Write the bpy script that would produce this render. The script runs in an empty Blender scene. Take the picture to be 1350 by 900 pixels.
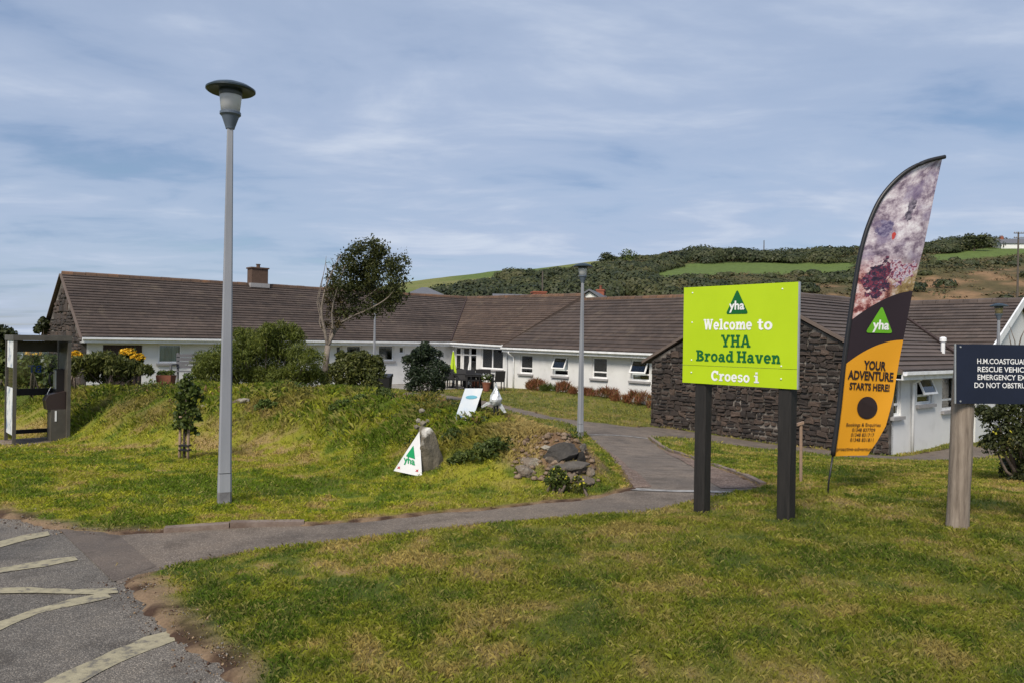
import bpy, math, random
import numpy as np
from mathutils import Vector, Matrix

random.seed(7)
RNG = np.random.default_rng(11)
R = math.radians
SC = bpy.context.scene
COL = SC.collection

# ------------------------------------------------------------------ camera, sky, sun, exposure
EYE, FPX, ROLL = 1.7, 1000.0, R(0.9)
cam_d = bpy.data.cameras.new('camera')
cam_d.sensor_width = 36.0
cam_d.lens = 36.0 * FPX / 1350.0
cam_d.clip_start, cam_d.clip_end = 0.05, 6000
cam = bpy.data.objects.new('camera', cam_d)
COL.objects.link(cam)
cam.location = (0, 0, EYE)
cam.rotation_euler = (R(90), -ROLL, 0)
SC.camera = cam

SUN_EL, SUN_AZ = R(44), R(203)          # azimuth clockwise from +Y: behind the camera, to the left
world = bpy.data.worlds.new('World')
SC.world = world
world.use_nodes = True
wn, wl = world.node_tree.nodes, world.node_tree.links
wn.clear()
w_out = wn.new('ShaderNodeOutputWorld')
sky = wn.new('ShaderNodeTexSky')
sky.sky_type = 'NISHITA'
sky.sun_disc = False
sky.sun_elevation = SUN_EL
sky.sun_rotation = SUN_AZ
sky.air_density, sky.dust_density, sky.ozone_density = 1.0, 0.6, 1.6
bg_sky = wn.new('ShaderNodeBackground')
bg_sky.inputs['Strength'].default_value = 0.085
wl.new(sky.outputs[0], bg_sky.inputs['Color'])
# clouds: streaky layers on a plane high above, seen by direction
tc = wn.new('ShaderNodeTexCoord')
sep = wn.new('ShaderNodeSeparateXYZ')
wl.new(tc.outputs['Generated'], sep.inputs[0])


def wmath(op, a, b=None, clamp=False):
    n = wn.new('ShaderNodeMath')
    n.operation = op
    n.use_clamp = clamp
    for i, v in enumerate((a, b)):
        if v is None:
            continue
        if isinstance(v, (int, float)):
            n.inputs[i].default_value = v
        else:
            wl.new(v, n.inputs[i])
    return n.outputs[0]


zz = wmath('ADD', wmath('MAXIMUM', sep.outputs[2], 0.0), 0.10)
comb = wn.new('ShaderNodeCombineXYZ')
wl.new(wmath('DIVIDE', sep.outputs[0], zz), comb.inputs[0])
wl.new(wmath('DIVIDE', sep.outputs[1], zz), comb.inputs[1])


def wnoise(scale, sx, sy, rot, detail, rough, dist, off):
    mp = wn.new('ShaderNodeMapping')
    mp.inputs['Scale'].default_value = (sx, sy, 1)
    mp.inputs['Rotation'].default_value = (0, 0, rot)
    mp.inputs['Location'].default_value = (off, off * 0.7, 0)
    wl.new(comb.outputs[0], mp.inputs[0])
    n = wn.new('ShaderNodeTexNoise')
    n.inputs['Scale'].default_value = scale
    n.inputs['Detail'].default_value = detail
    n.inputs['Roughness'].default_value = rough
    n.inputs['Distortion'].default_value = dist
    wl.new(mp.outputs[0], n.inputs['Vector'])
    return n.outputs[0]


def wramp(src, stops):
    r = wn.new('ShaderNodeValToRGB')
    r.color_ramp.interpolation = 'EASE'
    els = r.color_ramp.elements
    while len(els) < len(stops):
        els.new(0.5)
    for e, (p, c) in zip(els, stops):
        e.position = p
        e.color = (*c, 1) if len(c) == 3 else c
    wl.new(src, r.inputs[0])
    return r.outputs[0]


big = wnoise(0.50, 0.75, 1.0, 0.10, 4, 0.50, 0.3, 3.1)
mid = wnoise(1.4, 0.75, 1.1, 0.22, 6, 0.56, 0.5, 1.7)
fine = wnoise(4.6, 0.6, 1.2, 0.3, 5, 0.55, 0.4, 8.2)
dens = wmath('ADD', wmath('ADD', wmath('MULTIPLY', big, 0.55), wmath('MULTIPLY', mid, 0.35)), wmath('MULTIPLY', fine, 0.10))
cover = wramp(dens, [(0.34, (0.25,) * 3), (0.47, (0.75,) * 3), (0.60, (0.96,) * 3)])
ccol = wramp(wmath('ADD', wmath('ADD', wmath('MULTIPLY', mid, 0.50), wmath('MULTIPLY', big, 0.38)), wmath('MULTIPLY', fine, 0.12)),
             [(0.35, (0.225, 0.33, 0.535)), (0.50, (0.40, 0.485, 0.655)), (0.66, (0.57, 0.635, 0.755))])
bg_cl = wn.new('ShaderNodeBackground')
bg_cl.inputs['Strength'].default_value = 0.88
wl.new(ccol, bg_cl.inputs['Color'])
wmix = wn.new('ShaderNodeMixShader')
wl.new(cover, wmix.inputs[0])
wl.new(bg_sky.outputs[0], wmix.inputs[1])
wl.new(bg_cl.outputs[0], wmix.inputs[2])
wl.new(wmix.outputs[0], w_out.inputs['Surface'])

sun_d = bpy.data.lights.new('sun', 'SUN')
sun_d.energy = 3.4
sun_d.angle = R(20)
sun_d.color = (1.0, 0.91, 0.78)
sun = bpy.data.objects.new('sun', sun_d)
COL.objects.link(sun)
sdir = Vector((math.sin(SUN_AZ) * math.cos(SUN_EL), math.cos(SUN_AZ) * math.cos(SUN_EL), math.sin(SUN_EL)))
sun.rotation_euler = sdir.to_track_quat('Z', 'Y').to_euler()
sun.location = sdir * 60

vs = SC.view_settings
vs.view_transform = 'Standard'
vs.look = 'None'
vs.exposure = 0.30
vs.gamma = 1.0
vs.use_curve_mapping = False
SC.render.engine = 'CYCLES'
SC.cycles.use_denoising = True
SC.cycles.max_bounces = 6
SC.cycles.transparent_max_bounces = 8


# ------------------------------------------------------------------ helpers: numbers
def uv_of(x, y):
    dx, dy = x - 675.0, y - 450.0
    c, s = math.cos(ROLL), math.sin(ROLL)
    return dx * c + dy * s, -dx * s + dy * c


def at(x, y, D):
    """a point D metres in front of the camera, in the line of sight measured in the photograph"""
    u, v = uv_of(x, y)
    return Vector((u * D / FPX, D, EYE - v * D / FPX))


class Noise:
    def __init__(self, seed):
        self.t = np.random.default_rng(seed).random((256, 256))

    def one(self, x, y):
        xi, yi = np.floor(x).astype(int), np.floor(y).astype(int)
        fx, fy = x - xi, y - yi
        fx, fy = fx * fx * (3 - 2 * fx), fy * fy * (3 - 2 * fy)
        a, b = xi & 255, yi & 255
        a1, b1 = (a + 1) & 255, (b + 1) & 255
        t = self.t
        return (t[a, b] * (1 - fx) + t[a1, b] * fx) * (1 - fy) + (t[a, b1] * (1 - fx) + t[a1, b1] * fx) * fy

    def fbm(self, x, y, s=1.0, o=4):
        x, y = np.asarray(x, float) * s + 57.3, np.asarray(y, float) * s + 91.7
        r, a, n = 0, 0.5, 0
        for _ in range(o):
            r = r + a * self.one(x, y)
            n += a
            a *= 0.5
            x, y = x * 2.03 + 11.1, y * 2.03 + 5.3
        return r / n


NA, NB, NC = Noise(1), Noise(2), Noise(3)


def sstep(a, b, x):
    t = np.clip((np.asarray(x, float) - a) / (b - a), 0, 1)
    return t * t * (3 - 2 * t)


def in_poly(x, y, poly):
    x, y = np.asarray(x, float), np.asarray(y, float)
    r = np.zeros(x.shape, bool)
    n = len(poly)
    for i in range(n):
        x1, y1 = poly[i]
        x2, y2 = poly[(i + 1) % n]
        c = (y1 > y) != (y2 > y)
        with np.errstate(divide='ignore', invalid='ignore'):
            xx = (x2 - x1) * (y - y1) / ((y2 - y1) if y2 != y1 else 1e-9) + x1
        r ^= c & (x < xx)
    return r


def poly_dist(x, y, pts, closed=True):
    x, y = np.asarray(x, float), np.asarray(y, float)
    d = np.full(x.shape, 1e9)
    n = len(pts)
    for i in range(n if closed else n - 1):
        ax, ay = pts[i]
        bx, by = pts[(i + 1) % n]
        ex, ey = bx - ax, by - ay
        t = np.clip(((x - ax) * ex + (y - ay) * ey) / (ex * ex + ey * ey + 1e-12), 0, 1)
        d = np.minimum(d, np.hypot(x - ax - t * ex, y - ay - t * ey))
    return d


# ------------------------------------------------------------------ helpers: meshes and objects
WM = {}


def wmat(o):
    return WM.get(o.name, Matrix.Identity(4))


def empty(name, loc, label=None, cat=None, group=None, parent=None):
    o = bpy.data.objects.new(name, None)
    o.empty_display_size = 0.2
    COL.objects.link(o)
    o.location = loc
    WM[o.name] = Matrix.Translation(Vector(loc))
    if parent:
        o.parent = parent
        o.matrix_parent_inverse = wmat(parent).inverted()
    tag(o, label, cat, group)
    return o


def tag(o, label=None, cat=None, group=None, kind=None):
    for k, v in (('label', label), ('category', cat), ('group', group), ('kind', kind)):
        if v:
            o[k] = v
    return o


def link(name, me, mats=None, parent=None, smooth=False):
    """one mesh object; its vertices are in world coordinates"""
    o = bpy.data.objects.new(name, me)
    COL.objects.link(o)
    if mats is not None and not me.materials:
        for m in (mats if isinstance(mats, (list, tuple)) else [mats]):
            me.materials.append(m)
    if parent:
        o.parent = parent
        o.matrix_parent_inverse = wmat(parent).inverted()
    if smooth:
        me.polygons.foreach_set('use_smooth', [True] * len(me.polygons))
    return o


def copy_tree(o, parent=None):
    c = o.copy()
    COL.objects.link(c)
    if parent:
        c.parent = parent
    for ch in list(o.children):
        copy_tree(ch, c)
    return c


def fast_mesh(name, verts, faces, cols=None):
    """verts (N,3), faces (M,k) arrays"""
    verts = np.ascontiguousarray(verts, dtype=np.float32)
    faces = np.ascontiguousarray(faces, dtype=np.int32)
    me = bpy.data.meshes.new(name)
    k = faces.shape[1]
    me.vertices.add(len(verts))
    me.vertices.foreach_set('co', verts.ravel())
    me.loops.add(faces.size)
    me.loops.foreach_set('vertex_index', faces.ravel())
    me.polygons.add(len(faces))
    me.polygons.foreach_set('loop_start', np.arange(0, faces.size, k, dtype=np.int32))
    me.polygons.foreach_set('loop_total', np.full(len(faces), k, dtype=np.int32))
    me.update(calc_edges=True)
    if cols is not None:
        a = me.color_attributes.new('col', 'FLOAT_COLOR', 'POINT')
        c = np.ones((len(verts), 4), np.float32)
        c[:, :3] = cols
        a.data.foreach_set('color', c.ravel())
    return me


class MB:
    """collects solids into one mesh"""

    def __init__(self):
        self.v, self.f, self.m = [], [], []

    def add(self, vs, fs, mi=0):
        b = len(self.v)
        self.v += [tuple(p) for p in vs]
        self.f += [tuple(b + i for i in f) for f in fs]
        self.m += [mi] * len(fs)
        return self

    def hexa(self, p, mi=0):
        """8 points: bottom ring 0-3, top ring 4-7"""
        return self.add(p, [(3, 2, 1, 0), (4, 5, 6, 7), (0, 1, 5, 4), (1, 2, 6, 5), (2, 3, 7, 6), (3, 0, 4, 7)], mi)

    def box(self, o, a, b, c, mi=0):
        """origin corner and three edge vectors"""
        o, a, b, c = Vector(o), Vector(a), Vector(b), Vector(c)
        return self.hexa([o, o + a, o + a + b, o + b, o + c, o + a + c, o + a + b + c, o + b + c], mi)

    def cbox(self, cx, cy, z0, sx, sy, sz, mi=0, rz=0):
        ca, sa = math.cos(rz), math.sin(rz)
        A, B = Vector((ca * sx, sa * sx, 0)), Vector((-sa * sy, ca * sy, 0))
        return self.box(Vector((cx, cy, z0)) - A / 2 - B / 2, A, B, (0, 0, sz), mi)

    def tube(self, pts, rs, n=8, cap=True, mi=0, square=False):
        pts = [Vector(p) for p in pts]
        if isinstance(rs, (int, float)):
            rs = [rs] * len(pts)
        rings = []
        for i, p in enumerate(pts):
            t = (pts[min(i + 1, len(pts) - 1)] - pts[max(i - 1, 0)]).normalized()
            a = Vector((1, 0, 0)) if abs(t.x) < 0.9 else Vector((0, 1, 0))
            u = t.cross(a).normalized()
            w = t.cross(u)
            ph = math.pi / 4 if square else 0
            rings.append([p + (u * math.cos(2 * math.pi * k / n + ph) + w * math.sin(2 * math.pi * k / n + ph)) * rs[i] for k in range(n)])
        b = len(self.v)
        for r in rings:
            self.v += [tuple(q) for q in r]
        for i in range(len(rings) - 1):
            for k in range(n):
                k2 = (k + 1) % n
                self.f.append((b + i * n + k, b + i * n + k2, b + (i + 1) * n + k2, b + (i + 1) * n + k))
                self.m.append(mi)
        if cap:
            self.f.append(tuple(b + k for k in range(n))[::-1])
            self.f.append(tuple(b + (len(rings) - 1) * n + k for k in range(n)))
            self.m += [mi, mi]
        return self

    def lathe(self, c, prof, n=24, mi=0):
        """profile of (radius, z) round the vertical through c"""
        c = Vector(c)
        b = len(self.v)
        for r, z in prof:
            for k in range(n):
                a = 2 * math.pi * k / n
                self.v.append((c.x + r * math.cos(a), c.y + r * math.sin(a), c.z + z))
        for i in range(len(prof) - 1):
            for k in range(n):
                k2 = (k + 1) % n
                self.f.append((b + i * n + k, b + i * n + k2, b + (i + 1) * n + k2, b + (i + 1) * n + k))
                self.m.append(mi)
        self.f.append(tuple(b + k for k in range(n))[::-1])
        self.f.append(tuple(b + (len(prof) - 1) * n + k for k in range(n)))
        self.m += [mi, mi]
        return self

    def prism(self, poly, ext, mi=0):
        """polygon of points extruded by a vector"""
        n = len(poly)
        ext = Vector(ext)
        p = [Vector(q) for q in poly]
        return self.add(p + [q + ext for q in p], [tuple(range(n))[::-1], tuple(range(n, 2 * n))] + [(i, (i + 1) % n, n + (i + 1) % n, n + i) for i in range(n)], mi)

    def mesh(self, name):
        me = bpy.data.meshes.new(name)
        me.from_pydata(self.v, [], self.f)
        me.polygons.foreach_set('material_index', self.m)
        me.update()
        import bmesh
        bm = bmesh.new()
        bm.from_mesh(me)
        bmesh.ops.recalc_face_normals(bm, faces=bm.faces)
        bm.to_mesh(me)
        bm.free()
        return me

    def build(self, name, mat, parent=None, smooth=False):
        return link(name, self.mesh(name), mat, parent, smooth)


# ------------------------------------------------------------------ helpers: materials
def new_mat(name):
    m = bpy.data.materials.new(name)
    m.use_nodes = True
    nt = m.node_tree
    return m, nt.nodes, nt.links, nt.nodes['Principled BSDF']


def nnoise(N, L, scale, detail=4, rough=0.6, vec=None):
    n = N.new('ShaderNodeTexNoise')
    n.inputs['Scale'].default_value = scale
    n.inputs['Detail'].default_value = detail
    n.inputs['Roughness'].default_value = rough
    if vec is not None:
        L.new(vec, n.inputs['Vector'])
    return n.outputs[0]


def nramp(N, L, src, stops):
    r = N.new('ShaderNodeValToRGB')
    els = r.color_ramp.elements
    while len(els) < len(stops):
        els.new(0.5)
    for e, (p, c) in zip(els, stops):
        e.position = p
        e.color = (*c, 1)
    L.new(src, r.inputs[0])
    return r.outputs[0]


def nmath(N, L, op, a, b=None, clamp=False):
    n = N.new('ShaderNodeMath')
    n.operation = op
    n.use_clamp = clamp
    for i, v in enumerate((a, b)):
        if v is None:
            continue
        if isinstance(v, (int, float)):
            n.inputs[i].default_value = v
        else:
            L.new(v, n.inputs[i])
    return n.outputs[0]


def nmix(N, L, fac, a, b, mode='MIX'):
    n = N.new('ShaderNodeMix')
    n.data_type = 'RGBA'
    n.blend_type = mode
    for i, v in ((0, fac), (6, a), (7, b)):
        if isinstance(v, (int, float)):
            n.inputs[i].default_value = v
        elif isinstance(v, tuple):
            n.inputs[i].default_value = (*v, 1)
        else:
            L.new(v, n.inputs[i])
    return n.outputs[2]


def npos(N):
    return N.new('ShaderNodeNewGeometry').outputs['Position']


def mat(name, stops, scale=4.0, rough=0.75, bump=0.0, bscale=None, metal=0.0, spec=0.4, stretch=None, detail=6):
    """procedural: a noise in place runs through the colour stops, a finer one gives relief"""
    m, N, L, B = new_mat(name)
    if not isinstance(stops, list):
        c = stops
        stops = [(0.3, tuple(x * 0.86 for x in c)), (0.7, tuple(min(1, x * 1.12) for x in c))]
    vec = N.new('ShaderNodeTexCoord').outputs['Object']
    if stretch:
        mp = N.new('ShaderNodeMapping')
        mp.inputs['Scale'].default_value = stretch
        L.new(vec, mp.inputs[0])
        vec = mp.outputs[0]
    L.new(nramp(N, L, nnoise(N, L, scale, detail, 0.62, vec), stops), B.inputs['Base Color'])
    B.inputs['Roughness'].default_value = rough
    B.inputs['Metallic'].default_value = metal
    B.inputs['Specular IOR Level'].default_value = spec
    if bump:
        b = N.new('ShaderNodeBump')
        b.inputs['Strength'].default_value = bump
        b.inputs['Distance'].default_value = 0.02
        L.new(nnoise(N, L, bscale or scale * 6, 5, 0.65, vec), b.inputs['Height'])
        L.new(b.outputs[0], B.inputs['Normal'])
    return m


def leaf_mat(name, stops, trans=0.25, rough=0.55, own=0.6, nscale=1.3):
    """each leaf takes its own shade"""
    m, N, L, B = new_mat(name)
    g = N.new('ShaderNodeNewGeometry')
    big = nnoise(N, L, nscale, 3, 0.6, g.outputs['Position'])
    f = nmath(N, L, 'ADD', nmath(N, L, 'MULTIPLY', g.outputs['Random Per Island'], own), nmath(N, L, 'MULTIPLY', big, 1 - own))
    col = nramp(N, L, f, stops)
    L.new(col, B.inputs['Base Color'])
    B.inputs['Roughness'].default_value = rough
    B.inputs['Specular IOR Level'].default_value = 0.3
    t = N.new('ShaderNodeBsdfTranslucent')
    L.new(col, t.inputs['Color'])
    mx = N.new('ShaderNodeMixShader')
    mx.inputs[0].default_value = trans
    L.new(B.outputs[0], mx.inputs[1])
    L.new(t.outputs[0], mx.inputs[2])
    L.new(mx.outputs[0], N['Material Output'].inputs['Surface'])
    return m


def attr_mat(name, rough=0.9, fine=0.0, fscale=60.0, bump=0.0, trans=0.0, vary=0.0):
    """base colour from the surface's own 'col' attribute, with fine grain"""
    m, N, L, B = new_mat(name)
    a = N.new('ShaderNodeAttribute')
    a.attribute_name = 'col'
    col = a.outputs['Color']
    if fine:
        p = npos(N)
        f = nnoise(N, L, fscale, 6, 0.7, p)
        col = nmix(N, L, 1.0, col, nramp(N, L, f, [(0.25, (1 - fine,) * 3), (0.75, (1 + fine,) * 3)]), 'MULTIPLY')
        if bump:
            b = N.new('ShaderNodeBump')
            b.inputs['Strength'].default_value = bump
            b.inputs['Distance'].default_value = 0.03
            L.new(f, b.inputs['Height'])
            L.new(b.outputs[0], B.inputs['Normal'])
    if vary:
        g = N.new('ShaderNodeNewGeometry')
        v = nramp(N, L, g.outputs['Random Per Island'], [(0.0, (1 - vary,) * 3), (1.0, (1 + vary,) * 3)])
        col = nmix(N, L, 1.0, col, v, 'MULTIPLY')
    L.new(col, B.inputs['Base Color'])
    B.inputs['Roughness'].default_value = rough
    B.inputs['Specular IOR Level'].default_value = 0.2
    if trans:
        t = N.new('ShaderNodeBsdfTranslucent')
        L.new(col, t.inputs['Color'])
        mx = N.new('ShaderNodeMixShader')
        mx.inputs[0].default_value = trans
        L.new(B.outputs[0], mx.inputs[1])
        L.new(t.outputs[0], mx.inputs[2])
        L.new(mx.outputs[0], N['Material Output'].inputs['Surface'])
    return m


def stone_mat(name, stops, scale=7.0, bump=0.6, lichen=None, rough=0.9):
    m, N, L, B = new_mat(name)
    oi = N.new('ShaderNodeObjectInfo')
    g = N.new('ShaderNodeNewGeometry')
    r = nmath(N, L, 'FRACT', nmath(N, L, 'ADD', oi.outputs['Random'], g.outputs['Random Per Island']))
    n = nnoise(N, L, scale, 6, 0.7, g.outputs['Position'])
    f = nmath(N, L, 'ADD', nmath(N, L, 'MULTIPLY', r, 0.55), nmath(N, L, 'MULTIPLY', n, 0.45))
    col = nramp(N, L, f, stops)
    if lichen:
        ln = nnoise(N, L, scale * 0.45, 5, 0.6, g.outputs['Position'])
        col = nmix(N, L, nramp(N, L, ln, [(0.53, (0,) * 3), (0.60, (1,) * 3)]), col, lichen)
    L.new(col, B.inputs['Base Color'])
    B.inputs['Roughness'].default_value = rough
    b = N.new('ShaderNodeBump')
    b.inputs['Strength'].default_value = bump
    b.inputs['Distance'].default_value = 0.04
    L.new(nnoise(N, L, scale * 4, 6, 0.7, g.outputs['Position']), b.inputs['Height'])
    L.new(b.outputs[0], B.inputs['Normal'])
    return m


def glass_mat(name, clear=0.5, tint=(0.9, 0.95, 0.95)):
    m, N, L, B = new_mat(name)
    t = N.new('ShaderNodeBsdfTransparent')
    t.inputs['Color'].default_value = (*tint, 1)
    gl = N.new('ShaderNodeBsdfGlossy')
    gl.inputs['Roughness'].default_value = 0.04
    fr = N.new('ShaderNodeFresnel')
    fr.inputs['IOR'].default_value = 1.5
    mx = N.new('ShaderNodeMixShader')
    L.new(nmath(N, L, 'ADD', fr.outputs[0], 1 - clear, True), mx.inputs[0])
    L.new(t.outputs[0], mx.inputs[1])
    L.new(gl.outputs[0], mx.inputs[2])
    L.new(mx.outputs[0], N['Material Output'].inputs['Surface'])
    return m


M = {}
M['render_white'] = mat('white painted render', [(0.2, (0.52, 0.52, 0.50)), (0.45, (0.66, 0.66, 0.65)), (0.8, (0.72, 0.72, 0.71))], 1.4, 0.85, 0.15, 30)
M['paint_white'] = mat('white gloss paint', (0.76, 0.77, 0.78), 3, 0.4)
M['upvc'] = mat('white plastic frame', (0.80, 0.80, 0.80), 3, 0.35)
M['sill'] = mat('grey sill', (0.30, 0.29, 0.29), 6, 0.8)
M['plinth'] = mat('grey plinth', (0.24, 0.21, 0.18), 3, 0.9, 0.3)
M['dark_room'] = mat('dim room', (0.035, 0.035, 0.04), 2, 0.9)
M['curtain'] = mat('pale curtain', [(0.3, (0.34, 0.36, 0.38)), (0.7, (0.56, 0.58, 0.60))], 9, 0.9, stretch=(1, 1, 0.05))
M['glass'] = glass_mat('window glass', 0.93)
M['garage'] = mat('brown boarded door', (0.05, 0.032, 0.028), 3, 0.7)
M['mortar'] = mat('mortar', [(0.36, (0.045, 0.040, 0.036)), (0.52, (0.09, 0.08, 0.07)), (0.68, (0.26, 0.235, 0.21))], 1.6, 0.95, 0.5)
M['wall_stone'] = stone_mat('rubble stone', [(0.12, (0.016, 0.013, 0.012)), (0.40, (0.036, 0.027, 0.023)), (0.62, (0.058, 0.042, 0.034)), (0.78, (0.085, 0.058, 0.044)), (0.90, (0.15, 0.125, 0.105))], 6)
M['chimney'] = mat('brown chimney brick', (0.10, 0.062, 0.045), 6, 0.9, 0.4)
M['terracotta'] = mat('terracotta', (0.20, 0.075, 0.045), 8, 0.85)
M['lead'] = mat('grey flashing', (0.30, 0.29, 0.29), 8, 0.7)


def roof_mat(name, stops, moss, along=(0.65, -0.76, 0)):
    m, N, L, B = new_mat(name)
    g = N.new('ShaderNodeNewGeometry')
    oi = N.new('ShaderNodeObjectInfo')
    n1 = nnoise(N, L, 0.35, 4, 0.6, g.outputs['Position'])
    mp = N.new('ShaderNodeMapping')
    mp.inputs['Scale'].default_value = (3.2, 3.2, 0.5)
    L.new(g.outputs['Position'], mp.inputs[0])
    n2 = nnoise(N, L, 1.0, 5, 0.8, mp.outputs[0])
    f = nmath(N, L, 'ADD', nmath(N, L, 'ADD', nmath(N, L, 'MULTIPLY', n1, 0.45), nmath(N, L, 'MULTIPLY', n2, 0.40)), nmath(N, L, 'MULTIPLY', oi.outputs['Random'], 0.15))
    col = nramp(N, L, f, stops)
    dt = N.new('ShaderNodeVectorMath')
    dt.operation = 'DOT_PRODUCT'
    L.new(g.outputs['Position'], dt.inputs[0])
    dt.inputs[1].default_value = along
    cell = nmath(N, L, 'FLOOR', nmath(N, L, 'ADD', nmath(N, L, 'MULTIPLY', dt.outputs['Value'], 3.1), nmath(N, L, 'MULTIPLY', oi.outputs['Random'], 57.0)))
    wn_ = N.new('ShaderNodeTexWhiteNoise')
    wn_.noise_dimensions = '2D'
    cb = N.new('ShaderNodeCombineXYZ')
    L.new(cell, cb.inputs[0])
    L.new(nmath(N, L, 'MULTIPLY', oi.outputs['Random'], 91.0), cb.inputs[1])
    L.new(cb.outputs[0], wn_.inputs['Vector'])
    col = nmix(N, L, 1.0, col, nramp(N, L, wn_.outputs['Value'], [(0.0, (.76, .75, .74)), (0.5, (.90, .88, .86)), (1.0, (1.06, 1.03, 1.0))]), 'MULTIPLY')
    n3 = nnoise(N, L, 1.1, 6, 0.75, g.outputs['Position'])
    col = nmix(N, L, nramp(N, L, n3, [(0.56, (0,) * 3), (0.70, (0.6,) * 3)]), col, moss)
    L.new(col, B.inputs['Base Color'])
    B.inputs['Roughness'].default_value = 0.85
    b = N.new('ShaderNodeBump')
    b.inputs['Strength'].default_value = 0.4
    b.inputs['Distance'].default_value = 0.03
    L.new(nnoise(N, L, 9, 5, 0.7, g.outputs['Position']), b.inputs['Height'])
    L.new(b.outputs[0], B.inputs['Normal'])
    return m


M['roof_dark'] = roof_mat('brown concrete tile', [(0.3, (0.042, 0.030, 0.025)), (0.5, (0.070, 0.051, 0.042)), (0.72, (0.115, 0.087, 0.073))], (0.13, 0.10, 0.07))
M['roof_long'] = roof_mat('brown concrete tile of the long wing', [(0.3, (0.042, 0.030, 0.025)), (0.5, (0.070, 0.051, 0.042)), (0.72, (0.115, 0.087, 0.073))], (0.13, 0.10, 0.07), (0.76, 0.65, 0))
M['roof_warm'] = roof_mat('warm brown concrete tile', [(0.3, (0.056, 0.037, 0.028)), (0.5, (0.090, 0.061, 0.046)), (0.72, (0.135, 0.096, 0.073))], (0.17, 0.13, 0.09))
M['roof_grey'] = roof_mat('grey brown concrete tile', [(0.3, (0.055, 0.041, 0.035)), (0.5, (0.090, 0.069, 0.060)), (0.72, (0.14, 0.11, 0.097))], (0.12, 0.10, 0.08))
M['ridge'] = roof_mat('ridge tile', [(0.3, (0.06, 0.042, 0.036)), (0.5, (0.12, 0.075, 0.05)), (0.7, (0.22, 0.115, 0.06))], (0.30, 0.13, 0.045))
M['verge'] = mat('verge mortar', (0.13, 0.10, 0.085), 5, 0.9, 0.3)

# ------------------------------------------------------------------ the lie of the land
LOT = [(-1.0, -1.0), (-0.95, 2.6), (-1.37, 3.84), (-1.93, 4.4), (-2.35, 5.0), (-2.80, 5.50), (-3.45, 6.85), (-4.0, 6.95), (-5.05, 7.5), (-9, 8.6), (-12, 9.1), (-12, -1)]
PATH = [(-2.75, 5.35), (-2.55, 5.95), (-2.1, 6.25), (-1.60, 6.5), (-0.9, 6.9), (-0.16, 7.3), (0.65, 7.75), (1.46, 8.2), (2.05, 8.75), (2.7, 9.3), (3.28, 9.9),
        (3.42, 12.0), (3.5, 14.1), (3.55, 17.5), (3.7, 20.4), (4.3, 21.2), (6.0, 20.6), (8.3, 18.9), (10.0, 17.9), (11.6, 18.9), (14.0, 20.9), (13.2, 22.2),
        (10.0, 19.75), (4.72, 25.8), (4.2, 25.2), (3.4, 24.6), (2.57, 24.6), (0.73, 27.6), (-1.03, 30.5), (-3.2, 33.5), (-5, 34.5), (-5, 32.8), (-3, 31.6),
        (-0.96, 28.6), (0.7, 26), (1.75, 23.2), (2.05, 21.5), (2.06, 19), (1.98, 15.9), (1.8, 12.5), (1.57, 9.65), (0.88, 9.0), (0.15, 8.4), (-0.87, 7.8), (-1.97, 7.22),
        (-3.38, 6.9), (-3.7, 6.75)]
CTRL = [(0, 0, 0), (0, 3, 0), (3, 3, .02), (-3, 3, -.02), (-5, 6, -.05), (-2, 5, -.03), (0, 6, -.03), (-8, 8, -.10), (-2.97, 8.06, -.12), (2.015, 8.14, -.115),
        (2.66, 7.4, -.02), (3.75, 9.2, -.10), (3.8, 10.2, -.16), (4.3, 7.2, .0), (6, 6, .05), (8, 8, 0), (0.8, 9.2, -.14), (2.5, 9.4, -.15), (2.7, 14, -.46), (1.9, 19.6, -.75),
        (3, 23, -.82), (4.7, 26, -1.12), (10, 20, -1.16), (7.3, 22, -1.16), (13.5, 22.4, -1.14), (6.5, 14, -.52), (-9, 14.4, -.40), (-5, 12, -.18), (-14, 20, -.5), (-20, 30, -.66),
        (-8, 30, -.66), (-3, 40, -.70), (4, 34, -.68), (-1, 29, -.74), (0, 24, -.78), (-30, 25, -.66), (30, 30, -1.0), (25, 15, -.3), (-30, 5, -.1), (25, 0, .1), (0, -10, 0.05),
        (-25, -10, 0), (25, -10, .1), (-25, 50, -.7), (0, 55, -.8), (30, 50, -.9), (12, 12, -.2), (12, 16, -.75), (-0.5, 13.5, -.4), (0.8, 14, -.45)]


def tps(pts):
    p = np.array(pts, float)
    n = len(p)

    def U(r2):
        return r2 * np.log(r2 + 1e-9)
    r2 = (p[:, None, 0] - p[None, :, 0]) ** 2 + (p[:, None, 1] - p[None, :, 1]) ** 2
    A = np.zeros((n + 3, n + 3))
    A[:n, :n] = U(r2) + np.eye(n) * 0.4
    A[:n, n], A[:n, n + 1], A[:n, n + 2] = 1, p[:, 0], p[:, 1]
    A[n:, :n] = A[:n, n:].T
    w = np.linalg.solve(A, np.concatenate([p[:, 2], [0, 0, 0]]))

    def f(x, y):
        z = w[n] + w[n + 1] * x + w[n + 2] * y
        for i in range(n):
            z = z + w[i] * U((x - p[i, 0]) ** 2 + (y - p[i, 1]) ** 2)
        return z
    return f


TPS = tps(CTRL)
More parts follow.
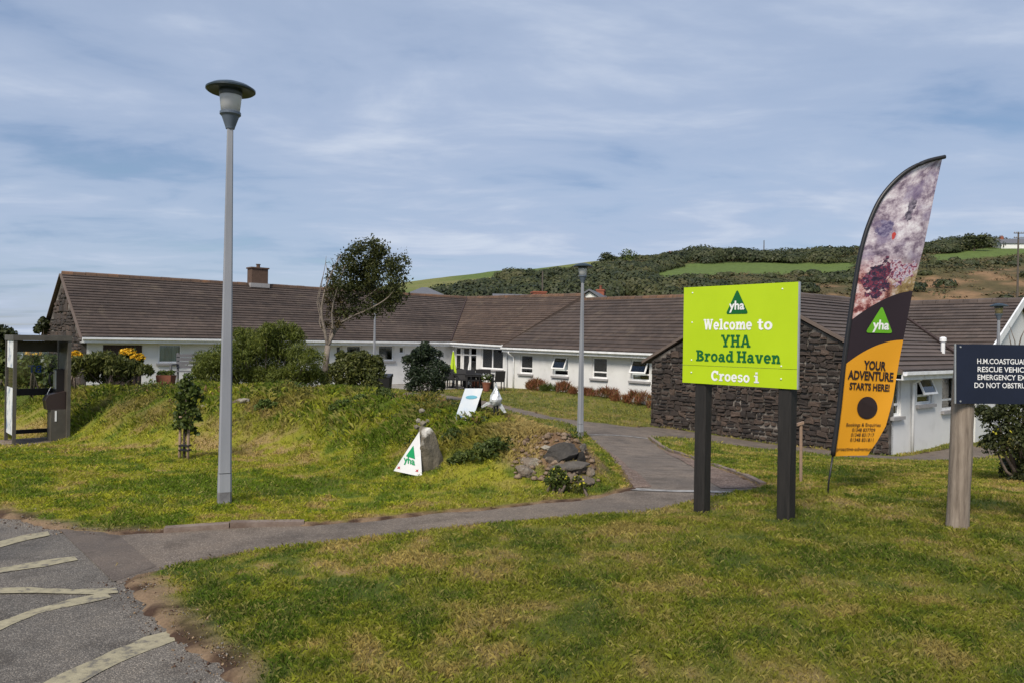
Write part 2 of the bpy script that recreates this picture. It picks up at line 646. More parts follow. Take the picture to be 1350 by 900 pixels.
# the grassy bank: crest line with height above the lawn, width in front, width behind
BANK = np.array([(-15.0, 20.0, .55, 2.2, 3.2), (-11.1, 18.4, .75, 2.2, 3.0), (-9.2, 17.2, .95, 2.0, 3.0), (-7.4, 16.0, 1.02, 2.2, 3.0), (-5.6, 15.0, 1.04, 2.5, 3.0), (-3.3, 14.3, 1.04, 2.6, 2.8), (-1.8, 13.3, .98, 2.5, 2.4),
                 (-0.7, 11.9, .80, 2.4, 1.9), (0.1, 10.9, .70, 1.75, 1.4), (0.66, 10.35, .64, 1.15, 1.0), (1.0, 10.0, .20, .60, .6)])


def bank_h(x, y):
    best = np.full(np.shape(x), 1e9)
    h = np.zeros(np.shape(x))
    for i in range(len(BANK) - 1):
        a, b = BANK[i], BANK[i + 1]
        ex, ey = b[0] - a[0], b[1] - a[1]
        t = np.clip(((x - a[0]) * ex + (y - a[1]) * ey) / (ex * ex + ey * ey), 0, 1)
        q = a[None, :] + t.reshape(-1, 1) * (b - a)[None, :]
        q = q.reshape(np.shape(x) + (5,))
        dx, dy = x - q[..., 0], y - q[..., 1]
        d = np.hypot(dx, dy)
        front = (dx * ey - dy * ex) > 0
        w = np.where(front, q[..., 3], q[..., 4])
        k = np.clip(1 - d / w, 0, 1)
        k = k * k * (3 - 2 * k)
        v = q[..., 2] * k ** 0.9
        h = np.maximum(h, v)
    return h


HX = np.array([-400, -150, -90, -65, -38, -9, 27, 51, 62, 84, 110, 122, 137, 160, 176, 200, 260, 420])
HZ = np.array([-1, -1, 2, 12, 20.5, 24.8, 30.2, 31.4, 31.6, 32.0, 34.6, 34.8, 35.5, 38.0, 37.0, 36, 36, 30])


def hill_h(x, y):
    crest = np.interp(x, HX, HZ)
    t = sstep(78, 262, y)
    t = t * 0.75 + 0.25 * np.clip((y - 78) / 184, 0, 1)
    h = crest * t
    h = h - np.where(y > 262, (y - 262) * 0.03, 0)
    h = h + (NA.fbm(x, y, 0.035, 3) - 0.5) * 3.2 * sstep(80, 140, y) * sstep(-90, -40, x) * (1 - sstep(225, 262, y))
    return h


def H(x, y):
    x, y = np.atleast_1d(np.asarray(x, float)), np.atleast_1d(np.asarray(y, float))
    inner = TPS(np.clip(x, -34, 34), np.clip(y, -12, 58))
    k = sstep(40, 62, y)
    z = inner * (1 - k) + (-0.75) * k
    b = bank_h(x, y)
    z = z + b
    z = z + (NA.fbm(x, y, 0.9, 2) - 0.5) * 0.08 + (NB.fbm(x, y, 1.7, 4) - 0.5) * 0.30 * np.clip(b * 1.5, 0, 1)
    return z + np.where(y > 78, hill_h(x, y), 0)


def hz(x, y):
    return float(H(x, y)[0])


def ground_at(px, py, d0=2.5, d1=70):
    """where the line of sight through a place in the photograph meets the ground"""
    D = np.arange(d0, d1, 0.05)
    u, v = uv_of(px, py)
    z = EYE - v * D / FPX
    hit = np.nonzero(H(u * D / FPX, D) >= z)[0]
    d = D[hit[0]] if len(hit) else d1
    return Vector((u * d / FPX, d, hz(u * d / FPX, d)))


# ------------------------------------------------------------------ colours of the turf
def lerp3(a, b, t):
    return np.asarray(a)[None, :] * (1 - t[:, None]) + np.asarray(b)[None, :] * t[:, None]


def turf(x, y):
    """own colour of the turf at a place: lush, yellowing, straw, bare soil"""
    n1, n2, n3 = NA.fbm(x, y, 0.55, 4), NB.fbm(x, y, 1.6, 4), NC.fbm(x, y, 4.5, 3)
    n4 = NA.fbm(x, y, 11.0, 2)
    dry = np.clip((n1 - 0.5) * 1.5 + (n2 - 0.5) * 1.9 + (n3 - 0.5) * 1.9 + (n4 - 0.5) * 1.1 + 0.47, 0, 1.3)
    b = bank_h(x, y)
    kb = sstep(0.15, 0.5, b)
    dry = dry - .28 * sstep(0.05, 0.4, b) - .55 * np.exp(-((x + .6) ** 2 + (y - 9.6) ** 2) / 1.1)
    c = lerp3((.082, .118, .016), (.205, .205, .028), sstep(0.0, 0.55, dry))
    lush = (1 - sstep(-0.2, 1.2, x)) * sstep(6.5, 7.5, y) * (1 - sstep(17, 20, y))
    c = c * (1 + lush[:, None] * np.array((.42, .36, .0))[None, :])
    t = sstep(0.68, 1.2, dry)[:, None]
    c = c * (1 - t) + np.array((.36, .255, .11))[None, :] * t
    dull = (sstep(-1.5, 0.5, x) * (1 - sstep(8.0, 9.5, y)))[:, None]            # the trodden rise in front of the signs
    c = c * (1 - 0.32 * dull) + np.array((.085, .088, .022))[None, :] * 0.32 * dull
    rust = sstep(0.54, 0.64, NC.fbm(x, y, 1.1, 4)) * kb
    c = c * (1 - 0.35 * kb[:, None]) + np.array((.085, .110, .022))[None, :] * 0.35 * kb[:, None]
    c = c * (1 - 0.55 * rust[:, None]) + np.array((.20, .125, .060))[None, :] * 0.55 * rust[:, None]
    hay = sstep(0.14, 0.34, b) * sstep(-0.35, 0.10, x) * sstep(0.42, 0.52, NB.fbm(x, y, 1.3, 3) + sstep(-0.3, 0.5, x) * 0.25)
    hay = np.clip(hay, 0, 1) * (y < 14)
    c = c * (1 - 0.85 * hay[:, None]) + np.array((.36, .245, .135))[None, :] * 0.85 * hay[:, None]
    face_ = sstep(.10, .30, b) * sstep(.25, .5, x) * (y < 10.3) * sstep(.38, .50, NC.fbm(x, y, 3.2, 3))
    c = c * (1 - face_[:, None]) + np.array((.20, .125, .072))[None, :] * face_[:, None]
    dl, dp = poly_dist(x, y, LOT), poly_dist(x, y, PATH)
    e = NC.fbm(x, y, 3.0, 4)
    wl_ = 0.06 + 0.50 * np.clip(e - 0.25, 0, 1)
    k = np.clip(1 - dl / wl_, 0, 1) ** 0.6
    soil = lerp3((.27, .185, .115), (.080, .047, .032), sstep(0.47, 0.60, NB.fbm(x, y, 6.0, 4)))
    c = c * (1 - k[:, None]) + soil * k[:, None]
    far_side = y > np.interp(x, [-3.4, 0.15, 1.57], [6.8, 8.2, 9.5])
    k2 = np.clip(1 - dp / (np.where(far_side, 0.04, 0.01) + 0.22 * np.clip(e - 0.3, 0, 1)), 0, 1) * (y < 12)
    c = c * (1 - k2[:, None]) + np.array((.20, .125, .075))[None, :] * k2[:, None]
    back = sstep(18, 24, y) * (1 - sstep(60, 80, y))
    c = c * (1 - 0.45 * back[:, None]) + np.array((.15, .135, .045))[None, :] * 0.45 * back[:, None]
    ins = in_poly(x, y, LOT) | in_poly(x, y, PATH)
    c = np.where(ins[:, None], soil, c)
    bare = np.where(ins, 1.0, np.clip(k * 1.2 + k2 + face_ * .8, 0, 1))
    return c, bare, hay, kb


# ------------------------------------------------------------------ ground
def axis(lo, hi, fine0, fine1, step, grow):
    a = list(np.arange(fine0, fine1 + 1e-6, step))
    s, p = step, fine1
    while p < hi:
        s *= grow
        p += s
        a.append(p)
    s, p, left = step, fine0, []
    while p > lo:
        s *= grow
        p -= s
        left.append(p)
    return np.array(left[::-1] + a)


gx = axis(-1500, 1500, -6.0, 4.2, 0.055, 1.04)
gy = axis(-20, 3000, 2.6, 10.4, 0.055, 1.04)
XX, YY = np.meshgrid(gx, gy)
fx, fy = XX.ravel(), YY.ravel()
fz = H(fx, fy)
edge_n = NC.fbm(fx, fy, 4.5, 3)
sd_l = poly_dist(fx, fy, LOT) * np.where(in_poly(fx, fy, LOT), 1, -1)
sd_p = poly_dist(fx, fy, PATH) * np.where(in_poly(fx, fy, PATH), 1, -1)
JUNC = [(-2.95, 5.45), (-2.60, 5.85), (-3.35, 6.72), (-3.85, 6.80), (-4.2, 6.6), (-3.3, 5.3)]
low_ = np.maximum(sstep(-.08, .10, sd_l - (.16 * edge_n - .02)), sstep(-.06, .08, sd_p - (.10 * edge_n - .0)))
low_ = np.where(in_poly(fx, fy, JUNC), 1.0, low_)
_, b0_, _, _ = turf(fx, fy)
near_ = (fy < 14) & (np.abs(fx) < 9)
fz = fz + np.where(near_, b0_ * (NB.fbm(fx, fy, 9.0, 4) - 0.5) * 0.05, 0)
fz = fz + .025 - .095 * low_ - 2.5 * sstep(84, 100, fy) * (1 - sstep(255, 262, fy))
gc, gbare, _, _ = turf(fx, fy)
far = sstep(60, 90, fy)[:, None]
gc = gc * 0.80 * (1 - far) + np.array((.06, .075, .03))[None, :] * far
nx, ny = len(gx), len(gy)
idx = np.arange(nx * ny).reshape(ny, nx)
faces = np.stack([idx[:-1, :-1], idx[:-1, 1:], idx[1:, 1:], idx[1:, :-1]], -1).reshape(-1, 4)
cx_, cy_ = (fx[faces[:, 0]] + fx[faces[:, 2]]) / 2, (fy[faces[:, 0]] + fy[faces[:, 2]]) / 2
hillside = (cy_ > 78) & (cy_ < 300) & (cx_ > -120) & (cx_ < 320)
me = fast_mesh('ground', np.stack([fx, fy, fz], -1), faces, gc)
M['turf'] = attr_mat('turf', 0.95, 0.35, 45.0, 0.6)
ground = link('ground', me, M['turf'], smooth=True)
tag(ground, 'patchy mown turf over the whole site', kind='structure')


# ------------------------------------------------------------------ surfaces laid on the ground
def sheet(name, poly, step, dz, material, skirt=0.12, zfun=None):
    """a sheet over a polygon that follows the ground: triangulated grid clipped to the outline"""
    import bmesh
    bm = bmesh.new()
    vs_ = [bm.verts.new((x, y, 0)) for x, y in poly]
    bm.faces.new(vs_)
    xs, ys = [p[0] for p in poly], [p[1] for p in poly]
    for k in np.arange(min(xs) + step, max(xs), step):
        bmesh.ops.bisect_plane(bm, geom=bm.verts[:] + bm.edges[:] + bm.faces[:], plane_co=(k, 0, 0), plane_no=(1, 0, 0))
    for k in np.arange(min(ys) + step, max(ys), step):
        bmesh.ops.bisect_plane(bm, geom=bm.verts[:] + bm.edges[:] + bm.faces[:], plane_co=(0, k, 0), plane_no=(0, 1, 0))
    bmesh.ops.triangulate(bm, faces=[f for f in bm.faces if len(f.verts) > 4])
    bmesh.ops.recalc_face_normals(bm, faces=bm.faces)
    co = np.array([v.co[:] for v in bm.verts])
    z = (zfun or H)(co[:, 0], co[:, 1]) + dz
    for v, q in zip(bm.verts, z):
        v.co.z = q
    if skirt:
        r = bmesh.ops.extrude_edge_only(bm, edges=[e for e in bm.edges if e.is_boundary])
        for g in r['geom']:
            if isinstance(g, bmesh.types.BMVert):
                g.co.z -= skirt
    bmesh.ops.recalc_face_normals(bm, faces=bm.faces)
    if sum(f.normal.z for f in bm.faces) < 0:
        bmesh.ops.reverse_faces(bm, faces=bm.faces)
    me_ = bpy.data.meshes.new(name)
    bm.to_mesh(me_)
    bm.free()
    return link(name, me_, material)


def rough_outline(poly, seed, amp=0.05, step=0.22, ymax=16):
    out, rr = [], random.Random(seed)
    n = len(poly)
    for i in range(n):
        a, b = Vector(poly[i]), Vector(poly[(i + 1) % n])
        out.append(tuple(a))
        L_ = (b - a).length
        if a.y < ymax and b.y < ymax and L_ > step * 1.5:
            t = Vector((-(b - a).y, (b - a).x)).normalized()
            k = int(L_ / step)
            for j in range(1, k):
                p = a.lerp(b, j / k) + t * rr.uniform(-amp, amp)
                out.append(tuple(p))
    return out


def tarmac(name, base, chip, chip_scale, amount, bump):
    m, N, L, B = new_mat(name)
    p = npos(N)
    v = N.new('ShaderNodeTexVoronoi')
    v.inputs['Scale'].default_value = chip_scale
    v.inputs['Randomness'].default_value = 1
    L.new(p, v.inputs['Vector'])
    sp = N.new('ShaderNodeSeparateColor')
    L.new(v.outputs['Color'], sp.inputs[0])
    chips = nramp(N, L, sp.outputs[0], [(0.0, base), (1 - amount, tuple(b * 1.25 for b in base)), (1 - amount * 0.4, chip), (1.0, tuple(min(1, c * 1.35) for c in chip))])
    big_ = nramp(N, L, nnoise(N, L, 0.9, 5, 0.6, p), [(0.3, (0.72,) * 3), (0.7, (1.22, 1.18, 1.12))])
    stain = nramp(N, L, nnoise(N, L, 2.7, 7, 0.72, p), [(0.36, (0.66, 0.64, 0.62)), (0.50, (1, 1, 1)), (0.72, (1.16, 1.13, 1.08))])
    L.new(nmix(N, L, 1.0, nmix(N, L, 1.0, chips, big_, 'MULTIPLY'), stain, 'MULTIPLY'), B.inputs['Base Color'])
    B.inputs['Roughness'].default_value = 0.9
    b = N.new('ShaderNodeBump')
    b.inputs['Strength'].default_value = bump
    b.inputs['Distance'].default_value = 0.012
    L.new(nmath(N, L, 'SUBTRACT', 1.0, v.outputs['Distance']), b.inputs['Height'])
    L.new(b.outputs[0], B.inputs['Normal'])
    return m


M['chippings'] = tarmac('stone chipping tarmac', (.105, .094, .082), (.215, .195, .170), 135, 0.36, 0.6)
M['path_tar'] = tarmac('worn path tarmac', (.122, .099, .080), (.205, .172, .142), 110, 0.3, 0.35)
M['patch_tar'] = tarmac('smooth tarmac patch', (.100, .080, .066), (.145, .120, .100), 120, 0.2, 0.25)
M['gravel'] = tarmac('reddish gravel', (.13, .088, .068), (.26, .20, .165), 60, 0.4, 0.9)
M['line_paint'] = mat('worn cream road paint', [(0.36, (.15, .135, .11)), (0.47, (.30, .265, .175)), (0.75, (.40, .355, .235))], 16, 0.85, 0.3, 60)
M['pale_joint'] = mat('pale concrete', [(0.35, (.17, .16, .15)), (0.6, (.34, .33, .32))], 9, 0.9)
M['kerb'] = mat('weathered kerb concrete', [(0.3, (.13, .09, .07)), (0.55, (.22, .17, .14)), (0.8, (.27, .23, .20))], 5, 0.95, 0.4)

car_park = sheet('car_park', rough_outline(LOT, 3, 0.02), 0.3, 0.0, M['chippings'])
tag(car_park, 'grey stone-chip tarmac of the car park', kind='structure')
path = sheet('path', rough_outline(PATH, 4, 0.015), 0.45, 0.004, M['path_tar'])
tag(path, 'grey tarmac footpath round the bank to the building', kind='structure')


def part_sheet(name, poly, dz, m, parent, step=0.35, skirt=0):
    o = sheet(name, poly, step, dz, m, skirt)
    o.parent = parent
    return o


def px_poly(pts):
    return [tuple(ground_at(x, y).xy) for x, y in pts]


for ln in ([(-60, 727), (-60, 735), (0, 722), (40, 711), (66, 706), (63, 701), (30, 706), (0, 714)],
           [(-60, 766), (-60, 776), (0, 757), (60, 748), (103, 740), (98, 734), (50, 741), (0, 750)],
           [(-60, 776), (-60, 783), (0, 784), (70, 784), (130, 785), (156, 783), (154, 777), (100, 778), (40, 777), (0, 776)],
           [(-60, 846), (-60, 862), (0, 833), (50, 813), (100, 799), (147, 789), (140, 784), (90, 791), (40, 806), (0, 822)],
           [(10, 931), (35, 940), (110, 900), (160, 874), (231, 846), (226, 833), (190, 841), (130, 868), (70, 899)]):
    part_sheet('painted_line', rough_outline(px_poly(ln), 5, 0.012, 0.10), 0.006, M['line_paint'], car_park, 0.2)
part_sheet('tarmac_patch', px_poly([(78, 698), (110, 694), (150, 702), (185, 730), (206, 748), (150, 768), (118, 738)]), 0.0065, M['patch_tar'], path)
part_sheet('gravel_strip', [(3.30, 9.95), (2.72, 9.75), (2.78, 10.6), (2.98, 12.0), (3.2, 14.0), (3.36, 16.5), (3.54, 17.5), (3.49, 14.1), (3.41, 12)], 0.012, M['gravel'], path)
part_sheet('concrete_joint', [(1.42, 9.55), (2.9, 9.30), (2.9, 9.42), (1.55, 9.74)], 0.012, M['pale_joint'], path)
part_sheet('concrete_joint', [(2.15, 20.4), (3.65, 20.1), (3.65, 20.22), (2.13, 20.55)], 0.012, M['pale_joint'], path)
part_sheet('gravel_strip', [(1.60, 9.75), (1.80, 12.5), (1.98, 15.9), (2.06, 18.5), (2.12, 18.5), (2.10, 15.9), (1.98, 12.5), (1.86, 9.9)], 0.010, M['gravel'], path)


def edging(name, pts, w, h, m, parent, piece=0.9):
    for i in range(len(pts) - 1):
        a, b = Vector(pts[i]), Vector(pts[i + 1])
        k = max(1, round((b - a).length / piece))
        for j in range(k):
            p, q = a.lerp(b, j / k), a.lerp(b, (j + 0.985) / k)
            t = (q - p).normalized()
            s = Vector((-t.y, t.x)) * w / 2
            zp, zq = hz(*p) - 0.1, hz(*q) - 0.1
            g1, g2 = h + 0.1 + random.uniform(-.012, .012), h + 0.1 + random.uniform(-.012, .012)
            c = [Vector((*(p - s), zp)), Vector((*(q - s), zq)), Vector((*(q + s), zq)), Vector((*(p + s), zp))]
            mb = MB()
            mb.hexa(c + [c[0] + Vector((0, 0, g1)), c[1] + Vector((0, 0, g2)), c[2] + Vector((0, 0, g2)), c[3] + Vector((0, 0, g1))])
            mb.build(name, m, parent)


edging('kerb_stone', [(-3.15, 6.94), (-2.6, 7.08), (-1.95, 7.25)], 0.10, 0.055, M['kerb'], path, 0.62)
edging('kerb_stone', [(3.34, 10.0), (3.47, 12.0), (3.54, 14.1), (3.59, 17.5), (3.74, 20.4)], 0.08, 0.06, M['kerb'], path, 0.9)

# ------------------------------------------------------------------ the hostel: wings at right angles to each other
NV, DV = Vector((0.76, 0.65, 0)), Vector((0.65, -0.76, 0))
UP = Vector((0, 0, 1))


def V3(p, z):
    return Vector((p[0], p[1], z))


hostel = empty('hostel', (0, 36, -0.7), 'long white single-storey hostel with brown tiled roofs and a stone gable', 'building')


def wall_panel(p0, d, L_, z0, z1, openings, outward, m, plinth=0.0, name='wall', depth=0.14):
    """a rendered wall with real openings; p0 is the foot of its start, openings are (s0, s1, za, zb)"""
    ss = sorted({0, L_, *[o[0] for o in openings], *[o[1] for o in openings]})
    zs = sorted({z0, z1, *[o[2] for o in openings], *[o[3] for o in openings]})
    mb = MB()
    q = lambda s, z, k=0.0: Vector((p0[0], p0[1], 0)) + d * s + UP * z - outward * k
    for i in range(len(ss) - 1):
        for j in range(len(zs) - 1):
            sm, zm = (ss[i] + ss[i + 1]) / 2, (zs[j] + zs[j + 1]) / 2
            if any(o[0] < sm < o[1] and o[2] < zm < o[3] for o in openings):
                continue
            mb.add([q(ss[i], zs[j]), q(ss[i + 1], zs[j]), q(ss[i + 1], zs[j + 1]), q(ss[i], zs[j + 1])], [(0, 1, 2, 3)])
    for a, b, za, zb in openings:
        r = [q(a, za), q(b, za), q(b, zb), q(a, zb)]
        r2 = [q(a, za, depth), q(b, za, depth), q(b, zb, depth), q(a, zb, depth)]
        mb.add(r + r2, [(0, 1, 5, 4), (1, 2, 6, 5), (2, 3, 7, 6), (3, 0, 4, 7)])
    me_ = bpy.data.meshes.new(name)
    me_.from_pydata(mb.v, [], mb.f)
    me_.update()
    w = link(name, me_, m, hostel)
    if plinth:
        b = MB()
        b.box(q(0, z0 - 0.6, -0.03), d * L_, outward * -0.1, UP * (plinth + 0.6))
        b.build('plinth', M['plinth'], hostel)
    return w


def window(p0, d, outward, s0, s1, za, zb, style='case', curtain=1, sill=True):
    """white frame set into the wall with its panes, curtain, dim room and sill"""
    q = lambda s, z, k=0.0: Vector((p0[0], p0[1], 0)) + d * s + UP * z - outward * k
    W, Hh, fw, k0, kd = s1 - s0, zb - za, 0.065, 0.05, 0.06
    mb = MB()

    def bar(a, b, c, e, k=k0, dep=kd):
        mb.box(q(a, c, k + dep), d * (b - a), outward * dep, UP * (e - c))
    bar(s0, s1, za, za + fw)
    bar(s0, s1, zb - fw, zb)
    bar(s0, s0 + fw, za + fw, zb - fw)
    bar(s1 - fw, s1, za + fw, zb - fw)
    panes = []
    x0, x1, y0, y1 = s0 + fw, s1 - fw, za + fw, zb - fw
    if style in ('case', 'tilt'):
        ym = y0 + (y1 - y0) * 0.26
        bar(x0, x1, ym - 0.03, ym + 0.03)
        panes = [(x0, x1, y0, ym - 0.03), (x0, x1, ym + 0.03, y1)]
    elif style == 'pair':
        xm = (x0 + x1) / 2
        bar(xm - 0.035, xm + 0.035, y0, y1)
        panes = [(x0, xm - 0.035, y0, y1), (xm + 0.035, x1, y0, y1)]
    elif style == 'tall':
        ym = y1 - 0.36
        bar(x0, x1, ym - 0.03, ym + 0.03)
        panes = [(x0, x1, y0, ym - 0.03), (x0, x1, ym + 0.03, y1)]
    else:
        panes = [(x0, x1, y0, y1)]
    f = mb.build('window', M['upvc'], hostel)
    for i, (a, b, c, e) in enumerate(panes):
        if style == 'tilt' and i == 1:
            # top-hung sash pushed outwards at the foot
            ang = R(24)
            h_ = e - c
            dn = -UP * math.cos(ang) + outward * math.sin(ang)
            o_ = q(a, e, k0)
            nrm = dn.cross(d)
            sm = MB()
            sm.box(o_, d * (b - a), dn * 0.06, nrm * 0.04)
            sm.box(o_ + dn * (h_ - 0.02), d * (b - a), dn * 0.06, nrm * 0.04)
            sm.box(o_ + dn * 0.06, d * 0.06, dn * (h_ - 0.08), nrm * 0.04)
            sm.box(o_ + dn * 0.06 + d * (b - a - 0.06), d * 0.06, dn * (h_ - 0.08), nrm * 0.04)
            sm.build('open_sash', M['upvc'], f)
            pm = MB()
            pm.box(o_ + dn * 0.06 + d * 0.06 + nrm * 0.015, d * (b - a - 0.12), dn * (h_ - 0.08), nrm * 0.008)
            pm.build('pane', M['glass'], f)
            continue
        pm = MB()
        pm.box(q(a, c, k0 + 0.034), d * (b - a), outward * 0.008, UP * (e - c))
        pm.build('pane', M['glass'], f)
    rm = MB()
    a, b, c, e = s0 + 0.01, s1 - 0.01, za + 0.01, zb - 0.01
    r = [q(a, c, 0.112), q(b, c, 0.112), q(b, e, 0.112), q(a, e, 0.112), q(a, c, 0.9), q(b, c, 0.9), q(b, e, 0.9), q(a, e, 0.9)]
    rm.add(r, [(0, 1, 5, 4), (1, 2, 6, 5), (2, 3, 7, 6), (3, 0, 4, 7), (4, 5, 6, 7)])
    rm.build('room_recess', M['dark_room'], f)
    if curtain:
        cm = MB()
        n = 10
        spans = {1: [(0.55, 0.98)], 2: [(0.02, 0.26), (0.74, 0.98)], 3: [(0.02, 0.98)], 4: [(0.02, 0.35)]}[curtain]
        for a_, b_ in spans:
            pts = []
            for i in range(n + 1):
                s = x0 + (x1 - x0) * (a_ + (b_ - a_) * i / n)
                pts.append((s, 0.19 + (0.03 if i % 2 else 0)))
            for i in range(n):
                cm.add([q(pts[i][0], y0, pts[i][1]), q(pts[i + 1][0], y0, pts[i + 1][1]), q(pts[i + 1][0], y1, pts[i + 1][1]), q(pts[i][0], y1, pts[i][1])], [(0, 1, 2, 3)])
        cm.build('curtain', M['curtain'], f)
    if sill:
        b = MB()
        b.box(q(s0 - 0.08, za - 0.10, 0.03), d * (W + 0.16), outward * 0.13, UP * 0.085)
        b.build('sill', M['sill'], f)
    return f


def roof_slope(e0, e1, r1, r0, m, pitch=0.30, courses=True, name='roof_slope'):
    """one slope between eave e0-e1 and ridge r0-r1: a deck and its courses of tiles"""
    nrm = (e1 - e0).cross(r0 - e0).normalized()
    if nrm.z < 0:
        nrm = -nrm
    deck = MB()
    dn = nrm * 0.05
    deck.hexa([e0 - dn * 1.6, e1 - dn * 1.6, r1 - dn * 1.6, r0 - dn * 1.6, e0 - dn * 0.5, e1 - dn * 0.5, r1 - dn * 0.5, r0 - dn * 0.5])
    o = deck.build(name, m, hostel)
    if courses:
        n = max(4, round(max((r0 - e0).length, (r1 - e1).length) / pitch))
        for k in range(n):
            v0, v1 = k / n, min(1.0, (k + 1.18) / n)
            a, b = e0.lerp(r0, v0), e1.lerp(r1, v0)
            c, d_ = e1.lerp(r1, v1), e0.lerp(r0, v1)
            j = random.uniform(-0.006, 0.006)
            hi, lo = nrm * (0.046 + j), nrm * 0.004
            t = MB()
            t.hexa([a - dn * 0.2, b - dn * 0.2, c - dn * 0.2, d_ - dn * 0.2, a + hi, b + hi, c + lo, d_ + lo])
            t.build('tile_course', m, o)
    return o


def ridge_tiles(p, q, m, size=0.46, rad=0.13):
    L_ = (q - p).length
    n = round(L_ / size)
    t = (q - p).normalized()
    base = None
    for i in range(n):
        c = p + t * (L_ * (i + 0.5) / n)
        if base is None:
            mb = MB()
            prof = [(-rad, -0.09), (-rad * 0.8, 0.02), (0, 0.075), (rad * 0.8, 0.02), (rad, -0.09)]
            h = L_ / n * 0.485
            mb.prism([Vector((-h, y, z)) for y, z in prof], (2 * h, 0, 0))
            base = mb.mesh('ridge_tile')
            base.materials.append(m)
        o = bpy.data.objects.new('ridge_tile', base)
        COL.objects.link(o)
        o.parent = hostel
        o.matrix_parent_inverse = wmat(hostel).inverted()
        o.location = c + UP * random.uniform(-.008, .008)
        o.rotation_euler = (0, 0, math.atan2(t.y, t.x) + random.uniform(-.01, .01))


def gutter(a, b, outward, name='gutter'):
    """white fascia board with a half-round gutter in front of it"""
    t = b - a
    mb = MB()
    mb.box(a - UP * 0.24, t, -outward * 0.03, UP * 0.19)
    mb.build('fascia', M['paint_white'], hostel)
    g = MB()
    u = t.normalized()
    prof = [(0.004, -0.02), (0.004, -0.10), (0.03, -0.125), (0.09, -0.125), (0.12, -0.10), (0.12, -0.02), (0.105, -0.02), (0.105, -0.09), (0.02, -0.09), (0.02, -0.02)]
    g.prism([a + outward * x + UP * z for x, z in prof], t)
    g.build(name, M['paint_white'], hostel)
    s = MB()
    s.box(a - UP * 0.235 - outward * 0.42, t, outward * 0.386, UP * 0.02)
    s.build('soffit', M['paint_white'], hostel)


def downpipe(p, z0, z1, outward, off=0.42):
    top = Vector((p[0], p[1], z1))
    mb = MB()
    mb.tube([top, top - UP * 0.08, top - outward * (off - 0.06) - UP * 0.26, top - outward * (off - 0.06) - UP * 0.36, Vector((p[0], p[1], z0)) - outward * (off - 0.06)], 0.04, 8)
    mb.build('downpipe', M['paint_white'], hostel, True)


OV = 0.42                         # eaves overhang
HS = 4.37                         # half span to the eave edge
# --- wing that runs away to the right behind the bank (front faces DV)
RA0 = Vector((-20.0, 33.6, 0))
LA = 22.5
JA = RA0 + NV * LA
ZR, ZE, GA = 4.40, 1.62, -0.66
eA0, eA1 = RA0 + DV * HS, JA + DV * HS - NV * HS
roof_slope(V3(eA0, ZE), V3(eA1, ZE), V3(JA, ZR), V3(RA0, ZR), M['roof_long'])
bA0, bA1 = RA0 - DV * HS, JA - DV * HS + NV * HS
roof_slope(V3(bA1, ZE), V3(bA0, ZE), V3(RA0, ZR), V3(JA, ZR), M['roof_dark'], courses=False)
ridge_tiles(V3(RA0, ZR + 0.03), V3(JA, ZR + 0.03), M['ridge'])
gutter(V3(eA0, ZE), V3(eA1, ZE), DV)
wA0 = RA0 + DV * (HS - OV) + NV * 0.25
wallA = LA - (HS - OV) - 0.25
zA = ZE - 0.18


def sA(px_):                      # distance along the front wall at a place across the photograph
    r = (px_ - 675) / FPX
    return (wA0.x - r * wA0.y) / (r * NV.y - NV.x)


def opA(x0, x1, za, zb):
    return (sA(x0), sA(x1), za, zb)


A_open = [opA(209, 240, .55, 1.36), opA(443, 450.5, .93, 1.36), opA(457, 477, .75, 1.38), opA(499, 519.5, .60, 1.40), opA(526.5, 533.5, .97, 1.36), opA(560, 576, .5, 1.38)]
gar = opA(136, 188, GA - 0.1, 1.30)
wall_panel(wA0, NV, wallA, GA - 0.3, zA, A_open + [gar], DV, M['render_white'], plinth=0.32)
for i, o_ in enumerate(A_open):
    window(wA0, NV, DV, *o_, style=['plain', 'plain', 'plain', 'plain', 'plain', 'case'][i], curtain=[3, 0, 0, 0, 0, 0][i], sill=i in (0, 2, 3, 5))
mb = MB()
for k in range(9):
    s0_, s1_ = gar[0] + (gar[1] - gar[0]) * k / 9, gar[0] + (gar[1] - gar[0]) * (k + 0.94) / 9
    mb2 = MB()
    mb2.box(Vector((wA0.x, wA0.y, gar[2])) + NV * s0_ - DV * 0.13, NV * (s1_ - s0_), DV * 0.04, UP * (gar[3] - gar[2]))
    mb2.build('door_board', M['garage'], hostel)
# gable of this wing: rubble stone
gA = [RA0 + DV * (HS - OV), RA0 - DV * (HS - OV)]
mb = MB()
mb.prism([V3(gA[0], GA - 0.3) + NV * 0.06, V3(gA[1], GA - 0.3) + NV * 0.06, V3(gA[1], ZE - 0.1) + NV * 0.06, V3(RA0, ZR - 0.16) + NV * 0.06, V3(gA[0], ZE - 0.1) + NV * 0.06], NV * 0.18)
gable_A = mb.build('gable_wall', M['mortar'], hostel)
for s_ in (1, -1):
    mb = MB()
    e_ = RA0 + DV * HS * s_
    mb.box(V3(e_, ZE - 0.07) - NV * 0.09, V3(RA0, ZR - 0.04) - V3(e_, ZE - 0.04), NV * 0.11, UP * 0.05)
    mb.build('verge_board', M['verge'], hostel)
# back wall
mb = MB()
mb.box(V3(RA0 - DV * (HS - OV), GA - 0.3) + NV * 0.25, NV * (LA + 3), DV * 0.2, UP * (zA - GA + 0.3))
mb.build('wall', M['render_white'], hostel)
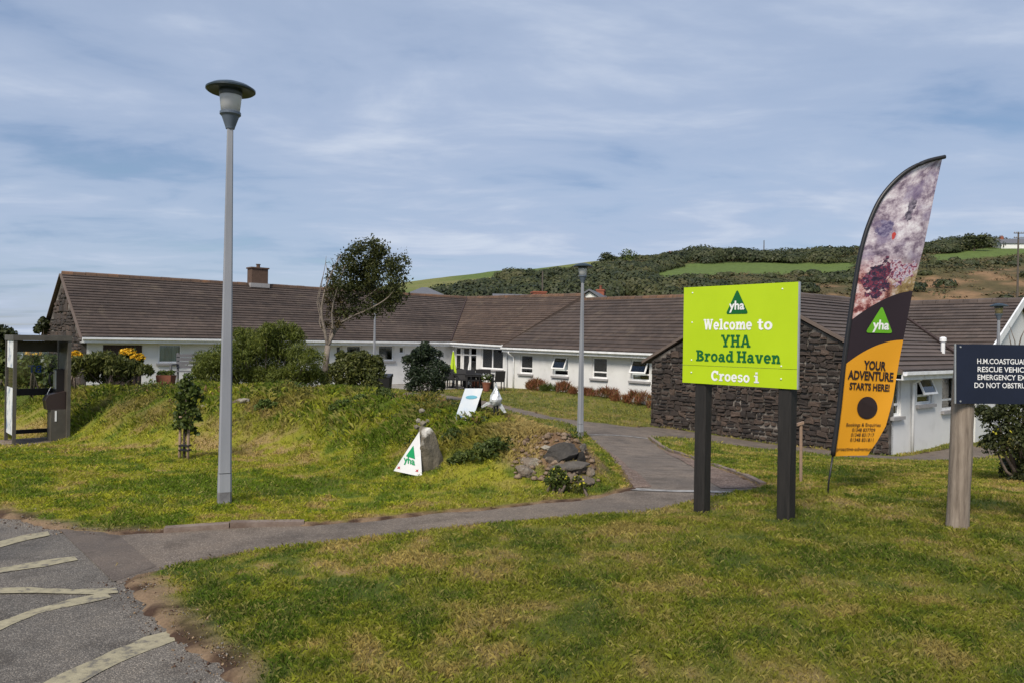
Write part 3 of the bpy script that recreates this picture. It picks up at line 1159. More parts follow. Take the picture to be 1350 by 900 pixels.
# chimney on its ridge
tch = 8.9
cp = RA0 + NV * tch
mb = MB()
mb.box(V3(cp, ZR - 0.5) - NV * 0.45 - DV * 0.3, NV * 0.86, DV * 0.6, UP * 1.33)
ch = mb.build('chimney', M['chimney'], hostel)
mb = MB()
mb.box(V3(cp, ZR + 0.83) - NV * 0.50 - DV * 0.35, NV * 0.96, DV * 0.70, UP * 0.07)
mb.build('chimney_cap', M['chimney'], ch)
mb = MB()
mb.lathe(V3(cp, ZR + 0.90), [(0.10, 0), (0.09, 0.14), (0.12, 0.15), (0.12, 0.19)], 12)
mb.build('chimney_pot', M['chimney'], ch)
mb = MB()
mb.box(V3(cp, ZR - 0.14) - NV * 0.52 - DV * 0.37, NV * 1.0, DV * 0.74, UP * 0.22)
mb.build('flashing', M['lead'], ch)

# --- short wing with the patio doors (front faces -NV)
tB_e, tB_r = 4.55, 10.3
cB = JA + DV * HS - NV * HS
eB1 = cB + DV * tB_e
rB1 = JA + DV * tB_r
ZR1, ZE1 = 4.22, 1.52
roof_slope(V3(cB, ZE), V3(eB1, ZE1), V3(rB1, ZR1), V3(JA, ZR), M['roof_warm'])
roof_slope(V3(rB1 + NV * HS, ZE1), V3(JA + NV * HS - DV * HS, ZE), V3(JA, ZR), V3(rB1, ZR1), M['roof_warm'], courses=False)
ridge_tiles(V3(JA, ZR + 0.03), V3(rB1, ZR1 + 0.03), M['ridge'])
mb = MB()
vv = V3(cB, ZE + 0.08)
mb.tube([vv, V3(JA, ZR + 0.06)], 0.055, 6)
mb.build('valley_gutter', M['garage'], hostel)
mb = MB()                         # closed end of this roof, above the lower wing
mb.prism([V3(eB1, ZE1 - 0.35), V3(eB1, ZE1 + 0.02), V3(rB1, ZR1 + 0.02), V3(rB1, ZR1 - 0.5)], -DV * 0.06)
mb.build('verge_board', M['roof_dark'], hostel)
gutter(V3(cB, ZE), V3(eB1, ZE1), -NV)
wB0 = JA + DV * (HS - OV) - NV * (HS - OV)
GB = -0.70


def s_on(p0, d, px_):
    r = (px_ - 675) / FPX
    return (p0.x - r * p0.y) / (r * d.y - d.x)


sB = lambda px_: s_on(wB0, DV, px_)
B_open = [(sB(600), sB(607.5), 0.05, 1.36), (sB(609.5), sB(618.8), GB + 0.05, 1.36), (sB(619.2), sB(628.2), GB + 0.05, 1.36), (sB(634.5), sB(663.5), 0.25, 1.36)]
wall_panel(wB0, DV, tB_e + 0.35, GB - 0.3, zA, B_open, -NV, M['render_white'], plinth=0.0)
window(wB0, DV, -NV, *B_open[0], style='tall', curtain=0, sill=False)
window(wB0, DV, -NV, *B_open[3], style='pair', curtain=2, sill=True)
for o_ in B_open[1:3]:
    d_ = window(wB0, DV, -NV, *o_, style='tall', curtain=0, sill=False)
    d_.name = 'glazed_door'
    b = MB()
    b.box(V3(wB0, GB + 0.11) + DV * (o_[0] + 0.065) + NV * 0.10, DV * (o_[1] - o_[0] - 0.13), -NV * 0.05, UP * 0.5)
    b.build('door_panel', M['upvc'], d_)
downpipe((eB1 - DV * 0.12)[:2], GB - 0.2, ZE - 0.10, -NV)

# --- bedroom wing with the four windows, in line with it and lower
E0 = Vector((0.70, 37.1, 0))
tC0, tC1 = -1.85, 11.0
ZCE, ZCR, GC_ = 1.30, 3.86, -0.62
ZL = 0.12                        # its left end sits a little higher
eC0, eC1 = E0 + DV * tC0, E0 + DV * tC1
roof_slope(V3(eC0, ZCE + ZL), V3(eC1, ZCE), V3(eC1 + NV * HS, ZCR), V3(eC0 + NV * HS, ZCR + ZL), M['roof_dark'])
roof_slope(V3(eC1 + NV * 2 * HS, ZCE), V3(eC0 + NV * 2 * HS, ZCE), V3(eC0 + NV * HS, ZCR + ZL), V3(eC1 + NV * HS, ZCR), M['roof_dark'], courses=False)
ridge_tiles(V3(eC0 + NV * HS, ZCR + ZL + 0.03), V3(eC1 + NV * HS, ZCR + 0.03), M['ridge'])
gutter(V3(eC0, ZCE + ZL), V3(eC1, ZCE), -NV)
wC0 = E0 + NV * OV + DV * tC0
zC = ZCE - 0.14
sC = lambda px_: s_on(wC0, DV, px_)
C_open = [(sC(686), sC(702.5), 0.13, 1.06), (sC(730), sC(749.5), 0.13, 1.06), (sC(781), sC(801), 0.13, 1.06), (sC(832.5), sC(857), 0.13, 1.06)]
wall_panel(wC0, DV, 12.5, GC_ - 0.4, zC, C_open, -NV, M['render_white'], plinth=0.0)
for i, o_ in enumerate(C_open):
    window(wC0, DV, -NV, *o_, style=['case', 'tilt', 'case', 'tilt'][i], curtain=[1, 3, 1, 4][i])
downpipe((eC0 + DV * 0.5)[:2], GC_ - 0.2, ZCE - 0.10, -NV)

# --- stone gabled block in front, its ridge running away to the right
K0 = Vector((4.76, 26.0, 0))
WD = 7.95
K1 = K0 + DV * WD
KM = K0 + DV * WD / 2
GD, ZDE, ZDR = -1.16, 1.20, 3.34
LD = 9.5
roof_slope(V3(K1 + DV * 0.35, ZDE - 0.10), V3(K1 + DV * 0.35 + NV * 5.0, ZDE - 0.10), V3(KM + NV * 9.0, ZDR), V3(KM, ZDR), M['roof_grey'], pitch=0.31)
roof_slope(V3(K0 - DV * 0.35 + NV * LD, ZDE - 0.10), V3(K0 - DV * 0.35, ZDE - 0.10), V3(KM, ZDR), V3(KM + NV * LD, ZDR), M['roof_grey'], courses=False)
ridge_tiles(V3(KM + NV * 0.2, ZDR + 0.03), V3(KM + NV * 9.0, ZDR + 0.03), M['roof_grey'])
mb = MB()
mb.prism([V3(K0, GD - 0.4) + NV * 0.08, V3(K1, GD - 0.4) + NV * 0.08, V3(K1, ZDE - 0.06) + NV * 0.08, V3(KM, ZDR - 0.16) + NV * 0.08, V3(K0, ZDE - 0.06) + NV * 0.08], NV * 0.25)
gable_D = mb.build('gable_wall', M['mortar'], hostel)
for s_, kk in ((1, K1), (-1, K0)):
    e_ = V3(kk + DV * 0.35 * s_, ZDE - 0.10)
    mb = MB()
    mb.box(e_ - UP * 0.085 - NV * 0.05, V3(KM, ZDR) - e_, NV * 0.12, UP * 0.10)
    mb.build('verge_board', M['verge'], hostel)
mb = MB()
mb.box(V3(K0, GD - 0.4) + NV * 0.34 + DV * 0.02, NV * (LD - 0.5), DV * 0.25, UP * (ZDE - GD + 0.25))
mb.build('wall', M['render_white'], hostel)
wD0 = K1 + NV * 0.45
sD = lambda px_: s_on(wD0, NV, px_)
D_open = [(sD(1177), sD(1189), -0.12, 0.92), (sD(1210), sD(1230), 0.13, 0.92), (sD(1243), sD(1262), -0.12, 0.92)]
wall_panel(wD0, NV, 4.6, GD - 0.4, ZDE - 0.22, D_open, DV, M['render_white'], plinth=0.0)
for i, o_ in enumerate(D_open):
    window(wD0, NV, DV, *o_, style=['case', 'tilt', 'case'][i], curtain=[4, 0, 0][i])
gutter(V3(K1 + DV * 0.35, ZDE - 0.10), V3(K1 + DV * 0.35 + NV * 5.0, ZDE - 0.10), DV)
dpp = K1 + DV * 0.35 + NV * (0.45 + sD(1202))
downpipe(dpp[:2], GD - 0.2, ZDE - 0.2, DV, 0.35)
# cross gable in white render further along
JE = KM + NV * 9.0
RE1 = JE + DV * 4.5
roof_slope(V3(K1 + DV * 0.36 + NV * 5.0, ZDE - 0.10), V3(RE1 - NV * 4.0, ZDE - 0.05), V3(RE1, ZDR), V3(JE, ZDR), M['roof_grey'], pitch=0.31)
roof_slope(V3(RE1 + NV * 4.2, ZDE - 0.1), V3(JE + NV * 4.2, ZDE - 0.1), V3(JE, ZDR), V3(RE1, ZDR), M['roof_grey'], courses=False)
ridge_tiles(V3(JE, ZDR + 0.03), V3(RE1, ZDR + 0.03), M['roof_grey'])
mb = MB()
mb.tube([V3(K1 + DV * 0.36 + NV * 5.0, ZDE), V3(JE, ZDR + 0.06)], 0.06, 6)
mb.build('valley_gutter', M['garage'], hostel)
gw = RE1 - DV * 0.12
mb = MB()
mb.prism([V3(gw - NV * 3.9, GD - 0.4), V3(gw + NV * 3.9, GD - 0.4), V3(gw + NV * 3.9, ZDE - 0.15), V3(gw, ZDR - 0.12), V3(gw - NV * 3.9, ZDE - 0.15)], -DV * 0.2)
mb.build('gable_wall', M['render_white'], hostel)
for s_ in (1, -1):
    e_ = V3(RE1 + NV * 4.05 * s_, ZDE - 0.12)
    mb = MB()
    mb.box(e_ - UP * 0.17 + DV * 0.004, V3(RE1, ZDR) - e_, DV * 0.05, UP * 0.27)
    mb.build('barge_board', M['paint_white'], hostel)
mb = MB()
vp = K1 + DV * -0.5 + NV * 5.0
mb.lathe(V3(vp, ZDE + 0.25), [(0.06, 0), (0.06, 0.45), (0.10, 0.46), (0.10, 0.56), (0.05, 0.60)], 10)
mb.build('vent_pipe', M['paint_white'], hostel)


# --- rubble stones: each a block of its own with a proud, uneven face
def lay_stones(parent, origin, d, up_z0, width, top_fn, outward, m, seed, limit, hmin=.12, hmax=.21, wmin=.15, wmax=.40):
    rr = random.Random(seed)
    out = []
    z = up_z0
    while True:
        h = rr.uniform(hmin, hmax)
        s = -rr.uniform(0, 0.15)
        any_ = False
        while s < width:
            w = rr.uniform(wmin, wmax) * (0.8 + h)
            a, b = max(0.0, s), min(width, s + w)
            s += w
            if b - a < 0.08:
                continue
            lo_ = rr.uniform(-.045, .045)
            top = min(z + h + lo_, min(top_fn(a), top_fn(b)))
            if top - z < 0.05:
                continue
            any_ = True
            parts = [(z, top)]
            if top - z > 0.17 and rr.random() < 0.42:
                mz = z + (top - z) * rr.uniform(.4, .6)
                parts = [(z, mz), (mz, top)]
            for (za, zb) in parts:
                j = lambda k: rr.uniform(-k, k)
                g = 0.017
                a2, b2, c2, e2 = a + g, b - g, za + g, zb - g
                k = min(0.05, (b2 - a2) * 0.2, (e2 - c2) * 0.26)
                ring = [(a2 + j(k), c2 + j(k)), ((a2 + b2) / 2 + j(k), c2 + j(k) * .6), (b2 + j(k), c2 + j(k)), (b2 + j(k) * .6, (c2 + e2) / 2),
                        (b2 + j(k), e2 + j(k)), ((a2 + b2) / 2 + j(k), e2 + j(k) * .6), (a2 + j(k), e2 + j(k)), (a2 + j(k) * .6, (c2 + e2) / 2)]
                cs, cz = (a2 + b2) / 2, (c2 + e2) / 2
                pr = rr.uniform(0.035, 0.085)
                P = lambda q_, k_: Vector((origin[0], origin[1], 0)) + d * q_[0] + UP * q_[1] + outward * k_
                back = [P(q_, -0.03) for q_ in ring]
                mid_ = [P(q_, pr * 0.55) for q_ in ring]
                front = [P((cs + (q_[0] - cs) * .78, cz + (q_[1] - cz) * .76), pr + rr.uniform(-.012, .012)) for q_ in ring]
                n = 8
                fs = []
                for r_ in range(2):
                    fs += [(r_ * n + i, r_ * n + (i + 1) % n, (r_ + 1) * n + (i + 1) % n, (r_ + 1) * n + i) for i in range(n)]
                fs.append(tuple(2 * n + i for i in range(n)))
                out.append(((b2 - a2) * (e2 - c2), back + mid_ + front, fs))
        z += h
        if not any_ and z > up_z0 + 1:
            break
    out.sort(key=lambda t: -t[0])
    rest = MB()
    for i, (_, vs2, fs2) in enumerate(out):
        if i < limit:
            s_ = MB()
            s_.add(vs2, fs2)
            s_.build('stone', m, parent)
        else:
            rest.add(vs2, fs2)
    if rest.v:
        o = rest.build('small_stones', m, parent)
        tag(o, kind='stuff')


lay_stones(gable_D, K0 + NV * 0.08, DV, GD - 0.15, WD, lambda s: ZDE - 0.08 + (ZDR - ZDE - 0.08) * (1 - abs(s - WD / 2) / (WD / 2)), -NV, M['wall_stone'], 5, 300)
lay_stones(gable_A, RA0 - DV * (HS - OV) + NV * 0.06, DV, GA - 0.2, 2 * (HS - OV), lambda s: ZE - 0.12 + (ZR - ZE - 0.1) * (1 - abs(s - (HS - OV)) / (HS - OV)), -NV, M['wall_stone'], 6, 0, .2, .34, .35, .8)

# ------------------------------------------------------------------ hillside beyond the building
hx, hy = np.arange(-118, 320, 2.4), np.concatenate([np.arange(84, 264, 2.4), [268, 276, 290]])
XX, YY = np.meshgrid(hx, hy)
fx, fy = XX.ravel(), YY.ravel()
fz = H(fx, fy) + 0.02


def to_px(x, y, z):
    u, v = x / y * FPX, (EYE - z) / y * FPX
    c, s = math.cos(ROLL), math.sin(ROLL)
    return 675 + u * c - v * s, 450 + u * s + v * c


FIELD = [[(440, 405), (530, 366), (640, 350), (760, 334), (815, 334), (800, 351), (720, 362), (640, 372), (590, 386), (555, 396), (530, 420)],
         [(860, 362), (900, 349), (960, 346), (1060, 347), (1125, 346), (1125, 358), (1060, 362), (1020, 361), (950, 362), (900, 372), (865, 369)],
         [(1228, 337), (1290, 328), (1350, 324), (1480, 322), (1480, 333), (1350, 335), (1290, 341), (1235, 346)]]
BROWN = [[(1140, 420), (1175, 372), (1260, 358), (1360, 350), (1500, 350), (1500, 420)], [(1055, 400), (1065, 374), (1110, 372), (1125, 400)]]


def hill_zone(x, y, z):
    px_, py_ = to_px(x, y, z)
    f = np.zeros(np.shape(x), bool)
    b = np.zeros(np.shape(x), bool)
    for p in FIELD:
        f |= in_poly(px_, py_, p)
    for p in BROWN:
        b |= in_poly(px_, py_, p)
    return f, b, px_, py_


ff, bb, hpx, hpy = hill_zone(fx, fy, fz)
n1, n2 = NA.fbm(fx, fy, 0.05, 4), NB.fbm(fx, fy, 0.16, 4)
hc = lerp3((.030, .040, .014), (.085, .075, .030), sstep(0.40, 0.62, n1 * 0.5 + n2 * 0.5))
fc = lerp3((.095, .135, .035), (.165, .165, .055), sstep(0.35, 0.65, n1) * (hpx < 850))
bc = lerp3((.085, .068, .030), (.22, .135, .072), sstep(0.44, 0.62, n2))
bc = lerp3((1, 1, 1), (1, 1, 1), n1) * bc
hc = np.where(ff[:, None], fc, np.where(bb[:, None], bc, hc))
nx, ny = len(hx), len(hy)
idx = np.arange(nx * ny).reshape(ny, nx)
faces = np.stack([idx[:-1, :-1], idx[:-1, 1:], idx[1:, 1:], idx[1:, :-1]], -1).reshape(-1, 4)
M['hillside'] = attr_mat('hillside turf', 0.95, 0.30, 0.8, 0.4)
hills = link('hills', fast_mesh('hills', np.stack([fx, fy, fz], -1), faces, hc), M['hillside'], smooth=True)
tag(hills, 'green hillside of fields and scrub', kind='structure')


# ------------------------------------------------------------------ foliage
def rand_dirs(n, rng):
    v = rng.normal(size=(n, 3))
    return v / np.linalg.norm(v, axis=1)[:, None]


def leaf_quads(P, size, aspect, rng, up=0.0, droop=0.0, face=None, loose=.6):
    """diamond leaves at points P; size is an array of leaf lengths"""
    n = len(P)
    A = rand_dirs(n, rng)
    A[:, 2] += up
    A[:, 2] -= droop
    A /= np.linalg.norm(A, axis=1)[:, None]
    if face is not None:                      # leaves lie along the clump's surface, more or less
        F = face + rand_dirs(n, rng) * loose
        F /= np.linalg.norm(F, axis=1)[:, None] + 1e-9
        B = np.cross(A, F)
        B /= np.linalg.norm(B, axis=1)[:, None] + 1e-9
        A = np.cross(F, B)
    else:
        B = np.cross(A, rand_dirs(n, rng))
    B /= np.linalg.norm(B, axis=1)[:, None] + 1e-9
    A = A * (size * 0.5)[:, None]
    B = B * (size * 0.5 * aspect)[:, None]
    v = np.empty((n, 4, 3))
    v[:, 0], v[:, 1], v[:, 2], v[:, 3] = P - A, P + B, P + A, P - B
    return v.reshape(-1, 3), np.arange(n * 4).reshape(n, 4)


def lump_points(lumps, n, rng, shell=0.55):
    """points in the outer shell of overlapping balls (x, y, z, r)"""
    L_ = np.array(lumps, float)
    w = L_[:, 3] ** 2
    k = rng.choice(len(L_), n, p=w / w.sum())
    d = rand_dirs(n, rng)
    d[:, 2] = np.where(d[:, 2] < -0.55, -d[:, 2], d[:, 2])
    r = shell + (1 - shell) * rng.random(n) ** 0.6
    nz = 0.82 + 0.36 * NC.fbm(d[:, 0] * 3 + k * 7.7, d[:, 2] * 3 + d[:, 1] * 2.1 + k * 3.1, 1.3, 3)
    lump_points.d = d
    return L_[k, :3] + d * (L_[k, 3] * r * nz)[:, None]


def px_lumps(lst, D, depth=0.9, rng=RNG):
    out = []
    for it in lst:
        x, y, r = it[:3]
        d = D + (it[3] if len(it) > 3 else rng.uniform(-1, 1) * r * D / FPX * depth)
        p = at(x, y, d)
        out.append((p.x, p.y, p.z, r * d / FPX))
    return out


def shrub(name, label, cat, lumps, n, size, aspect, m, group=None, up=0.0, shell=0.5, stems=5, extra=None, stem_mat=None, sub=2.2):
    """stems from the ground and a cloud of leaves on broken-up lumps"""
    rng = np.random.default_rng(len(label) * 131 + n)
    big_ = list(lumps)
    fine_ = []
    for (x, y, z, r) in big_:
        fine_.append((x, y, z, r * 0.88))
        for _ in range(int(4 * sub)):
            d = rand_dirs(1, rng)[0]
            fine_.append((x + d[0] * r * .72, y + d[1] * r * .72, z + abs(d[2]) * r * .72, r * rng.uniform(.25, .48)))
    L_ = np.array(big_)
    cx, cy = float(np.average(L_[:, 0], weights=L_[:, 3])), float(np.average(L_[:, 1], weights=L_[:, 3]))
    g = hz(cx, cy)
    root = empty(name, (cx, cy, g), label, cat, group)
    P = lump_points(fine_, n, rng, shell)
    fc_ = lump_points.d
    gz = H(P[:, 0], P[:, 1])
    P[:, 2] = np.maximum(P[:, 2], gz + 0.02 + rng.random(n) * 0.08)
    v, f = leaf_quads(P, size * rng.uniform(.6, 1.35, n), aspect, rng, up, 0, fc_ if up < .8 else None, .8)
    link('foliage', fast_mesh('foliage', v, f), m, root)
    sm = MB()
    for i in range(stems):
        t = big_[i % len(big_)]
        b = Vector((cx + rng.uniform(-.12, .12), cy + rng.uniform(-.12, .12), g - 0.05))
        e = Vector(t[:3])
        mid_ = b.lerp(e, 0.5) + Vector(rng.uniform(-.1, .1, 3))
        sm.tube([b, mid_, e], [0.03, 0.02, 0.008], 5)
    if stems:
        sm.build('stem', stem_mat or M['bark'], root, True)
    if extra:
        en, es, ea, em, ename, zmin = extra
        Q = lump_points(big_, en * 3, rng, 0.92)
        zz_ = np.quantile(Q[:, 2], zmin)
        Q = Q[Q[:, 2] >= zz_][:en]
        v, f = leaf_quads(Q, es * rng.uniform(.6, 1.3, len(Q)), ea, rng)
        link(ename, fast_mesh(ename, v, f), em, root)
    return root


M['bark'] = mat('grey brown bark', [(0.3, (.075, .055, .042)), (0.7, (.17, .135, .11))], 8, 0.95, 0.6)
M['bark_pale'] = mat('pale weathered bark', [(0.3, (.13, .105, .085)), (0.7, (.28, .24, .20))], 8, 0.95, 0.6)
M['leaf_dark'] = leaf_mat('dark leaf', [(0.1, (.014, .020, .006)), (0.5, (.036, .046, .013)), (0.9, (.080, .088, .026))])
M['leaf_mid'] = leaf_mat('green leaf', [(0.1, (.026, .044, .009)), (0.5, (.062, .090, .017)), (0.9, (.125, .15, .03))])
M['leaf_bright'] = leaf_mat('bright green leaf', [(0.1, (.04, .07, .012)), (0.5, (.085, .13, .022)), (0.9, (.16, .19, .04))], 0.3)
M['leaf_olive'] = leaf_mat('olive leaf', [(0.1, (.030, .040, .009)), (0.5, (.072, .086, .018)), (0.9, (.15, .15, .035))])
M['leaf_tree'] = leaf_mat('olive tree leaf', [(0.1, (.018, .025, .007)), (0.5, (.048, .058, .015)), (0.9, (.105, .11, .03))], 0.3)
M['leaf_broom'] = leaf_mat('feathery broom leaf', [(0.1, (.040, .056, .009)), (0.5, (.098, .125, .018)), (0.9, (.19, .205, .034))])
M['leaf_conifer'] = leaf_mat('dark conifer needle', [(0.1, (.006, .012, .006)), (0.5, (.014, .026, .010)), (0.9, (.035, .052, .018))], 0.1)
M['leaf_red'] = leaf_mat('rust red leaf', [(0.1, (.08, .035, .018)), (0.40, (.18, .065, .032)), (0.62, (.27, .11, .05)), (0.75, (.13, .12, .03)), (0.95, (.08, .11, .025))])
M['yellow'] = leaf_mat('yellow petal', [(0.1, (.50, .26, .01)), (0.5, (.72, .42, .02)), (0.9, (.80, .55, .05))])
M['lemon'] = leaf_mat('lemon leaf', [(0.1, (.42, .40, .03)), (0.5, (.60, .55, .05)), (0.9, (.68, .62, .08))])
M['white_petal'] = leaf_mat('white petal', [(0.1, (.6, .6, .58)), (0.9, (.8, .8, .78))])
M['scrub'] = leaf_mat('hill scrub leaf', [(0.28, (.018, .025, .009)), (0.45, (.032, .042, .014)), (0.58, (.055, .062, .020)), (0.75, (.095, .085, .032))], 0.12, own=.10, nscale=.11)

# scrub on the hill: far off, one mass
rng = np.random.default_rng(5)
n_try = 9000
sx, sy = rng.uniform(-115, 300, n_try), 92 + 168 * rng.random(n_try)
sz = H(sx, sy)
f_, b_, spx, spy = hill_zone(sx, sy, sz)
cl = NC.fbm(sx, sy, 0.045, 3)
keep = (~f_) & (spx > 400) & (spx < 1500) & ((cl > 0.49) | (rng.random(n_try) < 0.12)) & (~b_ | ((rng.random(n_try) < 0.16) & (cl > 0.50)))
sx, sy, sz, cl = sx[keep], sy[keep], sz[keep], cl[keep]
Ps, Fs = [], []
for x, y, z, c in zip(sx, sy, sz, cl):
    r = rng.uniform(1.0, 2.4) * (0.7 + 1.3 * max(0, c - 0.40) * 3)
    if y > 246:
        r *= 0.55
    k = int(70 + 45 * r)
    d = rand_dirs(k, rng)
    d[:, 2] = np.abs(d[:, 2]) * 0.8
    rr_ = (0.8 + 0.25 * rng.random(k)) * r
    Fs.append(d)
    Ps.append(np.array((x, y, z)) + d * rr_[:, None] * np.array((1.25, 1.25, 0.95)))
Ps = np.concatenate(Ps)
v, f = leaf_quads(Ps, rng.uniform(.45, .95, len(Ps)), 0.85, rng, 0, 0, np.concatenate(Fs), .25)
scrub = link('hill_scrub', fast_mesh('hill_scrub', v, f), M['scrub'])
tag(scrub, 'dark scrub and gorse covering the hillside', kind='stuff')
bx_, by_ = rng.uniform(-100, 300, 16000), 92 + 168 * rng.random(16000)
bz_ = H(bx_, by_)
f_, b_, spx, spy = hill_zone(bx_, by_, bz_)
kk_ = (~f_) & (spx > 420) & (spx < 1450) & (~b_ | (rng.random(16000) < .22))
bx_, by_, bz_ = bx_[kk_], by_[kk_], bz_[kk_]
Q_ = np.repeat(np.stack([bx_, by_, bz_], -1), 14, 0)
d_ = rand_dirs(len(Q_), rng)
d_[:, 2] = np.abs(d_[:, 2])
Q_ = Q_ + d_ * rng.uniform(.3, 1.3, len(Q_))[:, None] * np.array((1.5, 1.5, .6))
v, f = leaf_quads(Q_, rng.uniform(.35, .8, len(Q_)), 0.7, rng, 0, 0, d_ + np.array((0, 0, .8)), .4)
M['bracken'] = leaf_mat('bracken', [(0.28, (.040, .046, .016)), (0.45, (.070, .070, .024)), (0.58, (.105, .085, .034)), (0.75, (.17, .115, .056))], 0.12, own=.12, nscale=.10)
bracken = link('bracken_undergrowth', fast_mesh('bracken_undergrowth', v, f), M['bracken'])
tag(bracken, 'brown and olive bracken over the rough slopes', kind='stuff')


def hill_tree(px_, py_, D, r, label, m='leaf_dark'):
    p = at(px_, py_, D)
    g = hz(p.x, p.y)
    lm = [(p.x + random.uniform(-.5, .5) * r, p.y + random.uniform(-.5, .5) * r, p.z + random.uniform(-.25, .25) * r, r * random.uniform(.5, .75)) for _ in range(6)]
    rg = np.random.default_rng(int(px_))
    root = empty('hill_tree', (p.x, p.y, g), label, 'tree', 'trees on the skyline')
    P = lump_points(lm, 900, rg, 0.6)
    v_, f2 = leaf_quads(P, rg.uniform(.4, .9, len(P)), 0.75, rg, 0, 0, lump_points.d, .5)
    link('crown', fast_mesh('crown', v_, f2), M[m], root)
    t = MB()
    t.tube([(p.x, p.y, g - 0.5), (p.x + 0.2, p.y, (g + p.z) / 2), (p.x, p.y, p.z)], [0.3, 0.22, 0.1], 6)
    t.build('trunk', M['bark'], root)


hill_tree(800, 347, 236, 4.4, 'round dark tree above the street lamp by the path', 'leaf_dark')
hill_tree(828, 349, 232, 4.8, 'broad low dark tree on the skyline behind the path lamp', 'leaf_mid')
hill_tree(945, 338, 244, 3.4, 'round dark tree standing alone on the skyline above the green sign')
hill_tree(912, 340, 246, 2.6, 'small pale tree on the skyline beside the red-roofed house', 'leaf_mid')
hill_tree(1112, 333, 246, 3.0, 'dark bush on the skyline beside the banner pole')
hill_tree(1284, 320, 225, 4.0, 'leaning round tree on the highest part of the skyline', 'leaf_dark')
hill_tree(1052, 339, 248, 2.0, 'low bush on the skyline just before the white houses')

# ------------------------------------------------------------------ houses and poles further off
M['slate'] = mat('grey slate', (.12, .125, .14), 3, 0.7)
M['house_white'] = mat('white house render', (.72, .72, .70), 2, 0.9)
M['red_roof'] = mat('red roof tile', (.28, .09, .06), 3, 0.85)
M['dark_glass'] = mat('dark window glass', (.03, .035, .045), 2, 0.15)
M['red_brick'] = mat('red brick', (.26, .085, .05), 9, 0.9, 0.4)
M['pole_wood'] = mat('weathered pole', (.10, .085, .07), 5, 0.9)


def house(name, label, cx, cy, z0, w, dpt, wall_h, roof_h, rz, wall_m, roof_m, windows=(), chimney=None, hip=False):
    """ridge along local x"""
    root = empty(name, (cx, cy, z0), label, 'house')
    root.rotation_euler = (0, 0, rz)
    def lb(mb_, n, m_, par=root):
        o = link(n, mb_.mesh(n), m_)
        o.parent = par
        return o
    mb_ = MB()
    a, b = w / 2, dpt / 2
    if hip:
        mb_.box((-a, -b, -1), (w, 0, 0), (0, dpt, 0), (0, 0, wall_h + 1))
    else:
        mb_.prism([(-a, -b, -1), (-a, b, -1), (-a, b, wall_h), (-a, 0, wall_h + roof_h - 0.1), (-a, -b, wall_h)], (w, 0, 0))
    lb(mb_, 'wall', wall_m)
    rm_ = MB()
    ov = 0.3
    if hip:
        c = [(-a - ov, -b - ov, wall_h), (a + ov, -b - ov, wall_h), (a + ov, b + ov, wall_h), (-a - ov, b + ov, wall_h)]
        k = w / 2 - dpt / 2 if w > dpt else 0.05
        rm_.add(c + [(-max(k, .3), 0, wall_h + roof_h), (max(k, .3), 0, wall_h + roof_h)], [(0, 1, 5, 4), (1, 2, 5), (2, 3, 4, 5), (3, 0, 4), (3, 2, 1, 0)])
    else:
        sl = roof_h / b
        for s in (-1, 1):
            e = (-a - ov, s * (b + ov), wall_h - ov * sl)
            rm_.add([e, (a + ov, e[1], e[2]), (a + ov, 0, wall_h + roof_h), (-a - ov, 0, wall_h + roof_h), (e[0], e[1], e[2] + .15), (a + ov, e[1], e[2] + .15), (a + ov, 0, wall_h + roof_h + .15), (-a - ov, 0, wall_h + roof_h + .15)],
                    [(0, 1, 2, 3), (4, 5, 6, 7), (0, 1, 5, 4), (1, 2, 6, 5), (3, 0, 4, 7)])
    ro = lb(rm_, 'roof', roof_m)
    for (x, z, ww, hh) in windows:
        q = MB()
        q.box((x - ww / 2, -b - 0.04, z), (ww, 0, 0), (0, 0.06, 0), (0, 0, hh))
        wo = lb(q, 'window', M['paint_white'])
        q = MB()
        q.box((x - ww / 2 + .12, -b - 0.07, z + .12), (ww - .24, 0, 0), (0, 0.05, 0), (0, 0, hh - .24))
        lb(q, 'pane', M['dark_glass'], wo)
    if chimney:
        x, y, s, hgt, m_ = chimney
        q = MB()
        q.box((x - s / 2, y - s / 2, wall_h + roof_h - 0.8), (s, 0, 0), (0, s, 0), (0, 0, hgt + 0.8))
        q.box((x - s / 2 - .06, y - s / 2 - .06, wall_h + roof_h + hgt - 0.12), (s + .12, 0, 0), (0, s + .12, 0), (0, 0, 0.14))
        co = lb(q, 'chimney', m_, ro)
        for dx in ((-s * .22, s * .22) if s < 1 else ()):
            q = MB()
            q.lathe((x + dx, y, wall_h + roof_h + hgt), [(.11, 0), (.10, .3), (.13, .32), (.12, .38)], 10)
            lb(q, 'chimney_pot', M['terracotta'], ro)
    return root


p = at(788, 383.5, 66)
house('house', 'white gabled house with slate roof peeping over the bedroom wing', p.x + 0.4, p.y + 4, -0.8, 8, 7, p.z + 0.8 - 2.3, 2.3, R(74), M['house_white'], M['slate'], chimney=(2.0, 0, .7, .5, M['red_brick']))
p = at(846, 396, 78)
house('house', 'long grey slate roof just showing above the bedroom wing ridge', p.x, p.y, -0.8, 9.5, 6, p.z + 0.8 - 2.2, 2.2, R(4), M['house_white'], M['slate'])
p = at(710, 391, 70)
house('house', 'house of which only a wide red brick chimney shows over the roof', p.x, p.y, -0.8, 8, 7, p.z + 0.8 - 2.4, 2.4, R(10), M['house_white'], M['slate'], chimney=(0, 0, 1.2, .42, M['red_brick']))
p = at(560, 379, 80)
house('house', 'low house with hipped blue-grey slate roof below the hill field', p.x, p.y, -0.8, 3.4, 3.2, p.z + 0.8 - .85, .85, R(8), M['slate'], M['slate'], hip=True)
p = at(1075, 336, 246)
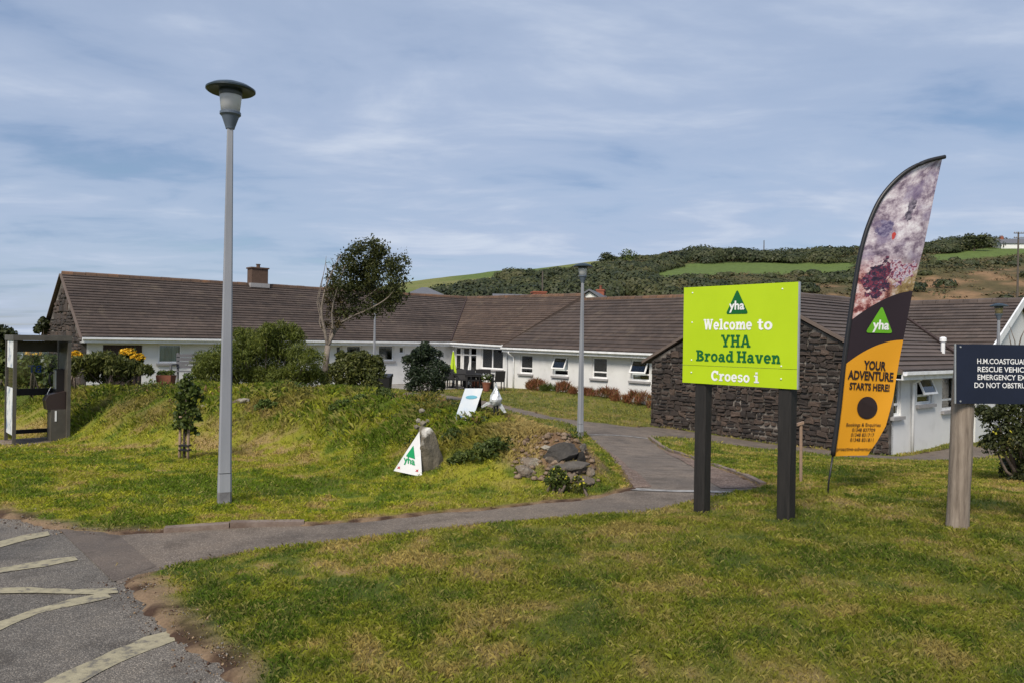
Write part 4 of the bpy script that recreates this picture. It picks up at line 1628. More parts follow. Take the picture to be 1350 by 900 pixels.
house('house', 'white flat-fronted house with windows on the skyline', p.x, p.y, p.z - 1.2, 8, 6, 1.8, 1.0, R(8), M['house_white'], M['slate'], windows=[(-2.4, .3, 1.5, 1.2), (0, .3, 1.5, 1.2), (2.4, .3, 1.5, 1.2)])
p = at(1093, 335, 242)
house('house', 'white house with steep dark gable roof on the skyline', p.x, p.y, p.z - 1.2, 5, 5.5, 1.6, 2.0, R(70), M['house_white'], M['slate'], windows=[(-1, .3, .9, 1.0)])
p = at(886, 341, 246)
house('house', 'tiny white house with red roof on the skyline', p.x, p.y, p.z - 1.5, 5, 4.5, 1.9, 1.6, R(60), M['house_white'], M['red_roof'], windows=[(0, .4, .9, 1.0)])
p = at(1334, 320, 232)
house('house', 'grey-roofed house on the skyline beside the telegraph pole', p.x, p.y, p.z - 2.0, 9, 6, 1.4, 1.6, R(-6), M['house_white'], M['slate'], chimney=(-3, 0, .8, .8, M['red_brick']))


def pole(name, label, x, y_top, y_bot, D, r, arms=False, group=None):
    a, b = at(x, y_bot, D), at(x, y_top, D)
    g = min(hz(a.x, a.y), a.z)
    root = empty(name, (a.x, a.y, g), label, 'pole', group)
    mb_ = MB()
    mb_.tube([(a.x, a.y, g - 0.3), (a.x, a.y, b.z)], [r * 1.2, r * 0.85], 8)
    mb_.build('pole_shaft', M['pole_wood'], root)
    if arms:
        for k, dz in enumerate((0.35, 1.3)):
            q = MB()
            q.box((a.x - 1.0, a.y - 0.2, b.z - dz), (2.0, 0, 0), (0, 0.12, 0), (0, 0, 0.14))
            q.build('cross_arm', M['pole_wood'], root)
            for dx in (-.85, -.45, .45, .85):
                i_ = MB()
                i_.lathe((a.x + dx, a.y - 0.14, b.z - dz + 0.14), [(.05, 0), (.09, .1), (.05, .25)], 8)
                i_.build('insulator', M['lead'], root)


pole('telegraph_pole', 'telegraph pole with cross arms standing on the bracken slope', 1342, 306, 350, 150, 0.17, True)
pole('telegraph_pole', 'thin telegraph pole on the skyline above the green sign', 1007, 317, 337, 240, 0.16)
pole('telegraph_pole', 'slim pole rising from the scrub behind the brick chimney', 715, 358, 386, 120, 0.13)
pole('telegraph_pole', 'faint pole on the skyline beside the tiny red-roofed house', 900, 327, 340, 240, 0.12)

# ------------------------------------------------------------------ street lamps
M['lamp_post'] = mat('galvanised grey post', [(0.3, (.20, .21, .235)), (0.7, (.31, .32, .345))], 3, 0.5, 0.05, 40, 0.0, 0.5, (1, 1, 0.15))
M['lamp_base'] = mat('scuffed post foot', [(0.3, (.10, .095, .10)), (0.7, (.26, .255, .26))], 6, 0.6, 0.2)
M['lamp_dark'] = mat('dark teal lamp metal', (.020, .034, .042), 3, 0.35, spec=0.5)
M['lamp_cone'] = mat('blue grey lamp collar', (.10, .125, .16), 3, 0.4)


def frosted(name, c):
    m, N, L, B = new_mat(name)
    L.new(nramp(N, L, nnoise(N, L, 6, 3, 0.5), [(0.3, tuple(x * .9 for x in c)), (0.7, c)]), B.inputs['Base Color'])
    B.inputs['Roughness'].default_value = 0.25
    t = N.new('ShaderNodeBsdfTranslucent')
    t.inputs['Color'].default_value = (*c, 1)
    mx = N.new('ShaderNodeMixShader')
    mx.inputs[0].default_value = 0.35
    L.new(B.outputs[0], mx.inputs[1])
    L.new(t.outputs[0], mx.inputs[2])
    L.new(mx.outputs[0], N['Material Output'].inputs['Surface'])
    return m


M['diffuser'] = frosted('frosted diffuser', (.90, .91, .93))
M['diffuser_old'] = frosted('yellowed diffuser', (.52, .44, .24))


def local(mb_, name, m, parent, smooth=False):
    """a part whose vertices are in its parent's own frame"""
    o = link(name, mb_.mesh(name), m, None, smooth)
    o.parent = parent
    return o


lamp = empty('street_lamp', (0, 0, 0))
HT = 4.5


def sq(z0, z1, r0, r1, n=8):
    m_ = MB()
    ring = lambda r, z: [(r * a, r * b, z) for a, b in ((1, .75), (.75, 1), (-.75, 1), (-1, .75), (-1, -.75), (-.75, -1), (.75, -1), (1, -.75))]
    m_.add(ring(r0, z0) + ring(r1, z1), [tuple(range(8))[::-1], tuple(range(8, 16))] + [(i, (i + 1) % 8, 8 + (i + 1) % 8, 8 + i) for i in range(8)])
    return m_


local(sq(0.36, 4.03, .066, .030), 'post', M['lamp_post'], lamp)
local(sq(-0.3, 0.16, .072, .070), 'post_foot', M['lamp_base'], lamp)
local(sq(0.16, 0.352, .0705, .068), 'access_door', M['lamp_post'], lamp)
m_ = MB()
m_.lathe((0, 0, 0), [(.045, 4.00), (.05, 4.02), (.088, 4.13), (.108, 4.15), (.108, 4.175), (.07, 4.18)], 28)
local(m_, 'collar', M['lamp_cone'], lamp, False)
m_ = MB()
m_.lathe((0, 0, 0), [(.094, 4.178), (.112, 4.34), (.113, 4.35)], 28)
local(m_, 'diffuser', M['diffuser'], lamp, True)
m_ = MB()
m_.lathe((0, 0, 0), [(.115, 4.35), (.118, 4.41)], 28)
local(m_, 'diffuser_band', M['lamp_cone'], lamp, True)
m_ = MB()
m_.lathe((0, 0, 0), [(.10, 4.405), (.235, 4.392), (.252, 4.405), (.252, 4.422), (.20, 4.455), (.10, 4.49), (.03, 4.50)], 40)
local(m_, 'canopy', M['lamp_dark'], lamp, False)
LAMP_SPOTS = [((-3.03, 8.06), 1.0, 24, 'tall street lamp with dark disc hood beside the sapling'),
              ((1.80, 19.6), 1.0, 30, 'grey street lamp with disc hood standing beside the tarmac path'),
              ((13.4, 20.9), 0.90, 12, 'street lamp with yellowed lantern in front of the white gable'),
              ((-6.6, 36.4), 0.97, 40, 'street lamp with pale post partly hidden by the windswept tree')]
for i, ((x, y), s, a, lab) in enumerate(LAMP_SPOTS):
    o = lamp if i == 0 else copy_tree(lamp)
    o.location = (x, y, hz(x, y))
    o.scale = (s, s, s)
    o.rotation_euler = (0, 0, R(a))
    tag(o, lab, 'street lamp', 'street lamps')
    if i == 2:
        for c in o.children:
            if c.name.split('.')[0] == 'diffuser':
                c.data = c.data.copy()
                c.data.materials[0] = M['diffuser_old']

# ------------------------------------------------------------------ lettering
GLY = {}


def text_mesh(s, size=1.0, bold=0.0, align='LEFT', shear=0.0, space=1.0):
    """flat outline lettering as (verts, faces) in x-y, baseline at 0"""
    key = (s, bold, align, shear, space)
    if key not in GLY:
        cu = bpy.data.curves.new('lettering', 'FONT')
        cu.body = s
        cu.size = 1.0
        cu.offset = bold
        cu.align_x = align
        cu.shear = shear
        cu.space_character = space
        cu.resolution_u = 3
        cu.fill_mode = 'FRONT'
        ob = bpy.data.objects.new('lettering', cu)
        COL.objects.link(ob)
        dg = bpy.context.evaluated_depsgraph_get()
        me_ = bpy.data.meshes.new_from_object(ob.evaluated_get(dg))
        GLY[key] = ([v.co.to_2d() for v in me_.vertices], [tuple(p_.vertices) for p_ in me_.polygons])
        bpy.data.objects.remove(ob)
        bpy.data.curves.remove(cu)
        bpy.data.meshes.remove(me_)
    v_, f_2 = GLY[key]
    return [p_ * size for p_ in v_], f_2


def _bar(x0, y0, x1, y1):
    return [[(x0, y0), (x1, y0), (x1, y1), (x0, y1)]]


def _leg(x0, y0, x1, y1, t):
    return [[(x0 - t / 2, y0), (x0 + t / 2, y0), (x1 + t / 2, y1), (x1 - t / 2, y1)]]


def _arc(cx, cy, rx, ry, a0, a1, t, n=22):
    out = []
    for i in range(n):
        p, q = R(a0 + (a1 - a0) * i / n), R(a0 + (a1 - a0) * (i + 1) / n)
        ix, iy = rx - t, ry - t * .82
        out.append([(cx + rx * math.cos(p), cy + ry * math.sin(p)), (cx + rx * math.cos(q), cy + ry * math.sin(q)), (cx + ix * math.cos(q), cy + iy * math.sin(q)), (cx + ix * math.cos(p), cy + iy * math.sin(p))])
    return [out]


def _flat(*gs):
    """each stroke as its own list of quads"""
    out = []
    for g in gs:
        for q in g:
            out.append(q if isinstance(q[0], list) else [q])
    return out


b_, l_, a_c = _bar, _leg, _arc
SLAB = {
    'W': (.96, _flat(l_(.13, .75, .29, 0, .18), l_(.46, .75, .30, 0, .13), l_(.47, .75, .65, 0, .18), l_(.84, .75, .67, 0, .13), b_(0, .64, .28, .75), b_(.34, .64, .58, .75), b_(.71, .64, .96, .75))),
    'e': (.55, _flat(a_c(.275, .27, .275, .285, 0, 318, .165), b_(.10, .215, .53, .325))),
    'l': (.36, _flat(b_(.09, 0, .27, .75), b_(0, 0, .36, .115), b_(0, .635, .2, .75))),
    'c': (.52, _flat(a_c(.275, .27, .275, .285, 48, 318, .17), b_(.38, .34, .50, .52))),
    'o': (.57, _flat(a_c(.285, .27, .285, .285, 0, 360, .17))),
    'm': (.94, _flat(b_(.07, 0, .24, .54), b_(0, .43, .16, .54), a_c(.37, .30, .20, .255, 0, 175, .165), b_(.40, 0, .57, .31), a_c(.70, .30, .20, .255, 0, 175, .165), b_(.73, 0, .90, .31), b_(0, 0, .30, .11), b_(.35, 0, .62, .11), b_(.68, 0, .96, .11))),
    'n': (.64, _flat(b_(.07, 0, .24, .54), b_(0, .43, .16, .54), a_c(.38, .30, .21, .255, 0, 175, .165), b_(.42, 0, .59, .31), b_(0, 0, .30, .11), b_(.36, 0, .65, .11))),
    't': (.42, _flat(b_(.10, .14, .27, .70), b_(0, .43, .40, .54), a_c(.275, .165, .175, .18, 180, 335, .16))),
    'Y': (.76, _flat(l_(.13, .75, .36, .30, .19), l_(.63, .75, .40, .30, .17), b_(.295, 0, .47, .36), b_(0, .635, .28, .75), b_(.49, .635, .76, .75), b_(.19, 0, .57, .115))),
    'H': (.78, _flat(b_(.08, 0, .26, .75), b_(.52, 0, .70, .75), b_(.2, .31, .56, .44), b_(0, 0, .34, .115), b_(0, .635, .34, .75), b_(.44, 0, .78, .115), b_(.44, .635, .78, .75))),
    'A': (.82, _flat(l_(.37, .75, .13, 0, .15), l_(.43, .75, .67, 0, .19), b_(.22, .17, .58, .285), b_(0, 0, .28, .115), b_(.52, 0, .82, .115))),
    'B': (.68, _flat(b_(.08, 0, .26, .75), b_(0, 0, .34, .115), b_(0, .635, .32, .75), a_c(.30, .56, .31, .19, -90, 90, .165), a_c(.32, .21, .36, .21, -90, 90, .175), b_(.2, .345, .36, .445))),
    'r': (.49, _flat(b_(.08, 0, .25, .54), b_(0, .43, .2, .54), b_(0, 0, .34, .11), a_c(.37, .27, .20, .285, 40, 170, .15))),
    'a': (.58, _flat(a_c(.225, .165, .225, .18, 0, 360, .15), b_(.33, .02, .50, .36), a_c(.275, .345, .225, .21, 0, 165, .155), b_(.42, 0, .58, .11))),
    'd': (.64, _flat(a_c(.265, .27, .265, .285, 0, 360, .165), b_(.38, 0, .55, .75), b_(.26, .64, .46, .75), b_(.48, 0, .64, .11))),
    'v': (.62, _flat(l_(.13, .54, .29, 0, .18), l_(.50, .54, .34, 0, .15), b_(0, .43, .27, .54), b_(.38, .43, .62, .54))),
    's': (.48, _flat(a_c(.245, .385, .225, .17, 15, 262, .14), a_c(.235, .16, .235, .175, -165, 82, .14))),
    'C': (.72, _flat(a_c(.37, .375, .37, .39, 42, 318, .195), b_(.54, .47, .68, .74))),
    'i': (.38, _flat(b_(.10, 0, .28, .54), b_(0, .43, .2, .54), b_(0, 0, .38, .11), b_(.10, .62, .28, .77))),
}


def slab_text(s, cap, width):
    """slab-serif lettering: (verts with a small depth step for each stroke, faces), centred on x, fitted to a width"""
    vs_, fs_, x = [], [], 0.0
    for ch in s:
        if ch == ' ':
            x += 0.22
            continue
        w, strokes = SLAB[ch]
        for k, st in enumerate(strokes):
            for q in st:
                b = len(vs_)
                vs_ += [(p[0] + x, p[1], k * .0003) for p in q]
                fs_.append((b, b + 1, b + 2, b + 3))
        x += w + 0.045
    x -= 0.045
    kx, ky = width / x, cap / 0.75
    return [Vector(((p[0] - x / 2) * kx, p[1] * ky, p[2])) for p in vs_], fs_


def put_text(vf, name, origin, ax, az, out, m, parent, is_local=True):
    """lays flat lettering on a plane as thin raised letters"""
    v_, f_2 = vf
    o_, ax, az, out = Vector(origin), Vector(ax), Vector(az), Vector(out)
    nn = Vector(ax).cross(Vector(az))
    vs_ = [o_ + ax * p_[0] + az * p_[1] + out + nn * (p_[2] if len(p_) > 2 else 0) for p_ in v_]
    me_ = bpy.data.meshes.new(name)
    me_.from_pydata([tuple(p_) for p_ in vs_], [], f_2)
    me_.update()
    ob = link(name, me_, m)
    ob.parent = parent
    if not is_local:
        ob.matrix_parent_inverse = wmat(parent).inverted()
    return ob


def round_tri(w, h, r=0.12, n=5):
    """upright triangle with rounded corners, base at 0, centred"""
    P = [Vector((-w / 2, 0)), Vector((w / 2, 0)), Vector((0, h))]
    out = []
    for i in range(3):
        a, b, c = P[i - 1], P[i], P[(i + 1) % 3]
        e1, e2 = (a - b).normalized(), (c - b).normalized()
        p1, p2 = b + e1 * r * w, b + e2 * r * w
        for k in range(n + 1):
            t = k / n
            out.append(p1 * (1 - t) ** 2 + b * 2 * t * (1 - t) + p2 * t * t)
    return out, [tuple(range(len(out)))]


M['lime'] = mat('lime green sign face', [(0.3, (.40, .56, .006)), (0.7, (.45, .62, .010))], 1.5, 0.38, spec=0.4)
M['deep_green'] = mat('dark green vinyl', (.005, .115, .024), 3, 0.4)
M['white_vinyl'] = mat('white vinyl', (.80, .80, .80), 3, 0.4)
M['alu'] = mat('aluminium edge', (.50, .51, .52), 5, 0.4, metal=0.6)
M['black_wood'] = mat('black painted timber', [(0.3, (.010, .009, .009)), (0.7, (.026, .023, .021))], 6, 0.6, 0.3, 40, stretch=(6, 6, .6))
M['black'] = mat('black plastic', (.012, .012, .013), 3, 0.5)

# ------------------------------------------------------------------ welcome sign on two black posts
BA, BB = Vector((1.876, 8.30, 0)), Vector((2.75, 7.30, 0))
bw = (BB - BA).length
bc_ = (BA + BB) / 2
bz0, bz1 = 1.285, 2.315
sign = empty('welcome_sign', (bc_.x, bc_.y, hz(bc_.x, bc_.y)), 'lime green welcome sign board on two black timber posts', 'sign')
g0 = sign.location.z
sign.rotation_euler = (0, 0, math.atan2((BB - BA).y, (BB - BA).x))
for t in (0.159, 0.893):
    x = (t - 0.5) * bw
    pw = bc_ + (BB - BA).normalized() * x
    gp = hz(pw.x, pw.y) - g0
    m_ = MB()
    s_ = 0.068
    c8 = [(1, .8), (.8, 1), (-.8, 1), (-1, .8), (-1, -.8), (-.8, -1), (.8, -1), (1, -.8)]
    m_.add([(x + a * s_, 0.085 + b * s_, z) for z in (gp - .4, bz1 - g0 - .1) for a, b in c8], [tuple(range(8))[::-1], tuple(range(8, 16))] + [(i, (i + 1) % 8, 8 + (i + 1) % 8, 8 + i) for i in range(8)])
    local(m_, 'post', M['black_wood'], sign)
m_ = MB()
zb, zt, zs = bz0 - g0, bz1 - g0, bz0 - g0 + 0.19
m_.box((-bw / 2, -0.006, zs + .003), (bw, 0, 0), (0, 0.02, 0), (0, 0, zt - zs - .003))
board = local(m_, 'board', M['lime'], sign)
m_ = MB()
m_.box((-bw / 2 - .004, -0.002, zb), (bw + .004, 0, 0), (0, 0.02, 0), (0, 0, zs - zb))
board2 = local(m_, 'lower_board', M['lime'], sign)
m_ = MB()
m_.box((bw / 2 + .001, -0.006, zb), (.012, 0, 0), (0, 0.024, 0), (0, 0, zt - zb))
local(m_, 'edge_trim', M['alu'], sign)
bh = zt - zb
zf = lambda f: zt - f * bh
AX, AZ = (1, 0, 0), (0, 0, 1)
put_text(round_tri(.265, .255), 'logo_triangle', (0, -.0095, zf(.29)), AX, AZ, (0, 0, 0), M['deep_green'], board)
put_text(text_mesh('yha', .125, .028, 'CENTER'), 'logo_lettering', (0.0, -.0125, zf(.245)), AX, AZ, (0, 0, 0), M['white_vinyl'], board)
put_text(slab_text('Welcome', .112, .575), 'lettering', (-.1125, -.0095, zf(.447)), AX, AZ, (0, 0, 0), M['white_vinyl'], board)
put_text(slab_text('to', .112, .165), 'lettering', (.3175, -.0095, zf(.447)), AX, AZ, (0, 0, 0), M['white_vinyl'], board)
put_text(slab_text('YHA', .125, .345), 'lettering', (-.01, -.0095, zf(.618)), AX, AZ, (0, 0, 0), M['deep_green'], board)
put_text(slab_text('Broad', .118, .462), 'lettering', (-.259, -.0095, zf(.768)), AX, AZ, (0, 0, 0), M['deep_green'], board)
put_text(slab_text('Haven', .118, .485), 'lettering', (.2475, -.0095, zf(.768)), AX, AZ, (0, 0, 0), M['deep_green'], board)
put_text(slab_text('Croeso', .105, .455), 'lettering', (-.0725, -.0055, zf(.962)), AX, AZ, (0, 0, 0), M['white_vinyl'], board2)
put_text(slab_text('i', .105, .055), 'lettering', (.2325, -.0055, zf(.962)), AX, AZ, (0, 0, 0), M['white_vinyl'], board2)
for x, fz_ in ((-.55, .06), (.50, .06), (-.55, .37), (-.55, .76), (.50, .79), (-.55, .89), (.50, .91)):
    m_ = MB()
    m_.lathe((0, 0, 0), [(.009, 0), (.007, .004), (.003, .006)], 10)
    o = local(m_, 'bolt_cap', M['white_vinyl'], board if fz_ < .8 else board2)
    o.location = (x, -.007, zf(fz_))
    o.rotation_euler = (R(90), 0, 0)

# ------------------------------------------------------------------ feather banner
FD = 9.2
pole_px = [(1090, 653), (1092.5, 635), (1098, 600), (1106, 540), (1113, 474), (1120, 422), (1127, 375), (1135, 331), (1146, 294), (1163, 259), (1190, 230), (1219, 214), (1246, 207)]
fb = ground_at(1090, 653)
FD = fb.y
flag = empty('feather_banner', fb, 'tall feather-shaped advertising banner with orange and photo panels on a black pole', 'banner')
M['flag_pole'] = mat('black fibre pole', (.018, .018, .021), 4, 0.4)
m_ = MB()
pp = [at(x, y, FD) for x, y in pole_px]
pp[0].z -= 0.2
m_.tube(pp[:3], [.011, .011, .012], 8)
m_.build('ground_spike', M['flag_pole'], flag, True)


def spline(pts, n):
    """Catmull-Rom through points, n per span"""
    out = []
    for i in range(len(pts) - 1):
        p0, p1, p2, p3 = pts[max(i - 1, 0)], pts[i], pts[i + 1], pts[min(i + 2, len(pts) - 1)]
        for k in range(n):
            t = k / n
            out.append(0.5 * ((2 * p1) + (p2 - p0) * t + (2 * p0 - 5 * p1 + 4 * p2 - p3) * t * t + (3 * p1 - p0 - 3 * p2 + p3) * t ** 3))
    return out + [pts[-1]]


m_ = MB()
sp = spline(pp[2:], 6)
m_.tube(sp, [.030 - .006 * i / len(sp) for i in range(len(sp))], 8)
m_.build('pole_sleeve', M['flag_pole'], flag, True)
LX = spline([Vector(q) for q in pole_px[2:]], 8)
RXP = [(1148, 600), (1160, 583), (1172, 562), (1183, 525), (1198, 449), (1211, 383), (1225, 325), (1237, 254), (1247, 208)]
ly, lx = np.array([q.y for q in LX])[::-1], np.array([q.x for q in LX])[::-1]
ry, rx = np.array([q[1] for q in RXP], float)[::-1], np.array([q[0] for q in RXP], float)[::-1]
fl_x = lambda y: float(np.interp(y, ly, lx))
fr_x = lambda y: float(np.interp(y, ry, rx))


def cloth(px_, py_):
    """the banner's cloth: a shallow billow that tightens towards the pole"""
    L0, R0 = fl_x(py_), fr_x(py_)
    u = (px_ - L0) / max(R0 - L0, 1e-3)
    p_ = at(px_, py_, FD)
    k = math.sin(u * 2.6 + py_ * 0.013) * 0.035 * u + math.sin(py_ * 0.045 + u * 5) * 0.007 * u + u * 0.10
    return p_ + Vector((0, k, 0))


NU, NVV = 22, 110
vs_, uvs, fs_ = [], [], []
for j in range(NVV + 1):
    py_ = 208.5 + (601 - 208.5) * j / NVV
    for i in range(NU + 1):
        u = i / NU
        q = cloth(fl_x(py_) + u * (fr_x(py_) - fl_x(py_)), py_)
        vs_.append(tuple(q))
        uvs.append((u, py_ / 900))
for j in range(NVV):
    for i in range(NU):
        a = j * (NU + 1) + i
        fs_.append((a, a + 1, a + NU + 2, a + NU + 1))
me = bpy.data.meshes.new('banner_cloth')
me.from_pydata(vs_, [], fs_)
uvl = me.uv_layers.new(name='print')
for lp in me.loops:
    uvl.data[lp.index].uv = uvs[lp.vertex_index]
me.update()
m, N, L, B = new_mat('banner print')
uvn = N.new('ShaderNodeUVMap')
uvn.uv_map = 'print'
sxyz = N.new('ShaderNodeSeparateXYZ')
L.new(uvn.outputs[0], sxyz.inputs[0])
U_, V_ = sxyz.outputs[0], nmath(N, L, 'MULTIPLY', sxyz.outputs[1], 900)
iu = nmath(N, L, 'SUBTRACT', 1.0, U_)
up_edge = nmath(N, L, 'ADD', nmath(N, L, 'MULTIPLY', nmath(N, L, 'POWER', iu, 1.7), 41), 383)
lo_edge = nmath(N, L, 'ADD', nmath(N, L, 'MULTIPLY', nmath(N, L, 'POWER', iu, 2.0), 34), 448)
in_dark = nmath(N, L, 'GREATER_THAN', V_, up_edge)
in_orange = nmath(N, L, 'GREATER_THAN', V_, lo_edge)
mp = N.new('ShaderNodeMapping')
mp.inputs['Scale'].default_value = (1.6, 20, 1)
mp.inputs['Rotation'].default_value = (0, 0, R(14))
L.new(uvn.outputs[0], mp.inputs[0])
ph = nnoise(N, L, 2.0, 9, 0.74, mp.outputs[0])
photo = nramp(N, L, ph, [(0.33, (.06, .04, .08)), (0.43, (.24, .18, .24)), (0.49, (.46, .38, .44)), (0.55, (.66, .58, .63)), (0.63, (.86, .82, .85))])
n2_ = nnoise(N, L, 1.2, 5, 0.6, mp.outputs[0])
photo = nmix(N, L, nramp(N, L, n2_, [(0.50, (0,) * 3), (0.62, (.6,) * 3)]), photo, (.22, .17, .30))
warm = nmath(N, L, 'MULTIPLY', nmath(N, L, 'SUBTRACT', V_, 335), 1 / 30, True)
n4_ = nnoise(N, L, 3.2, 7, 0.72, mp.outputs[0])
lowp = nramp(N, L, n4_, [(0.34, (.035, .012, .022)), (0.44, (.22, .05, .05)), (0.50, (.50, .24, .22)), (0.57, (.70, .52, .50)), (0.68, (.84, .76, .76))])
rock = nramp(N, L, n4_, [(0.38, (.05, .028, .04)), (0.47, (.20, .13, .05)), (0.56, (.34, .24, .10)), (0.66, (.62, .52, .48))])
lowp = nmix(N, L, nmath(N, L, 'MULTIPLY', nmath(N, L, 'SUBTRACT', U_, 0.5), 4, True), lowp, rock)
photo = nmix(N, L, warm, photo, lowp)
vor = N.new('ShaderNodeTexVoronoi')
mp2 = N.new('ShaderNodeMapping')
mp2.inputs['Scale'].default_value = (13, 110, 1)
L.new(uvn.outputs[0], mp2.inputs[0])
vor.inputs['Scale'].default_value = 1
L.new(mp2.outputs[0], vor.inputs['Vector'])


def blob(cu_, cv_, ru, rv):
    a = nmath(N, L, 'POWER', nmath(N, L, 'DIVIDE', nmath(N, L, 'SUBTRACT', U_, cu_), ru), 2)
    b = nmath(N, L, 'POWER', nmath(N, L, 'DIVIDE', nmath(N, L, 'SUBTRACT', V_, cv_), rv), 2)
    d_ = nmath(N, L, 'ADD', nmath(N, L, 'ADD', a, b), nmath(N, L, 'MULTIPLY', nmath(N, L, 'SUBTRACT', n4_, 0.5), 7.0))
    return nmath(N, L, 'LESS_THAN', d_, 1.0)


n5_ = nnoise(N, L, 9.0, 4, 0.7, mp.outputs[0])
crowd = nramp(N, L, n5_, [(0.36, (.06, .04, .10)), (0.45, (.34, .06, .10)), (0.52, (.72, .64, .70)), (0.60, (.20, .14, .26)), (0.68, (.60, .50, .58))])
photo = nmix(N, L, blob(.72, 357, .24, 17), photo, crowd)
fig = nramp(N, L, n5_, [(0.40, (.020, .012, .03)), (0.50, (.05, .03, .07)), (0.56, (.26, .025, .04)), (0.62, (.09, .06, .14)), (0.70, (.55, .38, .36))])
photo = nmix(N, L, blob(.34, 368, .20, 26), photo, fig)
photo = nmix(N, L, blob(.28, 300, .13, 11), photo, nramp(N, L, n5_, [(0.42, (.10, .08, .18)), (0.6, (.30, .26, .38))]))
photo = nmix(N, L, blob(.62, 272, .07, 17), photo, nramp(N, L, n5_, [(0.42, (.05, .04, .07)), (0.6, (.28, .24, .30))]))
photo = nmix(N, L, blob(.45, 311, .03, 5), photo, (.55, .06, .05))
base = nmix(N, L, in_dark, photo, (.022, .012, .018))
base = nmix(N, L, in_orange, base, (.78, .345, .012))
L.new(base, B.inputs['Base Color'])
B.inputs['Roughness'].default_value = 0.7
tr = N.new('ShaderNodeBsdfTranslucent')
L.new(base, tr.inputs['Color'])
mxs = N.new('ShaderNodeMixShader')
mxs.inputs[0].default_value = 0.22
L.new(B.outputs[0], mxs.inputs[1])
L.new(tr.outputs[0], mxs.inputs[2])
L.new(mxs.outputs[0], N['Material Output'].inputs['Surface'])
M['banner'] = m
cl_o = link('cloth', me, M['banner'], flag, True)
M['logo_green'] = mat('leaf green print', (.115, .36, .012), 3, 0.6)
M['print_dark'] = mat('dark brown print', (.022, .012, .012), 3, 0.6)
M['print_white'] = mat('white print', (.76, .76, .76), 3, 0.6)


def print_on_cloth(vf, name, x, y, m, tilt=0.0, slant=0.0, lift=0.010):
    """lettering that follows the cloth; x, y the foot of the line, sizes in the same measure"""
    v_, f_2 = vf
    vs2 = []
    for p_ in v_:
        q = cloth(x + p_[0] + slant * p_[1], y - p_[1] + tilt * p_[0])
        vs2.append(tuple(q - Vector((0, lift, 0))))
    me_ = bpy.data.meshes.new(name)
    me_.from_pydata(vs2, [], f_2)
    me_.update()
    return link(name, me_, m, cl_o)


def fit(s, h, w, bold=0.02):
    v_, f_2 = text_mesh(s, 1.0, bold)
    x0, x1 = min(p_.x for p_ in v_), max(p_.x for p_ in v_)
    return [Vector(((p_.x - (x0 + x1) / 2) * w / (x1 - x0), p_.y * h / .72)) for p_ in v_], f_2


print_on_cloth(round_tri(40, 36), 'logo_triangle', 1162, 439, M['logo_green'], 0.02, 0.10)
print_on_cloth(fit('yha', 12.5, 24, .03), 'logo_lettering', 1164, 434, M['print_white'], 0.03, 0.1, 0.013)
print_on_cloth(fit('YOUR', 11.5, 33, .036), 'lettering', 1156.5, 487, M['print_dark'], 0.06, 0.08)
print_on_cloth(fit('ADVENTURE', 11.5, 66, .036), 'lettering', 1150.5, 500.5, M['print_dark'], 0.06, 0.08)
print_on_cloth(fit('STARTS HERE!', 9, 58, .036), 'lettering', 1149, 514, M['print_dark'], 0.06, 0.08)
disc = ([Vector((14.5 * math.cos(k * math.pi / 20), 14.8 * math.sin(k * math.pi / 20))) for k in range(40)], [tuple(range(40))])
print_on_cloth(disc, 'logo_disc', 1146.5, 537.5, M['print_dark'], 0.04, 0.05)
star = ([Vector(((6.5 if k % 2 == 0 else 1.3) * math.cos(k * math.pi / 5 + .5), (6.5 if k % 2 == 0 else 1.3) * math.sin(k * math.pi / 5 + .5))) for k in range(10)], [tuple(range(10))])
M['print_rust'] = mat('rust print', (.20, .075, .03), 3, 0.6)
print_on_cloth(star, 'logo_star', 1146.5, 537.5, M['print_rust'], 0.04, 0.05, 0.013)
for s, y, w, x in (('Bookings & Enquiries', 562, 48, 1140.5), ('01348 837709', 569, 32, 1141), ('01348 831717', 575.5, 32, 1139.5), ('01348 831811', 582, 32, 1138.5), ('proactive-adventure', 594, 52, 1129)):
    print_on_cloth(fit(s, 4.6, w, .01), 'lettering', x, y, M['print_dark'], 0.02, 0.14)

# ------------------------------------------------------------------ coastguard sign on a timber post
M['timber'] = mat('weathered round timber', [(0.25, (.11, .085, .066)), (0.5, (.24, .195, .155)), (0.8, (.36, .305, .25))], 5, 0.9, 0.5, 25, stretch=(5, 5, .5))
M['navy'] = mat('navy sign face', (.010, .014, .032), 3, 0.4)
cgp = ground_at(1260, 700)
cg = empty('coastguard_sign', cgp, 'navy blue sign with white lettering on a weathered round timber post', 'sign')
D2 = cgp.y
topp = at(1275, 452, D2)
for k, off in enumerate((0.0, 0.94)):
    b0 = Vector((cgp.x + off, cgp.y + off * .25, hz(cgp.x + off, cgp.y + off * .25) - .4))
    t0 = Vector((topp.x + off, cgp.y + off * .25 + .02, topp.z - .01))
    m_ = MB()
    pts, rs = [], []
    for i in range(9):
        pts.append(b0.lerp(t0, i / 8) + Vector((random.uniform(-.004, .004), random.uniform(-.004, .004), 0)))
        rs.append(.097 + random.uniform(-.003, .003) - .006 * i / 8)
    m_.tube(pts, rs, 16)
    m_.build('post', M['timber'], cg, True)
q00 = at(1261, 531.5, D2 - .13)
q01 = at(1261, 453, D2 - .13)
q10 = at(1398, 533.5, D2 - .02)
ax = Vector((q10.x - q00.x, q10.y - q00.y, 0))
wB = ax.length
ax.normalize()
lean = (q01 - q00) / (q01 - q00).length
out_n = Vector((ax.y, -ax.x, 0))
m_ = MB()
m_.box(q00, ax * wB, -out_n * .012, lean * (q01 - q00).length)
cgb = m_.build('board', M['navy'], cg)
m_ = MB()
